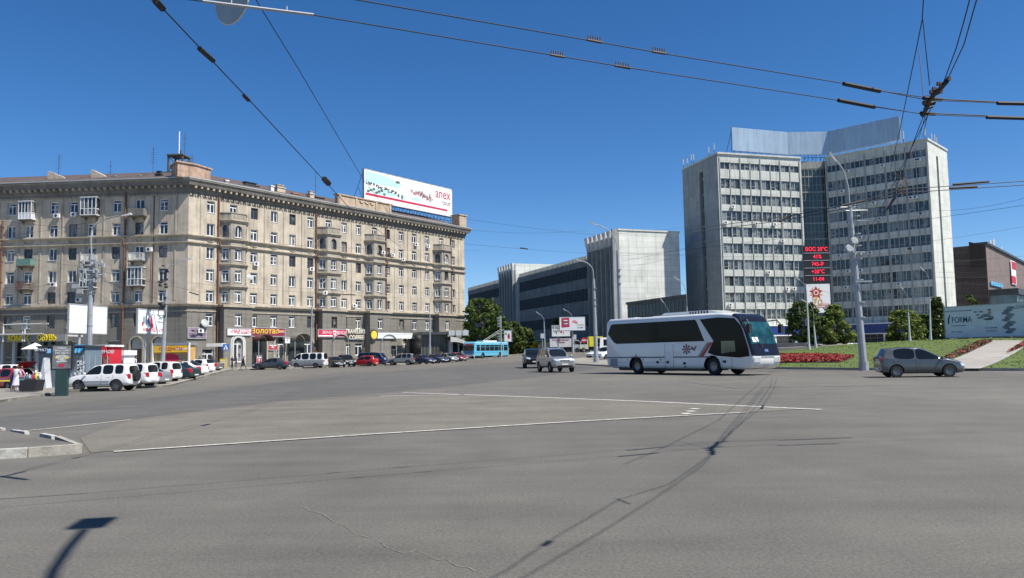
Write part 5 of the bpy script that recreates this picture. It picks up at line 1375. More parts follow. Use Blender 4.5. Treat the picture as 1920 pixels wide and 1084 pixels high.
# ---------------------------------------------------------------- COACH
def coach():
    L, Wd, H = 12.0, 2.52, 3.62
    t = thing('coach', 'long white and grey tour coach turning across the square with a black glazed front', 'bus')
    prof = [(-5.93, .55), (-5.4, .36), (3.2, .34), (4.05, .36), (5.35, .33), (5.78, .42), (5.92, .75), (5.93, 1.1), (5.80, 1.55), (5.45, 2.6), (5.05, 3.25), (4.6, 3.5), (3.6, 3.6), (-5.6, 3.6), (-5.9, 3.4), (-5.98, 2.4), (-5.98, 1.0)]
    m = MB(); m.xprism(prof, -Wd / 2, Wd / 2); me = mesh_of('body', m, P_COACH)
    o = bpy.data.objects.new('tmp', me); COL.objects.link(o)
    bv_ = o.modifiers.new('b', 'BEVEL'); bv_.width = .2; bv_.segments = 4; bv_.limit_method = 'ANGLE'; bv_.angle_limit = R(50)
    cs = []
    for ax in (3.05, -3.15):
        for s in (-1, 1):
            c = MB(Matrix.Translation((ax, s * 1.1, .52)) @ Matrix.Rotation(R(90), 4, 'X')); c.cyl((0, 0), .62, -.3, .3, 28); cm = mesh_of('cut', c, M_BLK); co = bpy.data.objects.new('c', cm); COL.objects.link(co); cs.append(co)
            b = o.modifiers.new('x', 'BOOLEAN'); b.object = co; b.operation = 'DIFFERENCE'; b.solver = 'EXACT'; b.material_mode = 'TRANSFER'
    body = finish(o); bpy.data.objects.remove(o)
    for c in cs: bpy.data.objects.remove(c)
    body.shade_smooth(); body.set_sharp_from_angle(angle=R(25)); body.name = 'body'
    body.materials.append(mat('gloss_black', (.010, .011, .016), rough=.15, spec=.3)); gi_ = len(body.materials) - 1
    body.materials.append(P_WHITE)
    for p in body.polygons:
        c = p.center
        if (p.normal.z > .35 and c.z > 3.2) or (c.x > 5.45 and c.z < 1.15 and p.normal.x > .3): p.material_index = gi_ + 1  # roof and nose foot set whiter in colour, standing for sunlight on them
        if c.x > 4.55 and 1.1 < c.z < 3.47 and abs(p.normal.y) < .97: p.material_index = gi_
    bo = obj('body', body, None, t); bt = bvh_of(body)
    for s in (-1, 1):
        y = s * (Wd / 2)
        def sp(name, poly, m_, off_=.006, parent=t):
            q = MB(); pts = [(x, y + s * off_, z) for x, z in poly] + [(x, y - s * .01, z) for x, z in poly]; n = len(poly)
            q.add(pts, [tuple(range(n))] + [(i, (i + 1) % n, n + (i + 1) % n, n + i) for i in range(n)]); return obj(name, q, m_, parent)
        w = sp('side_window', [(-5.72, 2.62), (-5.4, 3.2), (-5.2, 3.26), (1.9, 3.26), (2.75, 1.98), (-4.9, 1.95), (-5.15, 2.05)], M_CGL)
        for x in (-3.9, -2.45, -1.0, .45, 1.6): sp('window_joint', [(x, 1.97), (x + .03, 1.97), (x + .03, 3.25), (x, 3.25)], M_BLK, .010, w)
        sp('front_side_window', [(2.25, 3.26), (3.6, 3.32), (4.75, 3.22), (5.2, 2.75), (5.62, 1.5), (5.7, 1.08), (5.0, 1.0), (3.3, 1.12), (2.75, 1.3), (3.2, 1.98)], M_CGL)
        d = sp('driver_window', [(3.75, 1.25), (4.75, 1.35), (4.7, 1.95), (3.75, 1.95)], glass_mat('cab_glass', (.05, .09, .07)), .012)
        sp('white_pillar', [(1.95, 3.27), (2.2, 3.27), (3.2, 1.98), (2.85, 1.7), (2.55, 1.98)], P_COACHS, .011)
        sp('red_flash', [(3.15, 1.9), (2.9, 1.9), (2.15, 1.05), (2.4, 1.05)], mat('flash_red', (.38, .045, .04), rough=.35), .013)
        sp('grey_flash', [(2.88, 1.9), (2.72, 1.9), (1.95, 1.05), (2.13, 1.05)], mat('flash_grey', (.25, .27, .30), rough=.35), .013)
        sp('stripe', [(-5.9, 1.02), (-.65, 1.02), (-.65, 1.09), (-5.9, 1.09)], M_NAVY, .008)
        sp('stripe', [(.1, 1.02), (3.0, 1.02), (2.85, 1.09), (.1, 1.09)], M_NAVY, .008)
        for x in (-.62, .07, 3.75, 4.45): sp('panel_seam', [(x, .42), (x + .018, .42), (x + .018, 1.85 if x < 1 else 1.0), (x, 1.85 if x < 1 else 1.0)], M_SEAM, .004)
        sp('panel_seam', [(-5.3, .72), (-.6, .72), (-.6, .73), (-5.3, .73)], M_SEAM, .004)
        sp('vent_grille', [(-5.55, .5), (-4.85, .5), (-4.85, .98), (-5.55, .98)], mat('vent_grey', (.25, .27, .29), rough=.6), .006)
        for x, z in ((-1.25, .75), (-.4, .75), (.95, .68), (3.95, .78), (-1.0, .9), (3.5, .92), (-3.1, 1.22), (1.0, .47), (-3.9, .9), (-2.5, .9), (-4.6, .42), (-4.1, .42), (-3.7, .42)):
            r_ = .085 if z in (.75, .68, .78) else .04; sp('latch', [(x + r_ * 1.6 * math.cos(a * .785), z + r_ * math.sin(a * .785)) for a in range(8)], M_BLK, .01)
        # floral badge
        q = MB(); cx, cz = 1.15, 1.52
        for i in range(8):
            a = i * .785; q.add([(cx, y + s * .012, cz), (cx + .3 * math.cos(a - .25), y + s * .012, cz + .26 * math.sin(a - .25)), (cx + .38 * math.cos(a), y + s * .012, cz + .33 * math.sin(a)), (cx + .3 * math.cos(a + .25), y + s * .012, cz + .26 * math.sin(a + .25))], [(0, 1, 2, 3)])
        q.add([(cx + .35, y + s * .012, cz + .05), (cx + .6, y + s * .012, cz - .12), (cx + .8, y + s * .012, cz + .2), (cx + .7, y + s * .012, cz + .2), (cx + .6, y + s * .012, cz + .02), (cx + .42, y + s * .012, cz + .18)], [(0, 1, 2, 3, 4, 5)])
        bd = obj('floral_badge', q, mat('badge_dark', (.10, .06, .07), rough=.4), t)
        q = MB(Matrix.Translation((cx, y + s * .016, cz)) @ Matrix.Rotation(R(90), 4, 'X')); q.cyl((0, 0), .14, -.002, .002, 14); obj('badge_centre', q, mat('badge_rose', (.42, .16, .16), rough=.4), bd)
    # front glazing and mask
    X = Vector((-1, 0, 0))
    def fp(name, z0, z1, y0, y1, m_, off_, nu=14, nv=10, taper=0.0):
        q = patch(bt, None, None, None, X, nu, nv, off_, uvf=lambda u, v: Vector((8, (y0 + (y1 - y0) * u) * (1 - taper * v), z0 + (z1 - z0) * v))); return obj(name, q, m_, t, True)
    fp('front_mask', 1.08, 3.42, -1.255, 1.255, mat('gloss_black', (.010, .011, .016), rough=.15, spec=.3), .008, 20, 16)
    ws = fp('windscreen', 1.75, 3.0, -1.12, 1.12, mat('coach_screen', (.012, .055, .068), rough=.08, spec=.35, var=.6, scale=1.6), .02, 20, 16, .05)
    for s in (-1, 1): fp('headlight', .74, 1.0, s * .62, s * 1.18, M_HLT, .02, 8, 4); fp('fog_light', .5, .6, s * .85, s * 1.0, M_HLT, .02, 3, 3)
    fp('chrome_bar', 1.0, 1.05, -.6, .6, M_CHR, .03, 8, 2)
    fp('number_plate', .5, .64, -.3, .3, M_PLT, .03, 4, 2)
    fp('route_card', 1.85, 2.12, -.95, -.45, M_WHITE, .03, 4, 3)
    fp('badge', 1.3, 1.44, -.16, .16, M_CHR, .03, 4, 3)
    for s in (-1, 1):
        q = MB(); q.tube([(5.86, -s * .1 - .3, 1.46), (5.66, s * .5 - .3, 2.15)], .015, 5); obj('wiper', q, M_BLK, t)
    # arms with mirrors
    for s in (-1, 1):
        q = MB(); q.tube([(5.2, s * 1.15, 3.05), (5.65, s * 1.35, 3.1), (5.85, s * 1.42, 2.85)], .04, 6); q.box(5.75, 5.95, s * 1.42 - .12, s * 1.42 + .12, 2.35, 2.85); o_ = obj('mirror_arm', q, M_BLK, t)
    q = MB(); q.box(-.9, 2.6, -.85, .85, 3.58, 3.80); q.add([(2.6, -.85, 3.58), (2.6, .85, 3.58), (2.6, .85, 3.8), (2.6, -.85, 3.8), (3.6, -.8, 3.6), (3.6, .8, 3.6)], [(3, 2, 5, 4), (0, 3, 4), (1, 5, 2)])
    q.add([(-.9, -.85, 3.58), (-.9, .85, 3.58), (-.9, .85, 3.8), (-.9, -.85, 3.8), (-1.4, -.8, 3.6), (-1.4, .8, 3.6)], [(3, 4, 5, 2), (0, 4, 3), (1, 2, 5)])
    ac = obj('roof_unit', q, P_COACH, t)
    q = MB(); [q.box(1.1 + k * .22, 1.22 + k * .22, -.856, -.849, 3.63, 3.77) for k in range(7)]; obj('vents', q, M_BLK, ac)
    for x in (-4.4, -2.1): q = MB(); q.box(x - .35, x + .35, -.35, .35, 3.58, 3.68); obj('roof_hatch', q, P_COACH, t)
    q = MB(); q.box(-4.9, 2.3, -1.1, 1.1, .22, .4); obj('underframe', q, M_BLK, t)
    wm = wheel_meshes(.5, .3, 9, .55)
    for s in (-1, 1):
        pass
    put_wheels(t, (3.05, -3.15), 1.02, .5, wm)
    m_ = MB(); [m_.cyl((0, 0), .1, -.1, .1) for _ in (0,)]
    for x in (-2.0, ): 
        q = MB(); q.box(x - .5, x + .4, .5, 1.15, .15, .5); q.box(x - .5, x + .4, -1.15, -.5, .15, .5); obj('stowage_box', q, M_BLK, t)
    return t
P_COACH = paint('coach_white', (.70, .70, .69)); P_COACHS = paint('coach_pillar', (.55, .57, .6)); M_NAVY = mat('stripe_navy', (.03, .035, .07), rough=.3)
M_CGL = glass_mat('coach_glass', (.006, .008, .010), rough=.08, spec=.1)
co = coach(); pf = at_y(1410, 650, 46.0); pr_ = at_y(1140, 650, 56.0)
hd = Vector((pf.x - pr_.x, pf.y - pr_.y)).normalized(); sn = Vector((-hd.y, hd.x))   # left of travel = side away
mid = Vector(((pf.x + pr_.x) / 2, (pf.y + pr_.y) / 2)) + sn * 1.26
co.location = (mid.x, mid.y, gz(mid.x, mid.y)); co.rotation_euler = (0, 0, math.atan2(hd.y, hd.x)); co.scale = (1.06,) * 3
# ---------------------------------------------------------------- TROLLEYBUS
def trolley():
    L, Wd, H = 11.5, 2.5, 2.95
    P1 = paint('trolley_blue', (.11, .42, .60)); P2 = paint('trolley_deep', (.02, .14, .30))
    t = thing('trolleybus', 'light blue trolleybus with two raised poles stopped beyond the parked row', 'trolleybus')
    prof = [(-5.7, .4), (5.6, .4), (5.72, .8), (5.7, 1.4), (5.45, 2.7), (5.3, 2.95), (-5.5, 2.95), (-5.7, 2.7)]
    m = MB(); m.xprism(prof, -Wd / 2, Wd / 2); me = mesh_of('body', m, P1); o = bpy.data.objects.new('tmp', me); COL.objects.link(o)
    b = o.modifiers.new('b', 'BEVEL'); b.width = .15; b.segments = 3; b.limit_method = 'ANGLE'; b.angle_limit = R(50); cs = []
    for ax in (3.0, -2.7):
        for s in (-1, 1):
            c = MB(Matrix.Translation((ax, s * 1.1, .48)) @ Matrix.Rotation(R(90), 4, 'X')); c.cyl((0, 0), .58, -.3, .3, 24); cm = mesh_of('cut', c, M_BLK); co_ = bpy.data.objects.new('c', cm); COL.objects.link(co_); cs.append(co_)
            x = o.modifiers.new('x', 'BOOLEAN'); x.object = co_; x.operation = 'DIFFERENCE'; x.solver = 'EXACT'; x.material_mode = 'TRANSFER'
    body = finish(o); bpy.data.objects.remove(o); [bpy.data.objects.remove(c) for c in cs]
    body.shade_smooth(); body.set_sharp_from_angle(angle=R(25)); obj('body', body, None, t); bt = bvh_of(body)
    for s in (-1, 1):
        y = s * Wd / 2
        for x0, x1 in ((-5.3, -4.0), (-3.7, -2.3), (-2.2, -.8), (-.7, .7), (.8, 2.2), (2.3, 3.7), (3.9, 5.0)):
            q = MB(); q.box(x0, x1, min(y - .01, y + s * .008), max(y - .01, y + s * .008), 1.35, 2.4); w = obj('side_window', q, M_GLS, t)
            q = MB(); q.box(x0, x1, min(y, y + s * .02), max(y, y + s * .02), 2.05, 2.09); obj('window_bar', q, P1, w)
        q = MB(); q.box(-5.6, 5.5, min(y, y + s * .006), max(y, y + s * .006), 1.05, 1.1); obj('stripe', q, P2, t)
        q = MB(); q.box(-5.6, 5.5, min(y, y + s * .01), max(y, y + s * .01), 2.72, 2.8); obj('roof_rail', q, P_WHITE, t)
    X = Vector((-1, 0, 0))
    def fp(nm, z0, z1, y0, y1, m_, o_): return obj(nm, patch(bt, None, None, None, X, 10, 6, o_, uvf=lambda u, v: Vector((8, y0 + (y1 - y0) * u, z0 + (z1 - z0) * v))), m_, t, True)
    fp('front_panel', .6, 1.35, -1.18, 1.18, P2, .008); fp('windscreen', 1.38, 2.35, -1.12, 1.12, M_GLS, .012); fp('destination_board', 2.4, 2.62, -.9, .9, mat('board_red', (.4, .03, .05)), .015)
    q = MB(); q.box(5.6, 5.85, -1.2, 1.2, .42, .68); obj('bumper', q, P_WHITE, t)
    for s in (-1, 1): fp('headlight', .8, .95, s * .8, s * 1.0, M_HLT, .02)
    q = MB(); q.box(-2.5, 2.0, -.7, .7, 2.94, 3.2); obj('roof_equipment', q, P_WHITE, t)
    for s in (-1, 1): q = MB(); q.tube([(.5, s * .3, 3.2), (-3.5, s * .32, 4.6), (-5.6, s * .35, 5.35)], .04, 5); obj('trolley_pole', q, M_GREY, t)
    put_wheels(t, (3.0, -2.7), 1.02, .48, wheel_meshes(.48, .28, 8, .55))
    return t
tr = trolley(); a = at_y(885, 660, 137); b = at_y(951, 655, 147)
h = Vector((a.x - b.x, a.y - b.y)).normalized(); tr.rotation_euler = (0, 0, math.atan2(h.y, h.x)); 
c_ = Vector((a.x, a.y)) - h * 5.8 + Vector((-h.y, h.x)) * 0.0
tr.location = (c_.x - .7, c_.y + .5, gz(c_.x, c_.y))
# ---------------------------------------------------------------- TRUCKS and the white bus
def truck(name, label, cabm, boxm, Lb, Hb, px, Y, hx, hy, txt=None, cabx=1.7):
    t = thing(name, label, 'truck'); r = .45; W2 = 1.2
    q = MB(); q.box(-Lb, 0, -W2, W2, 1.05, 1.05 + Hb); bx = obj('cargo_box', q, boxm, t)
    q = MB(); q.box(-Lb, cabx, -.5, .5, .55, .95); obj('chassis', q, M_BLK, t)
    q = MB(); q.xprism([(.15, .6), (cabx + .05, .6), (cabx + .1, 1.4), (cabx - .25, 2.35), (.15, 2.4)], -1.1, 1.1); cb = obj('cab', q, cabm, t)
    q = MB(); q.add([(cabx + .085, -.95, 1.45), (cabx + .085, .95, 1.45), (cabx - .21, .9, 2.25), (cabx - .21, -.9, 2.25)], [(0, 1, 2, 3)]); q.M = Matrix.Translation((.02, 0, 0)); obj('windscreen', q, M_GLS, cb)
    for s in (-1, 1): q = MB(); q.add([(.4, s * 1.108, 1.5), (cabx - .05, s * 1.108, 1.5), (cabx - .3, s * 1.108, 2.2), (.4, s * 1.108, 2.2)], [(0, 1, 2, 3)]); obj('side_window', q, M_GLS, cb)
    put_wheels(t, (cabx - .6, -Lb * .72), .98, r, wheel_meshes(r, .28, 6, .5)); place(t, px, Y, hx, hy); return t
TWH = mat('tarpaulin_white', (.7, .7, .69), rough=.7, var=.08)
tk = truck('box_truck', 'white box truck with red lettering on its long side parked beyond the off-roaders', paint('cab_pale', (.5, .58, .62)), TWH, 4.2, 1.65, 1072, 155, 1, -.05)
Mx = frame((-4.1, -1.205, 0), (1, 0))
obj('lettering', text_mb('ГРУЗОПЕРЕВОЗКИ', .36, Matrix.Translation((-2.1, -1.215, 2.4)), bold=.01), mat('sign_letter_red', (.42, .02, .04)), tk)
obj('lettering', text_mb('ПЕРЕЕЗДЫ', .3, Matrix.Translation((-2.1, -1.215, 1.95)), bold=.01), MATS['sign_letter_red'], tk)
truck('box_truck', 'small truck with a pale cab and bright yellow box right of the white truck', paint('cab_cream', (.6, .6, .5)), mat('box_yellow', (.75, .65, .02), rough=.5), 2.6, 1.9, 1104, 150, -1, -.06)
wb = thing('white_bus', 'white bus partly hidden between the grey pole and the coach', 'bus'); q = MB(); q.xprism([(-3.5, .4), (3.4, .4), (3.55, 1.2), (3.4, 2.7), (-3.5, 2.75)], -1.1, 1.1); obj('body', q, P_WHITE, wb)
for s in (-1, 1):
    for x in (-2.9, -1.4, .1, 1.6): q = MB(); q.box(x, x + 1.3, s * 1.105 - .01, s * 1.105 + .01, 1.4, 2.4); obj('side_window', q, M_GLS, wb)
q = MB(); q.add([(3.57, -.95, 1.25), (3.57, .95, 1.25), (3.43, .95, 2.5), (3.43, -.95, 2.5)], [(0, 1, 2, 3)]); obj('windscreen', q, M_GLS, wb)
put_wheels(wb, (2.2, -2.2), .95, .42, wheel_meshes(.42, .25, 6, .5)); place(wb, 1158, 128, -.95, -.3)
# ================================================================= STREET FURNITURE, SIGNS, STALLS
M_STL = mat('galvanised', (.34, .355, .37), rough=.5, metal=.25, var=.14, scale=2); M_CON = mat('concrete_pole', (.36, .355, .34), rough=.85, var=.15, scale=1.5, streak=.2)
M_LAMP = mat('lamp_shell', (.55, .56, .55), rough=.4, var=.1); M_CABLE = mat('cable_black', (.014, .014, .016), rough=.7)
def lamp_post(name, label, px, py_b, Y, arm, r0, r1, z_top=None, f=gz, lean=0.0, mtl=None, group=None, head=(.68, .24), two=False):
    """arm: list of picture points from pole top to lamp head, all at depth Y"""
    p = at_y(px, py_b, Y); zb = f(p.x, Y); t = thing(name, label, 'street lamp', (p.x, Y, zb), 0, group)
    A = [at_y(a, b, Y) - Vector((p.x, Y, zb)) for a, b in arm]
    for a in A: a.y = 0
    zt = A[0].z if z_top is None else z_top
    q = MB(); xt = A[0].x; q.tube([(0, 0, -.3), (xt * .5, 0, zt * .5), (xt, 0, zt)], r0, 10, r1); q.tube([(0, 0, -.1), (0, 0, .5)], r0 * 1.25, 10); obj('pole', q, mtl or M_STL, t, True)
    B = []
    for i in range(len(A) - 1):
        for k in range(5):
            u = k / 5; P0, P1, P2, P3 = A[max(i - 1, 0)], A[i], A[i + 1], A[min(i + 2, len(A) - 1)]
            B.append(.5 * ((2 * P1) + (P2 - P0) * u + (2 * P0 - 5 * P1 + 4 * P2 - P3) * u * u + (3 * P1 - P0 - 3 * P2 + P3) * u ** 3))
    B.append(A[-1])
    q = MB(); q.tube(B, r1 * .36, 7); ar = obj('arm', q, M_STL, t, True)
    d = (A[-1] - A[-2]).normalized(); e = A[-1]
    ang = math.atan2(d.z, d.x)
    q = MB(Matrix.Translation(e) @ Matrix.Rotation(-ang, 4, 'Y')); L, h = head
    q.add([(-.1, -.06, -.05), (L, -h / 2, -.07), (L, h / 2, -.07), (-.1, .06, -.05), (-.1, -.06, .06), (L * .9, -h / 2 * .8, .08), (L * .9, h / 2 * .8, .08), (-.1, .06, .06)], [(0, 3, 2, 1), (4, 5, 6, 7), (0, 1, 5, 4), (1, 2, 6, 5), (2, 3, 7, 6), (3, 0, 4, 7)])
    obj('lamp_head', q, M_LAMP, t); return t
def clamps(t, zs, r):
    q = MB()
    for z in zs: q.cyl((0, 0), r * 1.25, z, z + .06, 10)
    obj('clamps', q, M_STL, t)
lp = lamp_post('street_lamp', 'thick grey lamp post hung with cables behind the nearest white suv', 166, 700, 58, [(171.5, 478), (171, 440), (178, 422), (208, 408), (230, 404)], .24, .14)
clamps(lp, (4.5, 6.9, 7.6, 8.2, 8.6, 9.0, 9.4), .18)
q = MB()
for i, (z, w) in enumerate(((9.3, .9), (9.0, 1.1), (8.6, .7), (8.3, 1.2), (7.9, .8))): q.tube([(-w * .6, -.2, z), (w, -.25, z - .05)], .035, 5); [q.box(w * k - .07, w * k + .07, -.35, -.15, z - .2, z + .1) for k in (-.5, .5, .95)]
q.box(-.9, -.45, -.3, -.15, 6.9, 7.25); q.box(-1.25, -.75, -.3, -.15, 7.3, 7.6); q.tube([(-.9, -.2, 7.1), (0, -.2, 7.2)], .03, 5)
obj('insulator_brackets', q, M_GREY, lp)
lp2 = lamp_post('street_lamp', 'lamp post with bundled cables in front of the corner of the apartment building', 304, 700, 82, [(312, 545), (315, 505), (330, 494), (350, 487.5)], .24, .13)
q = MB(); random.seed(3)
for i in range(22): z = 5.5 + random.random() * 6; x = random.uniform(-.4, .3); q.box(x, x + random.uniform(.1, .35), -.4, -.15, z, z + random.uniform(.06, .22))
q.tube([(.4 * math.sin(a * .5), -.3, 6.4 + a * .0 + .5 * math.cos(a * .5)) for a in range(14)], .04, 5); obj('cable_bundle', q, M_CABLE, lp2)
lamp_post('street_lamp', 'tall lamp post with curved arm in front of the bay with the jeweller sign', 582, 690, 112, [(585, 575), (586, 553), (594, 537), (604, 531)], .2, .1)
lamp_post('street_lamp', 'slim lamp post standing by the glass pavilion behind the navy cars', 806, 668, 132, [(806, 590), (806, 566), (812, 551), (816, 547)], .18, .1)
lp3 = lamp_post('street_lamp', 'pale grey lamp post on the mid road island left of the coach', 1118, 679, 88, [(1113, 523), (1111, 505), (1102, 494), (1089, 489)], .26, .15)
clamps(lp3, (3.2, 6.5, 7.2, 8.4), .2)
lp4 = lamp_post('street_lamp', 'tall lamp post rising behind the tail of the coach before the white slab wall', 1166, 690, 74, [(1158, 470), (1153, 448), (1138, 430), (1117, 421)], .26, .14)
clamps(lp4, (4.5, 7.9, 8.6, 9.2), .2)
lamp_post('street_lamp', 'thin lamp post over the coach roof by the left edge of the office tower', 1290, 670, 100, [(1288, 575), (1286, 548), (1279, 530), (1271, 524)], .16, .09)
lamp_post('street_lamp', 'small lamp over the middle of the coach roof before the dark low wing', 1256, 670, 120, [(1256, 600), (1254, 586), (1248, 573), (1243, 566)], .13, .07)
lp5 = lamp_post('street_lamp', 'very thick grey trolley wire post with a lamp on the lawn edge beside the hatchback', 1620, 694, 52.2, [(1593, 387), (1590, 350), (1580, 318), (1566, 300)], .25, .15, f=lambda x, y: .1)
clamps(lp5, (3.4, 4.4, 5.9, 7.3, 7.6, 8.2, 9.0, 10.2), .21)
q = MB(); q.box(-.4, .7, -.35, -.25, 5.75, 5.85); q.box(-.5, .3, -.45, -.3, 7.7, 7.8)
q.tube([(-1.0, 0, 10.85), (-.05, 0, 10.85), (-.05, 0, 10.0)], .05, 5); q.tube([(-.7, -.1, 10.6), (.1, -.1, 10.6)], .04, 5); q.tube([(.0, -.1, 10.6), (.75, -.1, 10.6), (.75, -.1, 9.9), (.0, -.1, 9.9)], .05, 5)
obj('bracket', q, M_STL, lp5)
for z, x, r_ in ((8.6, -.25, .30), (9.1, .1, .27)):
    q = MB(Matrix.Translation((x - .45, -.4, z - .6)) @ Matrix.Rotation(R(80), 4, 'X')); q.cyl((0, 0), r_, -.03, .05, 18, r_ * .7); obj('small_dish', q, M_GREY, lp5)
def lzp(x, y): return lz(x, y)
for px, pyb, Y, arm, lab in ((1517, 655, 90, [(1513, 560), (1511, 540), (1503, 528), (1498, 524)], 'slim lamp post before the anniversary poster, left of a pair'),
                             (1530, 652, 96, [(1526, 610), (1525, 585), (1518, 570), (1511, 566)], 'slim lower lamp post before the anniversary poster, right of a pair'),
                             (1706, 641, 92, [(1703, 585), (1702, 560), (1697, 548), (1692, 541)], 'thin lamp post between the two bushes on the lawn'),
                             (1745, 640, 94, [(1743, 560), (1741, 525), (1737, 512), (1732, 507)], 'pale lamp post left of the white hoarding on the lawn')):
    lamp_post('street_lamp', lab, px, pyb, Y, arm, .13, .07, f=lambda x, y: lz(x, min(y, 90)), mtl=M_LAMP)
lamp_post('street_lamp', 'thin distant lamp post behind the black off-roader', 1022, 662, 150, [(1020, 603), (1019, 597), (1014, 591), (1010, 588)], .17, .1)
lamp_post('street_lamp', 'distant lamp rising over the upper roadside billboard', 1074, 662, 152, [(1073, 598), (1071, 590), (1066, 585), (1061, 582)], .17, .1)
# stopping shadow caster: the lamp post beside the photographer
sh = lambda px, py, z: on_ground(px, py) + SDIR * (z / SDIR.z)
h_ = sh(173, 981, 9); A_ = [sh(158, 993, 9), sh(128, 1028, 8.95), sh(100, 1070, 8.8), sh(84, 1120, 8.5), sh(78, 1200, 8.0)]
b_ = A_[-1]; t = thing('street_lamp', 'lamp post beside the viewpoint whose shadow falls across the near road', 'street lamp', (b_.x, b_.y - .1, 0)); o_ = t.location.copy()
q = MB(); q.tube([(0, 0, 0), (0, 0, 7.6), b_ - o_], .07, 8); q.tube([a - o_ for a in A_[::-1]], .045, 8); obj('pole', q, M_STL, t)
q = MB(Matrix.Translation(h_ - o_) @ Matrix.Rotation(R(12), 4, 'Z')); q.box(-.15, .15, -.25, .25, -.05, .06); obj('lamp_head', q, M_LAMP, t)
# ---------- advertising
def board(name, label, cat, p0, p1, z0, z1, m, th=.12, legs=(), col_=M_GREY, legw=.12, frame_m=None):
    t = thing(name, label, cat, (p0.x, p0.y, 0)); M = frame((0, 0, 0), Vector((p1.x - p0.x, p1.y - p0.y))); L = Vector((p1.x - p0.x, p1.y - p0.y)).length
    q = MB(M); q.box(0, L, 0, th, z0, z1); obj('panel', q, m, t)
    q = MB(M); b = .09
    q.box(-b, L + b, -.03, th + .05, z0 - b, z0 - .001); q.box(-b, L + b, -.03, th + .05, z1 + .001, z1 + b); q.box(-b, -.001, -.03, th + .05, z0, z1); q.box(L + .001, L + b, -.03, th + .05, z0, z1); obj('frame', q, frame_m or M_GREY, t)
    for x, zb in legs: q = MB(M); q.tube([(x, th + .2, zb), (x, th + .2, z1 - .3)], legw, 8); obj('leg', q, col_, t)
    return t, M, L
def blobs(name, t, M, m, poly, y=-.006):
    q = MB(M)
    for pl in poly: q.add([(x, y, z) for x, z in pl], [tuple(range(len(pl)))])
    return obj(name, q, m, t)
def txt(t, M, s, size, x, z, m, name='lettering', y=-.012, **k): return obj(name, text_mb(s, size, M @ Matrix.Translation((x, y, z)), depth=.016, **k), m, t)
def rag(cx, cz, rx, rz, n=9, seed=0, jit=.35):
    rr = random.Random(seed); return [(cx + rx * math.cos(2 * math.pi * i / n) * (1 - jit * rr.random()), cz + rz * math.sin(2 * math.pi * i / n) * (1 - jit * rr.random())) for i in range(n)]
M_SRED = mat('sign_crimson', (.50, .02, .07), var=.05); M_AQUA = mat('print_aqua', (.45, .74, .72), var=.15, scale=3); M_DKP = mat('print_dark', (.10, .11, .10), var=.5, scale=4)
M_PINKP = mat('print_rose', (.5, .28, .3), var=.4, scale=4); M_YEL = mat('sign_yellow', (.72, .55, .05), var=.1); M_BOARDW = mat('board_white', (.78, .79, .79), rough=.6, var=.03)
# rooftop billboard
def onR(px, py, inset=3.0):
    P = C0 + Vector((-uR.y, uR.x, 0)) * inset; t_, z_ = hit(px, py, P, uR); return P + uR.to_3d() * t_, z_
pa_, za = onR(683, 317); pb_, zb_ = onR(847, 355); _, zc_ = onR(683, 374); _, zd_ = onR(850, 407)
bb, MBB, LB = board('rooftop_billboard', 'large white travel billboard with red stripe on the roof of the apartment building', 'billboard', pa_, pb_, (zc_ + zd_) / 2, (za + zb_) / 2, M_BOARDW, .25)
z0, z1 = (zc_ + zd_) / 2, (za + zb_) / 2; HB_ = z1 - z0
q = MB(MBB)
n = 12
for k in range(n + 1):
    x = LB * k / n; q.tube([(x, .4, 28.2), (x, .4, z1)], .07, 4); q.tube([(x, .4, z1 - .6), (x, 4.0, 28.6)], .06, 4); q.tube([(x, .4, z0), (min(LB, x + LB / n), .4, 28.4)], .05, 4); q.tube([(x, .4, z0), (x, -.9, z0 - .4)], .04, 4)
    q.tube([(x, .1, z1), (x, -.5, z1 + .35)], .03, 4)
for z, y in ((z0 - .4, -.9), (z0 - .2, .4), (z0 - .9, .4), (28.4, .4)): q.tube([(0, y, z), (LB, y, z)], .06, 4)
for k in range(3): q.tube([(0, .4 + k * 1.2, z1 - 1 - k * 2.2), (0, .4, z0)], .05, 4)
obj('lattice', q, M_MET, bb)
blobs('red_stripe', bb, MBB, M_SRED, [[(.3, z0 + HB_ * .16), (LB * .94, z0 + HB_ * .155), (LB * .94, z0 + HB_ * .225), (.3, z0 + HB_ * .24)]])
blobs('sea_print', bb, MBB, M_AQUA, [[(.4, z0 + HB_ * .58), (LB * .36, z0 + HB_ * .60), (LB * .40, z0 + HB_ * .76), (LB * .22, z0 + HB_ * .92), (.4, z0 + HB_ * .95)], rag(LB * .18, z0 + HB_ * .36, 4.6, .8, 9, 1), rag(LB * .42, z0 + HB_ * .34, .9, .6, 7, 2), rag(LB * .56, z0 + HB_ * .36, 1.8, .5, 8, 9)])
rr = random.Random(8)
blobs('town_print', bb, MBB, M_DKP, [rag(LB * (.03 + .30 * i / 46) + rr.uniform(-.3, .3), z0 + HB_ * (.58 - .0035 * i + rr.uniform(-.05, .05)), rr.uniform(.15, .4), rr.uniform(.12, .4), 6, i, .6) for i in range(46)] + [rag(LB * (.04 + .028 * i), z0 + HB_ * (.30 + .05 * (i % 3)), .5, .32, 6, 40 + i) for i in range(7)] + [rag(LB * .36, z0 + HB_ * .36, .4, .5, 6, 77), rag(LB * .40, z0 + HB_ * .33, .35, .7, 6, 78), rag(LB * .35, z0 + HB_ * .8, .8, .3, 9, 79)], -.011)
blobs('people_print', bb, MBB, M_PINKP, [rag(LB * (.50 + .24 * i / 30), z0 + HB_ * (.60 - .004 * i + rr.uniform(-.06, .06)), rr.uniform(.12, .35), rr.uniform(.3, .8), 7, 100 + i, .6) for i in range(30)], -.011)
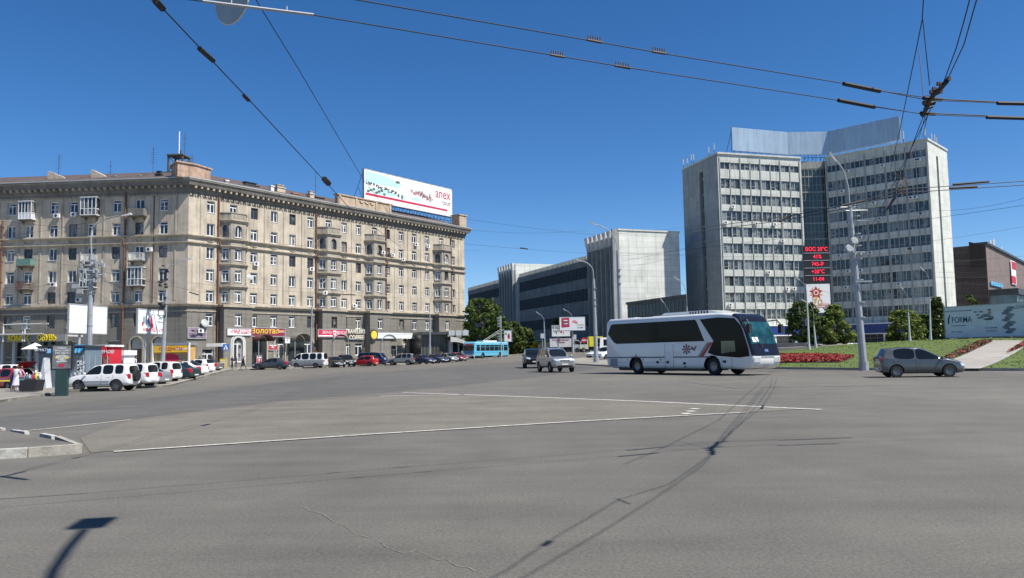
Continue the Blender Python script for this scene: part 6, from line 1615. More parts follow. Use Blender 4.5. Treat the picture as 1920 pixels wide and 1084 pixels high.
blobs('people_print', bb, MBB, M_DKP, [rag(LB * (.60 + .16 * i / 24), z0 + HB_ * (.56 - .003 * i + rr.uniform(-.09, .09)), rr.uniform(.08, .2), rr.uniform(.2, .6), 6, 200 + i, .6) for i in range(24)], -.016)
txt(bb, MBB, 'anex', HB_ * .50, LB * .885, z0 + HB_ * .74, M_SRED, bold=.03, sx=.85)
txt(bb, MBB, 'tour', HB_ * .26, LB * .93, z0 + HB_ * .45, mat('sign_maroon', (.14, .04, .06)), bold=.01)
# city boards on the left
p0, p1 = at_y(130, 600, 78), at_y(200, 600, 83.5)
b1_, M1, L1 = board('city_billboard', 'empty white billboard behind the thick lamp post', 'billboard', p0, p1, at_y(130, 624, 79).z, at_y(130, 572, 79).z, M_BOARDW, legs=((1.9, 0),))
p0, p1 = at_y(259, 600, 81), at_y(311, 600, 85.5)
b2_, M2, L2_ = board('city_billboard', 'white billboard with three dressed figures and red lettering beside the cable hung post', 'billboard', p0, p1, at_y(259, 626, 84).z, at_y(259, 583, 84).z, M_BOARDW, legs=((1.6, 0),))
z0, z1 = at_y(259, 626, 84).z, at_y(259, 583, 84).z; h = z1 - z0
txt(b2_, M2, 'КАЛФОНД', h * .2, L2_ * .40, z0 + h * .14, M_SRED, bold=.012, sx=.78); txt(b2_, M2, 'и 70', h * .2, L2_ * .83, z0 + h * .13, M_SRED, sx=.8)
blobs('figures_print', b2_, M2, M_SRED, [rag(L2_ * .47, z0 + h * .48, .22, .75, 10, 5, .2), rag(L2_ * .5, z0 + h * .33, .3, .35, 9, 6), rag(L2_ * .16, z0 + h * .38, .18, .3, 8, 12)])
blobs('figures_print', b2_, M2, mat('print_blue', (.10, .24, .42), var=.4, scale=5), [rag(L2_ * .36, z0 + h * .42, .28, .5, 9, 8, .2), rag(L2_ * .2, z0 + h * .55, .16, .55, 9, 18)], -.009)
blobs('figures_print', b2_, M2, M_DKP, [rag(L2_ * .28, z0 + h * .60, .15, .8, 9, 9, .2), rag(L2_ * .48, z0 + h * .78, .1, .14, 8, 10), rag(L2_ * .35, z0 + h * .62, .09, .12, 8, 11)], -.012)
for k in range(3): txt(b2_, M2, ('Ты мечтал', 'летом', 'отдыхать')[k], h * .11, L2_ * .78, z0 + h * (.80 - .15 * k), mat('print_teal', (.18, .3, .34)), shear=.3, sx=.8)
# shop signs on the right facade ------------------------------------------------
def rsign(name, label, x0, y0, x1, y1, m, off_=.25, cat='shop sign'):
    N = Vector((uR.y, -uR.x, 0)); P = C0 + N * off_
    a = hit(x0, y0, P, uR); b = hit(x1, y0, P, uR); c = hit(x0, y1, P, uR)
    A, B = P + uR.to_3d() * a[0], P + uR.to_3d() * b[0]
    A.z = 0; B.z = 0
    t, M, L = board(name, label, cat, A, B, c[1], a[1], m, .15)
    return t, M, L, c[1], a[1]
t, M, L, z0, z1 = rsign('wall_sign', 'mauve wall sign with leaf motifs near the building corner', 353, 615, 387, 634, mat('sign_mauve', (.26, .20, .25), var=.15), .15)
for k, s in enumerate(('ФАБРИКА', 'СОВРЕМЕННОЙ', 'КОСМЕТОЛОГИИ')): txt(t, M, s, .42, L * .5, z1 - .45 - .5 * k, M_NAVY, sx=.8)
blobs('leaf_motif', t, M, M_NAVY, [rag(.7, z1 - .35, .35, .12, 7, 3), rag(.8, z0 + .3, .7, .2, 8, 4), rag(L - .8, z0 + .35, .3, .14, 7, 5)])
t, M, L, z0, z1 = rsign('shop_sign', 'white shop sign with red lettering above the first arched window', 427, 616.5, 470, 628, M_BOARDW, 1.6)
txt(t, M, 'НАХОДКА', .82, L * .64, (z0 + z1) / 2 + .12, M_SRED, bold=.02, sx=.85); blobs('emblem', t, M, M_SRED, [[(.35, (z0 + z1) / 2), (.6, z0 + .35), (.85, (z0 + z1) / 2), (.6, z1 - .35)], [(1.1, z0 + .3), (1.9, z0 + .3), (1.9, z1 - .25), (1.1, z1 - .25)]])
txt(t, M, '10', .6, 1.5, (z0 + z1) / 2, M_BOARDW, y=-.02); txt(t, M, 'сеть магазинов', .28, L * .66, z0 + .22, M_SRED)
t, M, L, z0, z1 = rsign('shop_sign', 'crimson jeweller sign with yellow letters beside the white shop sign', 470.5, 615, 534, 630, mat('sign_dark_red', (.20, .02, .05), var=.1), .4)
txt(t, M, 'Золотая', 1.15, L * .42, (z0 + z1) / 2 + .15, M_YEL, bold=.03, sx=1.15); blobs('pale_panel', t, M, mat('sign_cream', (.75, .62, .4)), [[(L * .78, z0 + .6), (L * .99, z0 + .6), (L * .99, z1 - .3), (L * .78, z1 - .3)]])
txt(t, M, 'ювелирный', .34, L * .885, (z0 + z1) / 2 + .2, M_SRED, y=-.02)
t, M, L, z0, z1 = rsign('shop_sign', 'bright red fascia sign with a white shield in the middle', 597, 618, 649, 631, M_SRED, 1.7)
txt(t, M, 'ЗЕРНО', .6, L * .30, (z0 + z1) / 2 + .1, M_BOARDW); txt(t, M, 'ВКУСА', .6, L * .82, (z0 + z1) / 2 + .1, M_BOARDW)
blobs('shield', t, M, M_BOARDW, [[(L * .52, z1 - .15), (L * .64, z1 - .15), (L * .635, z0 + .5), (L * .58, z0 + .1), (L * .525, z0 + .5)]]); blobs('shield_core', t, M, M_SRED, [[(L * .545, z1 - .35), (L * .615, z1 - .35), (L * .61, z0 + .6), (L * .58, z0 + .35), (L * .55, z0 + .6)]], -.012)
blobs('white_line', t, M, M_BOARDW, [[(0, z0 + .05), (L * .5, z0 + .05), (L * .5, z0 + .22), (0, z0 + .22)]])
t, M, L, z0, z1 = rsign('coffee_sign', 'cream lettering of the coffee shop on a dark strip between two bays', 650, 620, 682, 635, mat('sign_brown', (.06, .05, .045)), .3)
txt(t, M, "TRAVELER'S", 1.0, L * .52, (z0 + z1) / 2 + .55, mat('sign_ivory', (.72, .68, .55)), bold=.05, sx=.9); txt(t, M, 'COFFEE', 1.0, L * .56, (z0 + z1) / 2 - .5, MATS['sign_ivory'], bold=.05, sx=.95)
t, M, L, z0, z1 = rsign('shop_sign', 'long white blank fascia over three arched windows', 706, 624, 787, 634, M_BOARDW, 1.7)
blobs('grey_line', t, M, M_GREY, [[(.3, z1 - .35), (L - .3, z1 - .35), (L - .3, z1 - .25), (.3, z1 - .25)]])
for x0_, y0_, x1_, y1_, m_, o_, lb in ((504, 646, 520, 656, 'sign_letter_red', .12, 'red poster in the arched window under the jeweller sign'), (588, 651, 596, 662, 'kiosk_amber', .12, 'orange poster in the arched window behind the lamp post'), (681, 652, 690, 661, 'kiosk_amber', .12, 'orange lit poster in the coffee shop window'), (482, 668, 490, 682, 'sign_letter_red', .5, 'red stand by the shop door under the crimson sign'), (535, 633, 543, 643, 'board_white', .9, 'small white square sign at the left of the dark canopy')):
    t, M, L, z0, z1 = rsign('shop_poster', lb, x0_, y0_, x1_, y1_, MATS.get(m_) or mat(m_, (.55, .05, .05) if 'red' in m_ else (.72, .42, .03)), o_, 'poster')
    blobs('white_print', t, M, M_BOARDW if 'white' not in m_ else M_DKP, [[(L * .1, z1 - .25 * (z1 - z0)), (L * .9, z1 - .25 * (z1 - z0)), (L * .9, z1 - .1 * (z1 - z0)), (L * .1, z1 - .1 * (z1 - z0))], rag(L * .5, (z0 + z1) / 2, L * .25, (z1 - z0) * .15, 8, 2)])
t = thing('round_shop_sign', 'round yellow and black disc sign left of the white fascia', 'shop sign', C0 + uR.to_3d() * hit(700, 628, C0 + Vector((uR.y, -uR.x, 0)) * 1.7, uR)[0] + Vector((uR.y, -uR.x, 0)) * 1.75)
zr = hit(700, 628, C0 + Vector((uR.y, -uR.x, 0)) * 1.7, uR)[1]
q = MB(frame((0, 0, 0), uR) @ Matrix.Translation((0, 0, zr)) @ Matrix.Rotation(R(90), 4, 'X')); q.cyl((0, 0), .95, 0, .15, 22); obj('disc', q, mat('sign_brown', (.06, .05, .045)), t)
q = MB(frame((0, 0, 0), uR) @ Matrix.Translation((0, 0, zr)) @ Matrix.Rotation(R(90), 4, 'X')); q.cyl((0, 0), .7, .151, .17, 22); obj('disc_face', q, M_YEL, t)
# curved canopies
def canopy(label, px0, px1, py, m, depth_=1.8):
    N = Vector((uR.y, -uR.x, 0)); a = hit(px0, py, C0, uR); b = hit(px1, py, C0, uR); w = b[0] - a[0]; z = a[1]
    t = thing('curved_canopy', label, 'canopy', C0 + uR.to_3d() * a[0] + N * .1); M = frame((0, 0, 0), uR); q = MB(M); n = 10
    pr = [(w / 2 - w / 2 * math.cos(math.pi * i / n), z + w * .35 * math.sin(math.pi * i / n)) for i in range(n + 1)]
    q.add([(x, -depth_, zz) for x, zz in pr] + [(x, 0, zz) for x, zz in pr] + [(x, -depth_, zz + .12) for x, zz in pr] + [(x, 0, zz + .12) for x, zz in pr],
          [(i, i + 1, n + 2 + i, n + 1 + i) for i in range(n)] + [(2 * n + 2 + i, 3 * n + 3 + i, 3 * n + 4 + i, 2 * n + 3 + i) for i in range(n)] + [(i, 2 * n + 2 + i, 2 * n + 3 + i, i + 1) for i in range(n)])
    obj('vault', q, m, t); q = MB(M)
    for x in (.05, w - .05): q.tube([(x, -depth_ + .1, z - .02), (x, -depth_ + .1, .1)], .05, 6)
    obj('props', q, M_GREY, t); q = MB(M); q.box(0.2, w - .2, -.12, .0, .1, z - .1); obj('dark_doorway', q, M_SHOP, t)
canopy('dark vaulted canopy over the doorway left of the white minibus', 539, 571, 640, M_COR)
canopy('pale vaulted canopy over the entrance under the red fascia', 612, 640, 640, M_GREY)
canopy('pale vaulted canopy over the entrance under the round disc sign', 703, 730, 641, M_GREY)
canopy('reddish vaulted canopy beneath the crimson jeweller sign', 471, 500, 640, mat('canopy_maroon', (.12, .05, .05)))
# glass pavilion with curved roof at the far end
pv0 = at_y(790, 660, 143); pv1 = at_y(868, 660, 147)
pv = thing('glass_pavilion', 'dark glazed shop pavilion with curved white roof against the end of the apartment building', 'pavilion', (pv0.x, pv0.y, gz(pv0.x, pv0.y))); d = Vector((pv1.x - pv0.x, pv1.y - pv0.y)); M = frame((0, 0, 0), d); L = d.length
zt = at_y(790, 628, 143).z; q = MB(M); q.box(0, L * .62, 0, 8, 0, zt); obj('dark_wall', q, glass_mat('pavilion_glass', (.05, .05, .048), rough=.25), pv)
q = MB(M); q.box(-.3, L * .7, -1.2, 8, zt, zt + .5); obj('roof_slab', q, M_MET, pv)
q = MB(M)
for i in range(9): q.box(L * .62 * i / 8 - .04, L * .62 * i / 8 + .04, -.08, 0, 0, zt)
obj('mullions', q, M_COR, pv)
n = 10; x0 = L * .62; q = MB(M); pr = [(x0 + (L * .95 - x0 + 3) * i / n, zt - .4 - 2.6 * (i / n) ** 1.7) for i in range(n + 1)]
q.add([(x, -1.5, z) for x, z in pr] + [(x, 8, z) for x, z in pr] + [(x, -1.5, z - .9 * (1 - i / n) - .1) for i, (x, z) in enumerate(pr)], [(i, i + 1, n + 2 + i, n + 1 + i) for i in range(n)] + [(i, 2 * n + 2 + i, 2 * n + 3 + i, i + 1) for i in range(n)])
obj('curved_roof', q, mat('roof_pale', (.42, .42, .40), rough=.6, var=.15), pv)
q = MB(M); q.box(x0, L * .97, .2, 7.9, 0, zt - 2.2); obj('glass_hall', q, M_BGL, pv)
q = MB(M); q.box(x0 + .2, x0 + .9, -.4, .3, 0, zt - 1); [q.box(x0 + 2.2 + k * 1.6, x0 + 2.35 + k * 1.6, -.1, .2, 0, zt - 1.6 - k * .3) for k in range(3)]; obj('pillars', q, mat('pillar_pale', (.4, .4, .39)), pv)
q = MB(M)
for k in range(3): xx = x0 - .4 + k * 1.4; q.box(xx, xx + 1.2, -1.6, -1.5, zt - .2, zt + .75); 
obj('blank_sign_frames', q, M_GREY, pv)
# kiosk by the corner: yellow food kiosk, ice cream kiosk, blue kiosk, white booth
def kiosk(label, px0, px1, pyt, Y, m, dep=2.2, roof=M_WHITE, name='kiosk', base_z=None, lip=.15, rh=.3):
    a, b = at_y(px0, 650, Y), at_y(px1, 650, Y); zb = gz(a.x, Y) + .1; zt = at_y((px0 + px1) / 2, pyt, Y).z - zb; L = b.x - a.x
    t = thing(name, label, 'kiosk', (a.x, Y, zb)); q = MB(); q.box(0, L, 0, dep, 0, zt - rh); obj('body', q, m, t); q = MB(); q.box(-lip, L + lip, -lip * 2, dep + lip, zt - rh, zt); obj('roof', q, roof, t)
    return t, L, zt
M_KIO = mat('kiosk_orange', (.55, .34, .12), var=.25, scale=1.5)
t, L, zt = kiosk('orange fronted food kiosk under the corner of the apartment building', 291, 353, 643, 96, M_KIO, roof=mat('kiosk_roof_grey', (.22, .24, .27)))
q = MB(); q.box(0, L, -.3, -.2, zt - 1.15, zt - .35); s_ = obj('sign_band', q, mat('kiosk_amber', (.72, .42, .03)), t); txt(t, Matrix.Translation((0, -.305, 0)), 'ПРОДУКТЫ', .5, L * .5, zt - .75, mat('sign_letter_red', (.42, .02, .04))); txt(t, Matrix.Translation((0, -.305, 0)), 'пирожки', .4, L * .86, zt - .75, M_BOARDW)
q = MB(); q.box(.2, L * .3, -.03, 0, .9, zt - 1.4); q.box(L * .68, L * .95, -.03, 0, .9, zt - 1.4); obj('window', q, glass_mat('kiosk_window', (.3, .24, .14)), t)
q = MB(Matrix.Translation((L * .47, -.02, 1.5)) @ Matrix.Rotation(R(90), 4, 'X') @ Matrix.Diagonal((1.35, .75, 1, 1))); q.cyl((0, 0), .8, 0, .03, 20); obj('red_oval', q, M_SRED, t)
q = MB(); q.box(L + .1, L + .25, -.3, 0, 0, zt); q.box(-.25, -.1, -.3, 0, 0, zt); obj('posts', q, M_WHITE, t)
M_REDK = mat('kiosk_red', (.52, .015, .03), var=.08)
t, L, zt = kiosk('red ice cream kiosk with a white spiral behind the thick lamp post', 155, 206, 647, 72, M_REDK, roof=M_WHITE, rh=.18)
q = MB(); q.box(0, L * .93, -.35, 0, zt - 1.1, zt - .18); obj('fascia', q, M_REDK, t); txt(t, Matrix.Translation((0, -.36, 0)), 'Мороженое', .55, L * .6, zt - .62, M_BOARDW, bold=.012)
q = MB(Matrix.Translation((L * .52, -.03, zt - 1.75))); q.tube([((.1 + .03 * i) * math.cos(i * .55), 0, (.1 + .03 * i) * .75 * math.sin(i * .55)) for i in range(18)], .06, 5); obj('spiral', q, M_BOARDW, t)
q = MB(); [q.add([(L * .62, -.02, .9), (L * .62 + .9 * math.cos(R(20 + 28 * k)), -.02, .3 + .9 * math.sin(R(20 + 28 * k))), (L * .62 + .9 * math.cos(R(32 + 28 * k)), -.02, .3 + .9 * math.sin(R(32 + 28 * k)))], [(0, 1, 2)]) for k in range(5)]; obj('cone_print', q, M_YEL, t)
q = MB(); q.box(L * .84, L * .99, -.4, -.02, .2, zt - 1.15); obj('drinks_fridge', q, mat('fridge_print', (.3, .12, .1), var=.6, scale=3), t)
kt, L, zt = kiosk('small white booth right of the red ice cream kiosk', 213, 233, 657, 78, M_WHITE, rh=.5)
q = MB(); q.box(.1, L - .1, -.03, 0, .5, 1.5); obj('window', q, M_SHOP, kt)
M_BK = mat('kiosk_bluegrey', (.14, .19, .23), var=.15); M_BT = mat('tarp_blue', (.02, .17, .34), rough=.6, var=.25, scale=3)
t, L, zt = kiosk('blue grey market kiosk with blue tarpaulin left of the thick lamp post', 76, 160, 648, 55, M_BK, roof=M_MET, rh=.1)
q = MB(); q.box(0, L * .22, -.35, 0, zt - .5, zt - .1); obj('sign_band', q, M_NAVY, t); txt(t, Matrix.Translation((0, -.36, 0)), 'ФРУКТЫ', .25, L * .11, zt - .3, M_BOARDW)
for a, b in ((.24, .36), (.70, 1.0)):
    q = MB(); n = 8
    for i in range(n): x0 = L * (a + (b - a) * i / n); x1 = L * (a + (b - a) * (i + 1) / n); q.add([(x0, -.0, zt + .05), (x1, 0, zt + .05), (x1, -.55, zt - .55 + .07 * (i % 2)), (x0, -.55, zt - .55 + .07 * ((i + 1) % 2))], [(0, 1, 2, 3)])
    obj('tarpaulin', q, M_BT, t)
q = MB(); q.box(L * .70, L * .98, -.04, 0, .3, zt - .7); w = obj('window', q, glass_mat('kiosk_glass', (.16, .20, .24)), t)
q = MB(); [q.box(L * .70 + k * .42, L * .70 + k * .42 + .04, -.07, -.04, .3, zt - .7) for k in range(7)]; obj('window_bars', q, M_GREY, w)
q = MB(); rr = random.Random(2)
for i in range(40): x = L * (.72 + .25 * rr.random()); z = .5 + 1.2 * rr.random(); q.box(x, x + .12, -.06, -.045, z, z + .16)
obj('goods_on_display', q, M_BOARDW, w)
q = MB(); q.xprism([(L * .16, 0), (L * .34, 0), (L * .30, 1.0), (L * .27, 2.1), (L * .26, 2.1)], -1.0, -.3); obj('white_counter', q, mat('counter_white', (.5, .52, .54)), t)
q = MB(); q.box(L * .17, L * .25, -1.3, -1.02, .05, .6); o = obj('crate', q, mat('crate_blue', (.02, .12, .32)), None); o.location = t.location; tag(o, 'small blue crate on the pavement before the white counter', 'crate')
# market umbrella
p = at_y(66, 650, 56); t = thing('market_umbrella', 'small white canvas umbrella over the market table', 'umbrella', (p.x, 56, gz(p.x, 56) + .1)); zt = at_y(66, 625 + 10, 56).z - t.location.z
zt = at_y(66, 652, 56).z - t.location.z
q = MB(); q.tube([(0, 0, 0), (0, 0, zt + .3)], .03, 5); obj('pole', q, M_GREY, t); q = MB(); q.add([(0, 0, zt + .35)] + [(.9 * math.cos(a * math.pi / 4), .9 * math.sin(a * math.pi / 4), zt - .1) for a in range(8)], [(0, 1 + a, 1 + (a + 1) % 8) for a in range(8)]); obj('canopy', q, M_WHITE, t)
# lightbox on a green foot
p = at_y(116, 720, 44.5); t = thing('advertising_lightbox', 'black framed advertising lightbox on a dark green foot by the blue kiosk', 'advertising stand', (p.x, 44.5, gz(p.x, 44.5)), R(12)); zb = t.location.z
zz = lambda y_: at_y(116, y_, 44.5).z - zb
q = MB(); q.box(-.30, .30, -.18, .18, 0, zz(693)); obj('foot', q, mat('dark_green', (.02, .05, .045), rough=.5), t)
q = MB(); w_ = .56; q.box(-w_, w_, -.14, .14, zz(694), zz(646)); obj('case', q, mat('case_black', (.02, .022, .025), rough=.35), t)
q = MB(); q.box(-w_ + .09, w_ - .09, -.15, -.141, zz(691), zz(648.5)); ps = obj('poster', q, mat('poster_grey', (.16, .17, .17), var=.55, scale=2.2, rough=.3), t)
z0_ = zz(691); z1_ = zz(648.5); Mq = Matrix.Translation((0, -.155, 0))
for k, s in enumerate(('НОВЫЙ', 'КРОССОВЕР', 'УЖЕ ЗДЕСЬ')): obj('lettering', text_mb(s, .12, Mq @ Matrix.Translation((0, 0, z1_ - .14 - .14 * k))), M_BOARDW, ps)
q = MB(Mq); [q.add([(x, 0, z) for x, z in pl], [tuple(range(len(pl)))]) for pl in (rag(.02, z0_ + .62, .4, .17, 10, 3, .15), rag(-.02, z0_ + .40, .36, .08, 9, 4))]; obj('car_print', q, mat('print_silver', (.45, .46, .44), var=.3, scale=6), ps)
q = MB(Matrix.Translation((0, -.165, 0))); q.add([(x, 0, z) for x, z in rag(.24, z0_ + .6, .13, .07, 8, 6)], [tuple(range(8))]); q.add([(x, 0, z) for x, z in rag(-.24, z0_ + .6, .1, .05, 8, 7)], [tuple(range(8))]); obj('lamp_print', q, M_YEL, ps)
q = MB(Matrix.Translation((0, -.165, 0))); q.box(-.14, .14, 0, .004, z0_ + .1, z0_ + .26); obj('red_tag', q, M_SRED, ps)
# shoe shop pavilion with yellow letters
Y = 84; a = at_y(-60, 640, Y); b = at_y(122, 640, Y); t = thing('shoe_shop', 'flat roofed shop pavilion with big yellow letters on a grey fascia at the left edge', 'shop', (a.x, Y, gz(a.x, Y))); L = b.x - a.x; zb = t.location.z
zf1, zf0 = at_y(60, 628, Y).z - zb, at_y(60, 640.5, Y).z - zb
q = MB(); q.box(-6, L, 0, .5, zf0, zf1); obj('fascia', q, mat('fascia_grey', (.20, .21, .22), rough=.6), t)
q = MB(); q.box(-6, L, .5, 3.5, zf1 - .2, zf1 - .02); q.box(-6, L * .78, -.5, 0, zf1 + .04, zf1 + .16); obj('roof', q, mat('roof_light', (.5, .51, .5)), t)
q = MB(); q.box(-6, L * .95, 2.2, 2.3, 0, zf0); obj('shop_window', q, M_SHOP, t)
q = MB(); [q.box(x, x + .3, .6, .9, 0, zf0) for x in (L * .3, L * .42, L * .58, L * .66, L * .95)]; [q.box(-6, L * .9, 1.2, 1.26, z, z + .1) for z in (1.0, 1.5, 2.0)]; obj('columns', q, M_GREY, t)
q = MB()
for x in (L * .38, L * .58, L * .60): q.tube([(x, -.3, zf0), (x, -.3, zf1 + 1.1), (x + 2.6, -.5, zf1 + 1.15)], .09, 5)
obj('sign_gantry', q, mat('gantry_pale', (.5, .5, .48)), t)
def onf(px): return at_y(px, 634, Y).x - a.x
for s, x0, x1 in (('RONOX', 16, 55), ('ОБУВЬ', 69, 109)):
    w = onf(x1) - onf(x0); tb = text_mb(s, .86, Matrix.Translation(((onf(x0) + onf(x1)) / 2, -.12, (zf0 + zf1) / 2)), depth=.1, bold=.05, sx=w / (len(s) * .64)); obj('letters', tb, mat('letter_yellow', (.80, .62, .02), rough=.4), t)
# ramp rail
q = MB(); q.tube([(onf(52), -1, 2.4), (onf(75), -1.5, .2)], .05, 5); q.tube([(onf(52), -1, 3.2), (onf(75), -1.5, 1.0)], .05, 5); q.box(onf(45), onf(66), -1.0, .2, 0, .8); obj('ramp', q, M_MET, t)
# white parasol sign by the corner and small signs
p = at_y(405, 690, 101); t = thing('market_umbrella', 'white flat awning on a pole at the pavement corner', 'umbrella', (p.x, 101, gz(p.x, 101))); zz = at_y(405, 650, 101).z
q = MB(); q.tube([(0, 0, 0), (0, 0, zz)], .04, 5); obj('pole', q, M_GREY, t); q = MB(); q.box(-1.0, 1.0, -.8, .8, zz - .0, zz + .42); obj('canopy', q, mat('awning_white', (.72, .71, .66)), t)
p = at_y(423, 694, 96); t = thing('crossing_sign', 'blue square pedestrian crossing sign beside the yellow notice board', 'traffic sign', (p.x, 96, gz(p.x, 96) + .1), R(18)); zz = at_y(423, 651, 96).z - t.location.z
q = MB(); q.tube([(0, 0, 0), (0, 0, zz + .4)], .04, 6); obj('post', q, M_GREY, t); q = MB(); q.box(-.38, .38, -.08, -.04, zz - .38, zz + .38); obj('plate', q, mat('sign_blue', (.03, .13, .45)), t); q = MB(); q.add([(-.26, -.085, zz - .26), (.26, -.085, zz - .26), (0, -.085, zz + .28)], [(0, 1, 2)]); obj('triangle', q, M_BOARDW, t)
q = MB(); q.box(-.05, .03, -.095, -.088, zz - .12, zz + .06); q.box(-.1, .08, -.095, -.088, zz - .18, zz - .12); obj('walker', q, M_BLK, t)
p = at_y(419, 690, 99); q = MB(); q.box(-.45, .45, -.03, .03, .15, 1.35); t = obj('notice_board', q, M_YEL); t.location = (p.x, 99, gz(p.x, 99) + .1); tag(t, 'yellow a-board notice standing on the corner pavement', 'notice board')
for k in range(4): q = MB(); q.box(-.35, .35, -.036, -.031, .35 + .24 * k, .43 + .24 * k); obj('line', q, M_BOARDW, t)
# far billboards on posts
def fb(label, x0, y0, x1, y1, Y, lx, m=M_BOARDW):
    A, B = at_y(x0, y0, Y), at_y(x1, y0, Y); z1 = A.z; z0 = at_y(x0, y1, Y).z; g = gz(A.x, Y); t, M, L = board('roadside_billboard', label, 'billboard', A, B, z0, z1, m, .2, legs=((lx * (B - A).length, g),), legw=.18, frame_m=M_MET); return t, M, L, z0, z1
t, M, L, z0, z1 = fb('roadside billboard with a red square and pink bird print, the upper one', 1049, 594.5, 1097, 620, 138, .5)
blobs('red_print', t, M, M_SRED, [[(.3, z0 + .5), (1.75, z0 + .6), (1.7, z1 - .15), (.3, z1 - .2)]]); blobs('dark_print', t, M, M_DKP, [rag(1.0, (z0 + z1) / 2 + .3, .45, .3, 8, 1), rag(.95, (z0 + z1) / 2 - .25, .4, .2, 8, 2)], -.012)
blobs('white_print', t, M, M_BOARDW, [rag(1.05, (z0 + z1) / 2 + .55, .5, .12, 8, 3), rag(1.1, (z0 + z1) / 2 + .0, .5, .1, 8, 4)], -.018)
blobs('bird_print', t, M, mat('print_pink', (.75, .3, .33)), [rag(2.6, (z0 + z1) / 2 + .35, .6, .35, 10, 5), rag(3.0, (z0 + z1) / 2 + .1, .3, .2, 8, 6)]); txt(t, M, 'гуси', .55, L * .82, z0 + .95, mat('print_lime', (.45, .5, .08))); txt(t, M, 'от 4900', .32, L * .8, z0 + .45, M_DKP)
t, M, L, z0, z1 = fb('low white roadside billboard with black headline behind the upper one', 1034.5, 610, 1069, 631, 142, .35)
txt(t, M, 'НЕ НАДО', .7, L * .24, z1 - .45, M_DKP, sx=.45, bold=.03); txt(t, M, 'ЖДАТЬ', .5, L * .24, z1 - 1.1, M_DKP, sx=.6); blobs('bottle_print', t, M, M_DKP, [rag(L * .24, z0 + .6, .1, .3, 8, 3), rag(L * .62, z0 + .6, .1, .25, 8, 4)]); blobs('red_print', t, M, M_SRED, [rag(L * .5, z1 - 1.25, .3, .2, 8, 4)])
# yellow kiosk far
p = at_y(1000, 655, 190); t = thing('yellow_kiosk', 'yellow drum shaped drink kiosk at the end of the street', 'kiosk', (p.x, 190, gz(p.x, 190))); z = at_y(1000, 640, 190).z - t.location.z
q = MB(); q.cyl((0, 0), 1.1, 0, z - .7, 16); obj('drum', q, mat('drum_yellow', (.75, .50, .02)), t, True); q = MB(); q.cyl((0, 0), 1.7, z - .7, z, 18, 1.5); obj('cap', q, MATS['drum_yellow'], t, True)
# traffic lights near the trolleybus
p = at_y(940, 672, 120); t = thing('traffic_light', 'traffic light post with stacked signal heads behind the trolleybus', 'traffic light', (p.x, 120, gz(p.x, 120))); zb = t.location.z; zt = at_y(940, 592, 120).z - zb
q = MB(); q.tube([(0, 0, 0), (0, 0, zt)], .09, 8); obj('post', q, M_GREY, t)
for (px_, ya, yb) in ((935, 595, 613), (935, 625, 641)):
    x = at_y(px_, 600, 120).x - p.x; q = MB(); q.box(x - .17, x + .17, -.3, -.05, at_y(940, yb, 120).z - zb, at_y(940, ya, 120).z - zb); hd_ = obj('signal_head', q, mat('signal_grey', (.3, .33, .36)), t)
    for k in range(3): z = at_y(940, yb - (yb - ya) * (.2 + .3 * k), 120).z - zb; q = MB(Matrix.Translation((x, -.31, z)) @ Matrix.Rotation(R(90), 4, 'X')); q.cyl((0, 0), .12, -.01, .02, 12); obj('lens', q, M_BLK, hd_)
# poster stand right of traffic light
A, B = at_y(946, 630, 132), at_y(959, 630, 132); t, M, L = board('street_poster', 'narrow red and white street poster on a post before the green bushes', 'poster', A, B, at_y(946, 640, 132).z, at_y(946, 620, 132).z, M_BOARDW, .12, legs=((.6, gz(A.x, 132)),), legw=.06)
blobs('red_print', t, M, M_SRED, [rag(L * .6, at_y(946, 631, 132).z, .25, .6, 8, 3)]); blobs('green_print', t, M, mat('print_green', (.15, .35, .12)), [rag(L * .2, at_y(946, 626, 132).z, .2, .3, 8, 3)], -.009)
# no entry sign + small signs
for px, py, Y, kind, lab in ((1095, 638, 140, 'round', 'round red no entry sign above the yellow box truck'), (1077, 632, 144, 'sq', 'small pale square sign between the billboards and the grey pole'), (1017, 630, 148, 'sq', 'small pale road sign left of the thin distant lamp post')):
    p = at_y(px, py, Y); t = thing('road_sign', lab, 'traffic sign', (p.x, Y, gz(p.x, Y))); z = p.z - t.location.z
    q = MB(); q.tube([(0, 0, 0), (0, 0, z)], .05, 5); obj('post', q, M_GREY, t)
    if kind == 'round':
        q = MB(Matrix.Translation((0, -.08, z)) @ Matrix.Rotation(R(90), 4, 'X')); q.cyl((0, 0), .5, 0, .03, 18); obj('disc', q, M_SRED, t); q = MB(); q.box(-.35, .35, -.13, -.12, z - .09, z + .09); obj('bar', q, M_BOARDW, t)
    else: q = MB(); q.box(-.35, .35, -.1, -.06, z - .45, z + .45); obj('plate', q, M_LAMP, t)
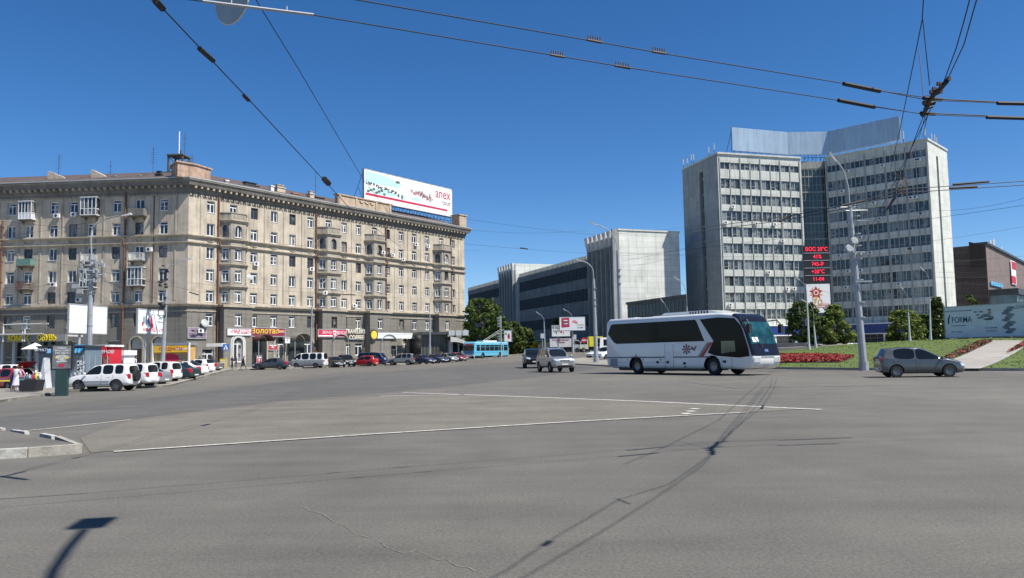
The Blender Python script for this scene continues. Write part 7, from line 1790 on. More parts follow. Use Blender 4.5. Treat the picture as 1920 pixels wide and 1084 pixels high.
# right-hand hoarding by the lawn
A, B = at_y(1772, 600, 89), at_y(1990, 600, 78)
z1 = at_y(1772, 577, 89).z; z0 = at_y(1775, 633, 89).z
t, M, L = board('long_hoarding', 'long pale hoarding with grey collage print standing beyond the lawn on the right', 'hoarding', A, B, z0, z1, mat('hoarding_pale', (.66, .70, .74), rough=.6, var=.08, scale=.8), .2, legs=[(k * 2.2 + .4, 1.2) for k in range(6)], legw=.1)
hz = lambda f_: z0 + (z1 - z0) * f_
txt(t, M, 'СТОМАТОЛОГИЧЕСКАЯ КЛИНИКА', .2, 1.55, hz(.86), mat('print_slate', (.10, .16, .22))); txt(t, M, 'FORMA', .9, 1.95, hz(.56), mat('print_petrol', (.01, .07, .13)), bold=.01, sx=.78)
blobs('leaf_logo', t, M, mat('print_petrol', (.01, .07, .13)), [[(.34, hz(.42)), (.50, hz(.46)), (.52, hz(.62)), (.38, hz(.70)), (.30, hz(.56))], [(.50, hz(.60)), (.64, hz(.66)), (.62, hz(.76)), (.5, hz(.74))]])
for k, (x, z, s) in enumerate(((1.6, .38, 'дентальная клиника'), (1.3, .18, '(383) 200-00-00'), (5.2, .27, 'ЗАГОДНЫЙ'), (5.2, .17, 'ПОДАРОК'))): txt(t, M, s if k != 1 else 'клиника улыбок', .17 if k < 2 else .22, x, hz(z), MATS['print_slate'])
txt(t, M, 'ДАРИТ КРАСОТУ', .5, 10.0, hz(.88), MATS['print_slate'])
blobs('collage_print', t, M, mat('print_smoke', (.20, .23, .27), var=.5, scale=2), [rag(7.1 + .35 * math.sin(i * 2.1), hz(.12 + .075 * i), .55, .22, 8, 300 + i) for i in range(11)] + [rag(3.6 + .2 * i, hz(.80 - .1 * (i % 3)), .3, .12, 8, 330 + i) for i in range(4)] + [rag(4.3 + .28 * i, hz(.63 + .05 * math.sin(i)), .22, .25, 8, 360 + i) for i in range(5)])
blobs('figure_print', t, M, mat('print_flesh', (.42, .30, .26), var=.3, scale=4), [rag(5.15, hz(.76), .22, .26, 10, 4, .15)], -.009); blobs('figure_print', t, M, M_DKP, [rag(5.15, hz(.85), .25, .1, 10, 5, .2), rag(5.0, hz(.55), .7, .16, 10, 6, .4)], -.011)
blobs('bow_print', t, M, mat('print_magenta', (.36, .06, .20)), [rag(9.6, hz(.70), .34, .42, 9, 3), rag(9.1, hz(.42), .36, .2, 9, 4), rag(10.2, hz(.55), .4, .3, 9, 8)], -.01); blobs('gold_print', t, M, mat('print_ochre', (.45, .30, .12)), [rag(10.6, hz(.4), .5, .6, 10, 4)], -.008)
q = MB(M); q.box(.3, L, .5, 1.2, .6, z0 - .1); obj('dark_base', q, mat('base_dark', (.05, .05, .05)), t)
# hoarding-side retaining wall near tower, low wall
A, B = at_y(1448, 655, 108), at_y(1512, 655, 106); t = thing('low_wall', 'low beige stone wall at the foot of the tower steps', 'wall', (A.x, A.y, 0)); M = frame((0, 0, 0), Vector((B.x - A.x, B.y - A.y))); q = MB(M); L = (B - A).length; zt = at_y(1448, 645.5, 108).z; q.box(0, L, 0, .6, .3, zt); obj('wall', q, M_PATH, t); q = MB(M); q.box(-.1, L + .1, -.1, .7, zt, zt + .12); obj('coping', q, M_KERB, t)
# ================================================================= TREES
def leafmat(name, c1, c2):
    m = bpy.data.materials.new(name); m.use_nodes = True; t = m.node_tree; b = t.nodes['Principled BSDF']; b.inputs['Roughness'].default_value = .75; b.inputs['Specular IOR Level'].default_value = .3
    tc = node(t, 'ShaderNodeTexCoord'); n = node(t, 'ShaderNodeTexNoise'); n.inputs['Scale'].default_value = 1.6; n.inputs['Detail'].default_value = 8; t.links.new(tc.outputs['Object'], n.inputs['Vector'])
    r = node(t, 'ShaderNodeMapRange'); r.inputs[1].default_value = .36; r.inputs[2].default_value = .64; t.links.new(n.outputs['Fac'], r.inputs[0])
    mx = node(t, 'ShaderNodeMix', data_type='RGBA'); mx.inputs[6].default_value = (*c1, 1); mx.inputs[7].default_value = (*c2, 1); t.links.new(r.outputs[0], mx.inputs[0]); t.links.new(mx.outputs[2], b.inputs['Base Color'])
    tr = node(t, 'ShaderNodeBsdfTranslucent'); t.links.new(mx.outputs[2], tr.inputs[0]); ms = node(t, 'ShaderNodeMixShader'); ms.inputs[0].default_value = .22; out = t.nodes['Material Output']
    t.links.new(b.outputs[0], ms.inputs[1]); t.links.new(tr.outputs[0], ms.inputs[2]); t.links.new(ms.outputs[0], out.inputs[0]); return m
M_LF1 = leafmat('leaves_dark', (.035, .062, .014), (.085, .125, .022)); M_LF2 = leafmat('leaves_fresh', (.075, .115, .02), (.17, .21, .04)); M_BARK = mat('bark', (.09, .075, .06), rough=.95, var=.3, scale=4, bump=.5)
def tree(name, label, px, pyb, pyt, Y, w, m, n=5000, shape='round', f=gz, seed=1, leaf=.22, trunk=.18, cat='tree', low=.14, group=None):
    rr = random.Random(seed); p = at_y(px, pyb, Y); zb = f(p.x, Y); H = at_y(px, pyt, Y).z - zb
    t = thing(name, label, cat, (p.x, Y, zb), 0, group); q = MB()
    q.tube([(0, 0, -.2), (.05, 0, H * .3), (-.04, .05, H * .6), (0, 0, H * .9)], trunk, 8, trunk * .25)
    for i in range(9):
        a = rr.random() * 6.28; z = H * rr.uniform(low, .7); e = w * .42 * rr.uniform(.5, 1); q.tube([(0, 0, z), (e * .5 * math.cos(a), e * .5 * math.sin(a), z + H * .08), (e * math.cos(a), e * math.sin(a), z + H * .2)], trunk * .4, 5, trunk * .1)
    obj('trunk', q, M_BARK, t, True)
    q = MB(); cl = []
    K = 120 if n > 2500 else 50
    for i in range(K):
        while True:
            v = rr.uniform(low, 1.0)
            if shape == 'cone': rad = (1 - v) ** .75 * (1.12 if v > low + .1 else .8) * w / 2
            elif shape == 'bush': rad = math.sqrt(max(0, 1 - (v * .98) ** 2.2)) * w / 2
            else: u = (v - low) / (1 - low) * 2 - 1; rad = math.sqrt(max(0, 1 - abs(u) ** 2.3)) * w / 2
            if rad > .1: break
        a = rr.random() * 6.28; d = rad * math.sqrt(rr.uniform(.35, 1.0)) * rr.uniform(.88, 1.08); cl.append((d * math.cos(a), d * math.sin(a), v * H, rr.uniform(.55, 1.1)))
    w *= .94; per = n // K; cr = min(w, H) * .105
    for cx, cy, cz, s in cl:
        for _ in range(per):
            d = Vector((rr.gauss(0, 1), rr.gauss(0, 1), rr.gauss(0, .8))).normalized() * (cr * s * (rr.random() ** .5 if rr.random() < .85 else rr.uniform(1, 1.7)))
            c = Vector((cx, cy, cz)) + d
            if c.z < .1: continue
            if c.z > H: c.z = H - rr.random() * .3
            nrm = (d.normalized() + Vector((rr.uniform(-.9, .9), rr.uniform(-.9, .9), rr.uniform(-.4, .9)))).normalized()
            u = nrm.orthogonal().normalized(); v2 = nrm.cross(u); a = rr.random() * 6.28; u, v2 = u * math.cos(a) + v2 * math.sin(a), v2 * math.cos(a) - u * math.sin(a); l = leaf * rr.uniform(.6, 1.3)
            n0 = len(q.v); q.v += [c - u * l, c + v2 * l * .5, c + u * l, c - v2 * l * .5]; q.f.append((n0, n0 + 1, n0 + 2, n0 + 3))
    obj('crown', q, m, t); return t
tree('leafy_tree', 'large dense green tree beside the right end of the apartment building', 905, 660, 560, 152, 8.6, M_LF1, 9000, seed=1, leaf=.32, trunk=.3, low=.05)
tree('leafy_tree', 'lower rounded tree growing right of the traffic light', 958, 662, 604, 172, 6.5, M_LF1, 5000, seed=2, leaf=.34, low=.03)
tree('leafy_tree', 'low bushy tree between the traffic light and the distant queue', 982, 664, 615, 178, 5.0, M_LF1, 4000, seed=3, leaf=.34, low=.03)
tree('leafy_tree', 'dark tree in the shade behind the roadside billboards', 1048, 660, 598, 172, 3.4, M_LF1, 2500, seed=4, leaf=.3, low=.1)
TZ = lambda x, y: 1.75
tree('round_tree', 'dark rounded tree behind the two slim lamp posts', 1511, 655, 566, 109, 4.6, M_LF1, 7000, seed=5, leaf=.22, f=TZ, low=.08)
tree('conical_tree', 'broad conical tree with sunlit right side below the anniversary poster', 1567, 655, 571, 108, 5.3, M_LF2, 9000, 'cone', seed=6, leaf=.22, f=TZ, low=.08)
tree('round_tree', 'rounded bright bush behind the thin lamp post on the lawn', 1697, 645, 582, 112, 5.4, M_LF2, 7000, 'bush', seed=7, leaf=.22, f=TZ, low=.05)
tree('round_tree', 'darker bush filling the gap left of the tall pointed tree', 1728, 645, 590, 118, 4.4, M_LF1, 4500, 'bush', seed=8, leaf=.24, f=TZ, low=.05)
tree('conical_tree', 'tall pointed tree touching the left end of the pale hoarding', 1761, 645, 557, 113, 4.2, M_LF1, 7000, 'cone', seed=9, leaf=.22, f=TZ, low=.05)
tree('round_tree', 'small dark tree at the foot of the brown building behind the hoarding', 1818, 600, 552, 150, 3.4, M_LF1, 2500, 'round', seed=10, leaf=.3, f=lambda x, y: 1.8, low=.1)
# ================================================================= PEOPLE
M_SKIN = mat('skin', (.42, .26, .19), rough=.6, var=.05); M_HAIR = mat('hair_dark', (.03, .02, .015), rough=.7)
CL = {k: mat('cloth_' + k, c, rough=.9, var=.15, scale=6) for k, c in dict(black=(.02, .02, .025), navy=(.03, .04, .08), lilac=(.55, .5, .68), white=(.68, .66, .66), teal=(.04, .2, .2), maroon=(.12, .03, .05), ochre=(.4, .28, .06), jeans=(.06, .09, .16), pink=(.6, .25, .35)).items()}
def skin_mesh(name, J, E, rad, m, root=0, sub=1):
    me = bpy.data.meshes.new(name); me.from_pydata([tuple(j) for j in J], E, []); o = bpy.data.objects.new('tmp', me); COL.objects.link(o)
    sk = o.modifiers.new('s', 'SKIN'); ss = o.modifiers.new('u', 'SUBSURF'); ss.levels = sub; ss.render_levels = sub
    for i, v in enumerate(me.skin_vertices[0].data): r = rad[i]; v.radius = r if isinstance(r, tuple) else (r, r); v.use_root = (i == root)
    out = finish(o); bpy.data.objects.remove(o); out.name = name
    out.materials.clear(); out.materials.append(m); out.shade_smooth(); return out
def person(label, px, Y, rz, top, bottom, hair=M_HAIR, h=1.7, stride=.0, bend=0.0, arm=(.1, .1), skirt=False, group=None, f=gz, lift=.12, hold=None):
    p = at_y(px, 690, Y); t = thing('person', label, 'person', (p.x, Y, f(p.x, Y) + lift), rz, group); k = h / 1.7
    # faces local +x
    hip = Vector((0, 0, .92)); c, s = math.cos(bend), math.sin(bend)
    def tor(x, y, z): dz = z - .92; return (x * c + dz * s, y, .92 - x * s + dz * c)
    st = stride
    J = [tuple(hip), tor(0, 0, 1.15), tor(0, 0, 1.38), tor(.0, 0, 1.47), tor(.02, 0, 1.53), tor(.03, 0, 1.62), tor(.02, 0, 1.69)]; rad = [(.15, .13), (.14, .11), (.16, .11), .055, .07, .095, .06]
    E = [(0, 1), (1, 2), (2, 3), (3, 4), (4, 5), (5, 6)]
    for sd in (-1, 1):
        a = st * sd; n = len(J)
        J += [(.0, sd * .09, .86), (a * .55 + .04, sd * .10, .48), (a, sd * .10, .09), (a + .14, sd * .11, .04)]; rad += [.09, .06, .042, .035]; E += [(0, n), (n, n + 1), (n + 1, n + 2), (n + 2, n + 3)]
        n = len(J); fw = arm[0 if sd < 0 else 1]
        sh, el, wr, pm_ = tor(0, sd * .19, 1.40), tor(fw * .4, sd * .24, 1.14), tor(fw, sd * .22, .92 + abs(fw) * .25), tor(fw + .03, sd * .21, .85 + abs(fw) * .3)
        J += [sh, el, wr, pm_]; rad += [.06, .045, .03, (.035, .018)]; E += [(2, n), (n, n + 1), (n + 1, n + 2), (n + 2, n + 3)]
        base = Vector(pm_); d = (base - Vector(wr)).normalized()
        for q_ in range(4): J.append(tuple(base + d * (.055 + .012 * (1.5 - abs(q_ - 1.4))) + Vector(((q_ - 1.5) * .02, 0, 0)))); rad.append(.008); E.append((n + 3, len(J) - 1))
        J.append(tuple(base + d * .01 + Vector((.045, 0, 0)))); rad.append(.009); E.append((n + 3, len(J) - 1))
    J = [(x * k, y * k, z * k) for x, y, z in J]
    me = skin_mesh('body', J, E, rad, M_SKIN)
    me.materials.append(CL[top]); me.materials.append(CL[bottom]); me.materials.append(hair); me.materials.append(M_BLK)
    hc = Vector(tor(.03, 0, 1.62)) * k; nk = Vector(tor(0, 0, 1.47)) * k; up = (Vector(tor(0, 0, 1.6)) - Vector(tor(0, 0, 1.4))).normalized()
    for pl in me.polygons:
        c0 = pl.center; d = (c0 - Vector(tor(0, 0, .92)) * k).dot(up)
        if c0.z < .08: pl.material_index = 4
        elif (c0 - hc).length < .15:
            fd = Vector((c, 0, -s)); r_ = (c0 - hc); pl.material_index = 3 if (r_.dot(fd) < .02 or r_.dot(up) > .055) else 0
        elif d < .02 and c0.z < .9 * k and abs(c0.y) < .18: pl.material_index = 2
        elif d > 0 and (c0 - nk).length > .07: pl.material_index = 1
        for fwj in (0, 1):
            w0 = Vector(J[10 + 4 + 9 * 0]) if False else None
    # hands keep skin
    for b0 in (11, 24):
        w0 = Vector(J[b0 + 2])
        for pl in me.polygons:
            if (pl.center - w0).length < .12 * k and abs(pl.center.y) > .12: pl.material_index = 0
    obj('body', me, None, t)
    q = MB(); fd = Vector((c, 0, -s)); rt = Vector((0, 1, 0))
    for sd in (-1, 1): e = hc + fd * .088 + rt * .03 * sd + up * .005; q.ball(e, .011, .011, .008, 6, 4)
    obj('eyes', q, M_BLK, t); q = MB(); q.ball(hc + fd * .1 - up * .02, .014, .012, .02, 6, 4); obj('nose', q, M_SKIN, t); q = MB(); q.ball(hc + fd * .09 - up * .052, .008, .022, .006, 6, 4); obj('mouth', q, CL['maroon'], t)
    if skirt:
        q = MB(); n = 14; vs = []
        for z, r_ in ((.98, .15), (.7, .21), (.42, .27)): vs += [(r_ * math.cos(6.283 * i / n) * k + (.0), r_ * .8 * math.sin(6.283 * i / n) * k * (1 + .06 * (i % 2)), z * k) for i in range(n)]
        q.add(vs, [(j * n + i, j * n + (i + 1) % n, (j + 1) * n + (i + 1) % n, (j + 1) * n + i) for j in (0, 1) for i in range(n)]); obj('skirt', q, CL[bottom], t, True)
    return t
gp = 'people at the market table'
person('person in a navy jacket bending over the market table', 23, 50, R(0), 'navy', 'navy', bend=.75, arm=(.4, .45), group=gp)
person('person in white top and long lilac skirt seen from behind at the market table', 31, 48.6, R(80), 'white', 'lilac', skirt=True, arm=(.25, .3), h=1.62, group=gp)
person('person in teal and ochre clothes beside the one in the lilac skirt', 39, 48.9, R(60), 'pink', 'teal', skirt=True, arm=(.3, .2), h=1.6, group=gp)
person('person in dark coat pulling a wheeled bag at the pavement corner', 399, 97, R(185), 'black', 'black', stride=.28, arm=(.1, -.35), bend=.08)
pb_ = at_y(407, 690, 96.6); q = MB(); q.box(-.18, .18, -.14, .14, .06, .55); wb_ = thing('wheeled_bag', 'dark wheeled bag behind the walking person at the corner', 'bag', (pb_.x, 96.6, gz(pb_.x, 96.6) + .12)); o = obj('case', q, CL['black'], wb_); q = MB(); q.tube([(0, 0, .55), (-.28, .05, .88)], .012, 4); obj('handle', q, M_GREY, wb_)
for s in (-1, 1): q = MB(Matrix.Translation((.12, s * .12, .06)) @ Matrix.Rotation(R(90), 4, 'X')); q.cyl((0, 0), .05, -.02, .02, 8); obj('wheel', q, M_BLK, wb_)
person('person in grey top standing behind the one with the wheeled bag', 404, 99, R(200), 'jeans', 'black')
person('person in black standing left of a talking pair under the arched window', 435, 101, R(-20), 'black', 'black', h=1.66)
person('slim person in black standing right of a talking pair under the arched window', 443, 101.5, R(200), 'navy', 'black', h=1.72)
person('person in a maroon coat striding right past the arched window', 456, 98, R(10), 'maroon', 'black', stride=.3, arm=(.25, -.2), bend=.1, skirt=True)
person('person in a white shirt seen above the white wagon roofs', 254, 88, R(30), 'white', 'jeans', h=1.75)
person('person in dark clothes beside the orange kiosk front', 272, 90, R(-120), 'black', 'jeans')
person('person in black standing near the silver sedan at the end of the slanting row', 374, 97, R(90), 'black', 'jeans')
person('person walking by the doorway right of the glass pavilion pillar', 829, 139, R(0), 'pink', 'jeans', f=gz)
# market table with goods
p = at_y(61, 700, 47.8); mt = thing('market_table', 'long market table with a black cloth beside the bending people', 'table', (p.x, 47.8, gz(p.x, 47.8) + .13)); q = MB()
q.add([(-.55, -.4, .72), (.55, -.4, .72), (.55, .4, .72), (-.55, .4, .72), (-.5, -.42, .05), (.42, -.42, .05), (.42, .4, .05), (-.5, .4, .05)], [(0, 1, 2, 3), (0, 4, 5, 1), (1, 5, 6, 2), (3, 2, 6, 7), (0, 3, 7, 4)]); obj('black_cloth', q, CL['black'], mt)
q = MB(); q.box(-.52, .52, -.35, .35, .68, .715); obj('tabletop', q, M_BARK, mt)
cols = [('pink', 'pink'), ('white', 'white'), ('red', None), ('teal', 'teal'), ('yellow', None), ('lilac', 'lilac')]
gm = {'pink': CL['pink'], 'white': CL['white'], 'red': M_SRED, 'teal': CL['teal'], 'yellow': M_YEL, 'lilac': CL['lilac']}
rr = random.Random(5)
for i in range(14):
    cn = ['pink', 'white', 'red', 'teal', 'yellow', 'lilac'][i % 6]; x = -.50 + i * .077; q = MB(); hgt = rr.uniform(.22, .42); s = rr.uniform(.07, .10)
    q.ball((0, 0, hgt * .45), s, s, hgt * .45, 8, 5); q.ball((0, -.02, hgt * .95), s * .6, s * .6, s * .6, 8, 5)
    for a in (-1, 1): q.ball((a * s * .9, -.03, hgt * .6), s * .3, s * .3, s * .45, 6, 4)
    o = obj('soft_toy', q, gm[cn], None, True); o.location = (mt.location.x + x, mt.location.y + rr.uniform(-.15, .15), mt.location.z + .725)
    tag(o, '%s soft toy on the black market table, %s from the left' % (cn, ['first', 'second', 'third', 'fourth', 'fifth', 'sixth', 'seventh', 'eighth', 'ninth', 'tenth', 'eleventh', 'twelfth', 'thirteenth', 'fourteenth'][i]), 'toy', 'soft toys on the market table')
p = at_y(9, 690, 52); q = MB(); q.box(-.7, .7, -.3, .3, .55, .62); [q.box(x - .04, x + .04, y - .04, y + .04, 0, .55) for x in (-.6, .6) for y in (-.2, .2)]; t = obj('trestle', q, M_YEL); t.location = (p.x, 52, gz(p.x, 52) + .13); tag(t, 'yellow trestle bench at the left edge behind the market table', 'bench')
# ================================================================= OVERHEAD WIRES
def wire(name, label, pts, r=.012, cat='cable', group=None, sag=0.0, n=10, m=M_CABLE):
    P = []
    for a, b in zip(pts, pts[1:]):
        a, b = Vector(a), Vector(b)
        for i in range(n): u = i / n; v = a.lerp(b, u); v.z -= sag * 4 * u * (1 - u); P.append(v)
    P.append(Vector(pts[-1])); o0 = P[0].copy()
    q = MB(); q.tube([p - o0 for p in P], r, 5); o = obj(name, q, m, None, True); o.location = o0; return tag(o, label, cat, group)
Z = 5.25
def cz(px, py, z=Z): return at_z(px, py, z)
def ext(a, b, k): return a + (b - a) * k
gw = 'trolley contact wires over the near road'
w1 = [cz(*p) for p in ((670, 0), (1110, 77), (1235, 99), (1585, 157), (1740, 188))]; w1 = [ext(w1[1], w1[0], 3.4)] + w1 + [cz(1920, 195), ext(cz(1740, 188), cz(1920, 195), 4)]
w2 = [cz(*p) for p in ((360, 0), (585, 28), (1045, 105), (1165, 125), (1570, 188), (1735, 215))]; w2 = [ext(w2[1], w2[0], 3.0)] + w2 + [cz(1920, 222), ext(cz(1735, 215), cz(1920, 222), 4)]
W1 = wire('contact_wire', 'upper of the two trolley wires crossing the sky to the right', w1, .007, group=gw)
W2 = wire('contact_wire', 'lower of the two trolley wires crossing the sky to the right', w2, .007, group=gw)
def on_wire(name, label, a, b, r=.035, teeth=0, m=M_CABLE, cat='fitting', grp=None):
    a, b = Vector(a), Vector(b); o0 = (a + b) / 2; q = MB(); q.tube([a - o0, b - o0], r, 6); d = (b - a)
    for i in range(teeth): c = a - o0 + d * ((i + .5) / teeth); q.tube([c, c + Vector((0, 0, .06))], .008, 4)
    o = obj(name, q, m, None); o.location = o0; return tag(o, label, cat, grp)
M_FIT = mat('fitting_brown', (.10, .065, .05), rough=.7)
for (a, b, lab) in (((1101, 75), (1128, 80), 'left spiked splice on the upper trolley wire'), ((1223, 97), (1248, 101), 'right spiked splice on the upper trolley wire'), ((1032, 103), (1058, 107.5), 'left spiked splice on the lower trolley wire'), ((1153, 123.5), (1181, 128.5), 'right spiked splice on the lower trolley wire')):
    on_wire('wire_splice', lab, cz(*a), cz(*b), .015, 6, M_FIT, grp='spiked splices on the trolley wires')
for (a, b, lab) in (((1582, 157), (1650, 171), 'long dark bar joining the upper wire left of the crossing'), ((1572, 188), (1640, 201), 'long dark bar joining the lower wire left of the crossing'), ((1870, 193.5), (1990, 196), 'long bar on the upper wire at the right edge'), ((1850, 220), (1990, 224), 'long bar on the lower wire at the right edge')):
    on_wire('splice_bar', lab, cz(*a, Z - .02), cz(*b, Z - .02), .03, 0, M_CABLE, grp='splice bars near the wire crossing')
on_wire('splice_bar', 'long pale section bar on the lower wire at the top left', cz(380, 2.5), cz(588, 28), .016, 2, M_GREY)
for (a, b, nm) in (((1650, 170), (1760, 187), 'upper'), ((1640, 200.5), (1745, 216), 'lower')):
    wire('carrier_wire', nm + ' doubled wire running into the crossing fitting from the left', [cz(*a, Z + .05), cz(*b, Z + .05)], .007)
for (a, b, nm) in (((1757, 186), (1880, 192), 'upper'), ((1752, 213), (1870, 218), 'lower')):
    wire('carrier_wire', nm + ' doubled wire leaving the crossing fitting to the right', [cz(*a, Z + .05), cz(*b, Z + .05)], .010)
# the crossing fitting
fc = cz(1742, 190); t = thing('wire_crossing', 'dark tangled crossing fitting where trolley wires meet at the upper right', 'wire fitting', fc)
q = MB(); V_ = [cz(*p) - fc for p in ((1775, 152), (1762, 168), (1752, 176), (1742, 190), (1738, 203), (1730, 216))]; q.tube(V_, .035, 7, .03)
for a, b, r_ in (((1732, 184), (1765, 187), .05), ((1727, 212), (1752, 214), .05), ((1736, 196), (1750, 192), .08), ((1733, 205), (1748, 200), .04), ((1748, 178), (1760, 172), .07), ((1728, 218), (1736, 210), .06)):
    q.tube([cz(*a) - fc, cz(*b, Z + .05) - fc], r_ * .6, 6)
obj('frame', q, M_CABLE, t)
q = MB(); rr = random.Random(4)
for i in range(16): c = V_[rr.randrange(len(V_) - 1)].lerp(V_[3], rr.random() * .4) + Vector((rr.uniform(-.07, .07), rr.uniform(-.07, .07), rr.uniform(-.02, .06))); q.box(c.x - .022, c.x + .022, c.y - .02, c.y + .02, c.z - .02, c.z + .03)
obj('bolts', q, M_FIT, t)
# converging wires at the fitting, passing overhead
S_ = lambda px, py: on_ground(px, py) + SDIR * (5.25 / SDIR.z)
B0 = cz(1732, 216); A = cz(1776, 150)
wire('contact_wire', 'right wire of the pair rising from the crossing to the top right', [A] + [S_(*q_) for q_ in ((1310, 878), (1223, 937), (1128, 997), (986, 1080), (700, 1230))], .007)
wire('contact_wire', 'left wire of the pair rising from the crossing to the top right', [cz(1766, 163), cz(1793, 90), cz(1806, 45), cz(1818, 0)] + [S_(*q_) for q_ in ((1160, 937), (1025, 1017), (946, 1072), (700, 1190))], .007)
on_wire('wire_splice', 'dark clamp on the overhead pair just above the viewpoint', S_(1032, 1014), S_(1018, 1024), .03)
on_wire('wire_splice', 'thin spacer bar linking the overhead pair above the viewpoint', S_(1155, 935), S_(1180, 945), .015)
wire('contact_wire', 'left wire running away from the crossing behind the tower hoarding', [B0, S_(1429, 763), S_(1449, 732), S_(1457, 708)], .007)
wire('contact_wire', 'right wire running away from the crossing behind the tower hoarding', [cz(1745, 205), S_(1421, 759), S_(1445, 724), S_(1447, 708)], .007)
on_wire('wire_splice', 'small clamp where the departing wire bends over the road', S_(1427, 768), S_(1431, 760), .03)
# span wire with drop wires
g1 = ray(1733, 0); sp_ = [at_y(1735, -60, 9.5), at_y(1729, 38, 11.0), at_y(1688, 240, 16.0), at_y(1660, 360, 50)]
wire('span_wire', 'thin span cable slanting down across the tower hoarding', sp_, .008)
wire('drop_wire', 'left drop wire carrying the crossing fitting', [at_y(1723, 92, 12.2), cz(1732, 184, Z + .05)], .007)
wire('drop_wire', 'right drop wire carrying the crossing fitting', [at_y(1730, 36, 11.2), cz(1743, 160, Z + .1)], .007)
for i, (a, b) in enumerate((((1743, 190), (1722, 262)), ((1740, 212), (1730, 258)))):
    wire('guy_wire', ('left', 'right')[i] + ' thin wire hanging from the crossing towards the tower roof edge', [cz(*a), at_y(*b, 30)], .008)
# the two steep cables on the left
wire('span_cable', 'steep cable with dark insulators crossing the sky over the apartment roof', [cz(150, -175, 5.5), cz(290, 0, 5.5), cz(465, 185, 5.5), cz(600, 330, 5.5), cz(660, 395, 5.6), at_y(760, 470, 60)], .0085)
for (a, b, r_, lab) in (((291, 1), (305, 16), .055, 'dark insulator on the steep cable near the top edge'), ((374, 91), (400, 114), .045, 'knotted dark insulator midway on the steep cable'), ((457, 179), (466, 188), .04, 'small dark insulator low on the steep cable'), ((608, 336), (616, 344), .09, 'dark insulator where the steep cable meets the roof line')):
    on_wire('cable_insulator', lab, cz(*a, 5.5), cz(*b, 5.5), r_ * .75, grp='insulators on the steep cable')
wire('span_cable', 'steep plain cable running down towards the rooftop billboard', [at_z(410, -170, 6.5), at_z(480, 0, 6.5), at_z(560, 130, 6.5), at_z(680, 335, 6.5), at_y(760, 440, 60)], .007)
# hanging disc
p = at_y(436, -5, 9.3); t = thing('hanging_disc', 'pale round disc hanging from the wires at the top left', 'sign', (p.x, p.y, p.z)); q = MB(Matrix.Rotation(R(55), 4, 'Z') @ Matrix.Rotation(R(90), 4, 'Y')); q.cyl((0, 0), .33, -.015, .015, 28); obj('disc', q, mat('disc_pale', (.30, .34, .36), rough=.5), t)
q = MB(Matrix.Rotation(R(55), 4, 'Z') @ Matrix.Rotation(R(90), 4, 'Y')); q.tube([(.335 * math.cos(6.283 * i / 28), .335 * math.sin(6.283 * i / 28), 0) for i in range(29)], .012, 5); obj('rim', q, M_LAMP, t)
q = MB(); q.tube([(0, 0, .33), (0, -.1, 1.5)], .01, 4); obj('hanger', q, M_CABLE, t)
# farther pair at the right with long bars and an abandoned nest-like tangle
for i, (pl, nm) in enumerate((([(1290, 430), (1480, 405), (1590, 384), (1690, 355), (1920, 340)], 'upper'), ([(1290, 437), (1480, 412), (1590, 390), (1690, 362), (1920, 347)], 'lower'))):
    wire('contact_wire', nm + ' trolley wire passing in front of the office tower', [at_y(x, y, 30 if x > 1500 else 36) for x, y in pl], .016)
for a, b, lab in (((1787, 346), (1854, 340.5), 'upper long dark bar on the wires right of the tower'), ((1780, 353), (1832, 350), 'lower long dark bar on the wires right of the tower'), ((1577, 386), (1620, 376.5), 'dark bar on the wires by the top of the thick grey post')):
    on_wire('splice_bar', lab, at_y(*a, 29.8), at_y(*b, 29.8), .045)
rr = random.Random(6); c0 = at_y(1692, 348, 30); q = MB()
for i in range(46): a = Vector((rr.gauss(0, .14), rr.gauss(0, .1), rr.gauss(0, .26))); b = a + Vector((rr.uniform(-.2, .2), rr.uniform(-.1, .1), rr.uniform(-.16, .16))); q.tube([a, b], .011, 4)
o = obj('wire_tangle', q, mat('tangle_brown', (.12, .09, .06))); o.location = c0; tag(o, 'brown tangle of old wire caught on the trolley lines before the tower', 'wire fitting')
# many thin cables over the square
gc = 'thin cables strung across the square'
ANC = ((0, 'left edge'), (172, 'thick left lamp post'), (312, 'cable hung lamp post'), (585, 'jeweller sign lamp post'), (806, 'glass pavilion lamp post'), (870, 'apartment building end'), (1113, 'island lamp post'), (1165, 'coach tail lamp post'), (1290, 'tower left edge'), (1500, 'tower front'), (1600, 'thick grey post'), (1745, 'tower right wing'), (1920, 'right edge'))
CNT = {}
def cab(a, b, Ya, Yb, sag=.3, r=.009):
    n_ = [min(ANC, key=lambda q_: abs(q_[0] - v[0]))[1] for v in (a, b)]; k_ = tuple(n_); CNT[k_] = CNT.get(k_, 0) + 1
    LABW = '%s thin cable from the %s to the %s' % (('first', 'second', 'third', 'fourth', 'fifth', 'sixth', 'seventh', 'eighth')[CNT[k_] - 1], n_[0], n_[1])
    wire('cable', LABW, [at_y(*a, Ya), at_y(*b, Yb)], r, group=gc, sag=sag, n=14)
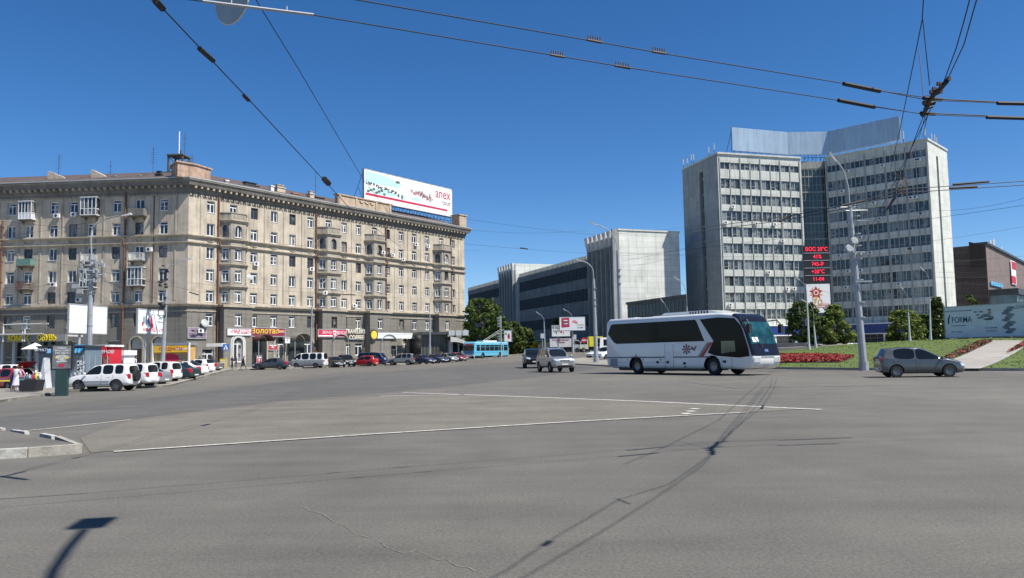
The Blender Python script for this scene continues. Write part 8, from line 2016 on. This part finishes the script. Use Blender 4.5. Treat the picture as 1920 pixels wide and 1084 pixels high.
for a, b, Ya, Yb, sg in (((0, 442), (240, 400), 60, 40, .2), ((0, 600), (172, 545), 40, 58, .3), ((0, 540), (172, 512), 40, 58, .3), ((0, 470), (172, 500), 45, 58, .2), ((0, 415), (900, 470), 50, 110, .6), ((0, 610), (172, 590), 42, 58, .2), ((0, 575), (172, 530), 42, 58, .3),
        ((172, 500), (312, 600), 58, 82, .6), ((172, 512), (312, 560), 58, 82, .5), ((172, 520), (585, 610), 58, 112, 1.0), ((172, 540), (312, 620), 58, 82, .5), ((172, 590), (312, 600), 58, 82, .4), ((312, 560), (585, 600), 82, 112, .5), ((312, 575), (806, 620), 82, 130, .8), ((312, 590), (585, 612), 82, 112, .5),
        ((172, 505), (806, 600), 58, 130, 1.0), ((585, 600), (806, 610), 112, 130, .5), ((585, 590), (870, 500), 112, 120, .2), ((560, 540), (880, 548), 100, 120, .3), ((350, 530), (870, 560), 70, 120, .4), ((870, 410), (1115, 440), 60, 74, .1), ((870, 430), (1100, 432), 70, 74, .3), ((870, 457), (1165, 478), 60, 74, .1),
        ((1113, 540), (1165, 560), 88, 74, 1.6), ((1165, 490), (1500, 410), 74, 60, .2), ((1165, 480), (1920, 385), 74, 40, .2), ((1165, 560), (1290, 540), 74, 100, .4), ((1165, 500), (1300, 470), 74, 80, .3), ((1290, 590), (1500, 560), 100, 90, .3), ((1100, 470), (1500, 480), 90, 80, .3), ((1130, 440), (1290, 425), 74, 90, .1),
        ((1600, 470), (1920, 425), 52, 60, .1), ((1600, 500), (1920, 480), 60, 60, .1), ((1600, 400), (1750, 395), 60, 60, .2), ((1760, 395), (1920, 372), 60, 50, .2), ((1700, 520), (1920, 515), 92, 92, .1), ((1740, 530), (1920, 533), 92, 92, .1), ((1750, 600), (1920, 600), 85, 95, .1) if False else ((1755, 521), (1920, 517), 90, 90, .1), ((1500, 525), (1620, 560), 90, 52, .4), ((1740, 510), (1920, 505), 94, 94, .2)):
    cab(a, b, Ya, Yb, sg)
for a, b, Y, lab in (((355, 548), (372, 553), 75, 'short dark spreader bar on cables at the building corner'), ((642, 552), (666, 553), 95, 'short dark spreader bar on cables left of the second bay'), ((975, 465), (990, 467), 68, 'small dark fitting on a cable over the long grey building'), ((1462, 415), (1484, 404), 37, 'dark bar on the wires before the left tower wing')):
    on_wire('spreader_bar', lab, at_y(*a, Y), at_y(*b, Y), .06)
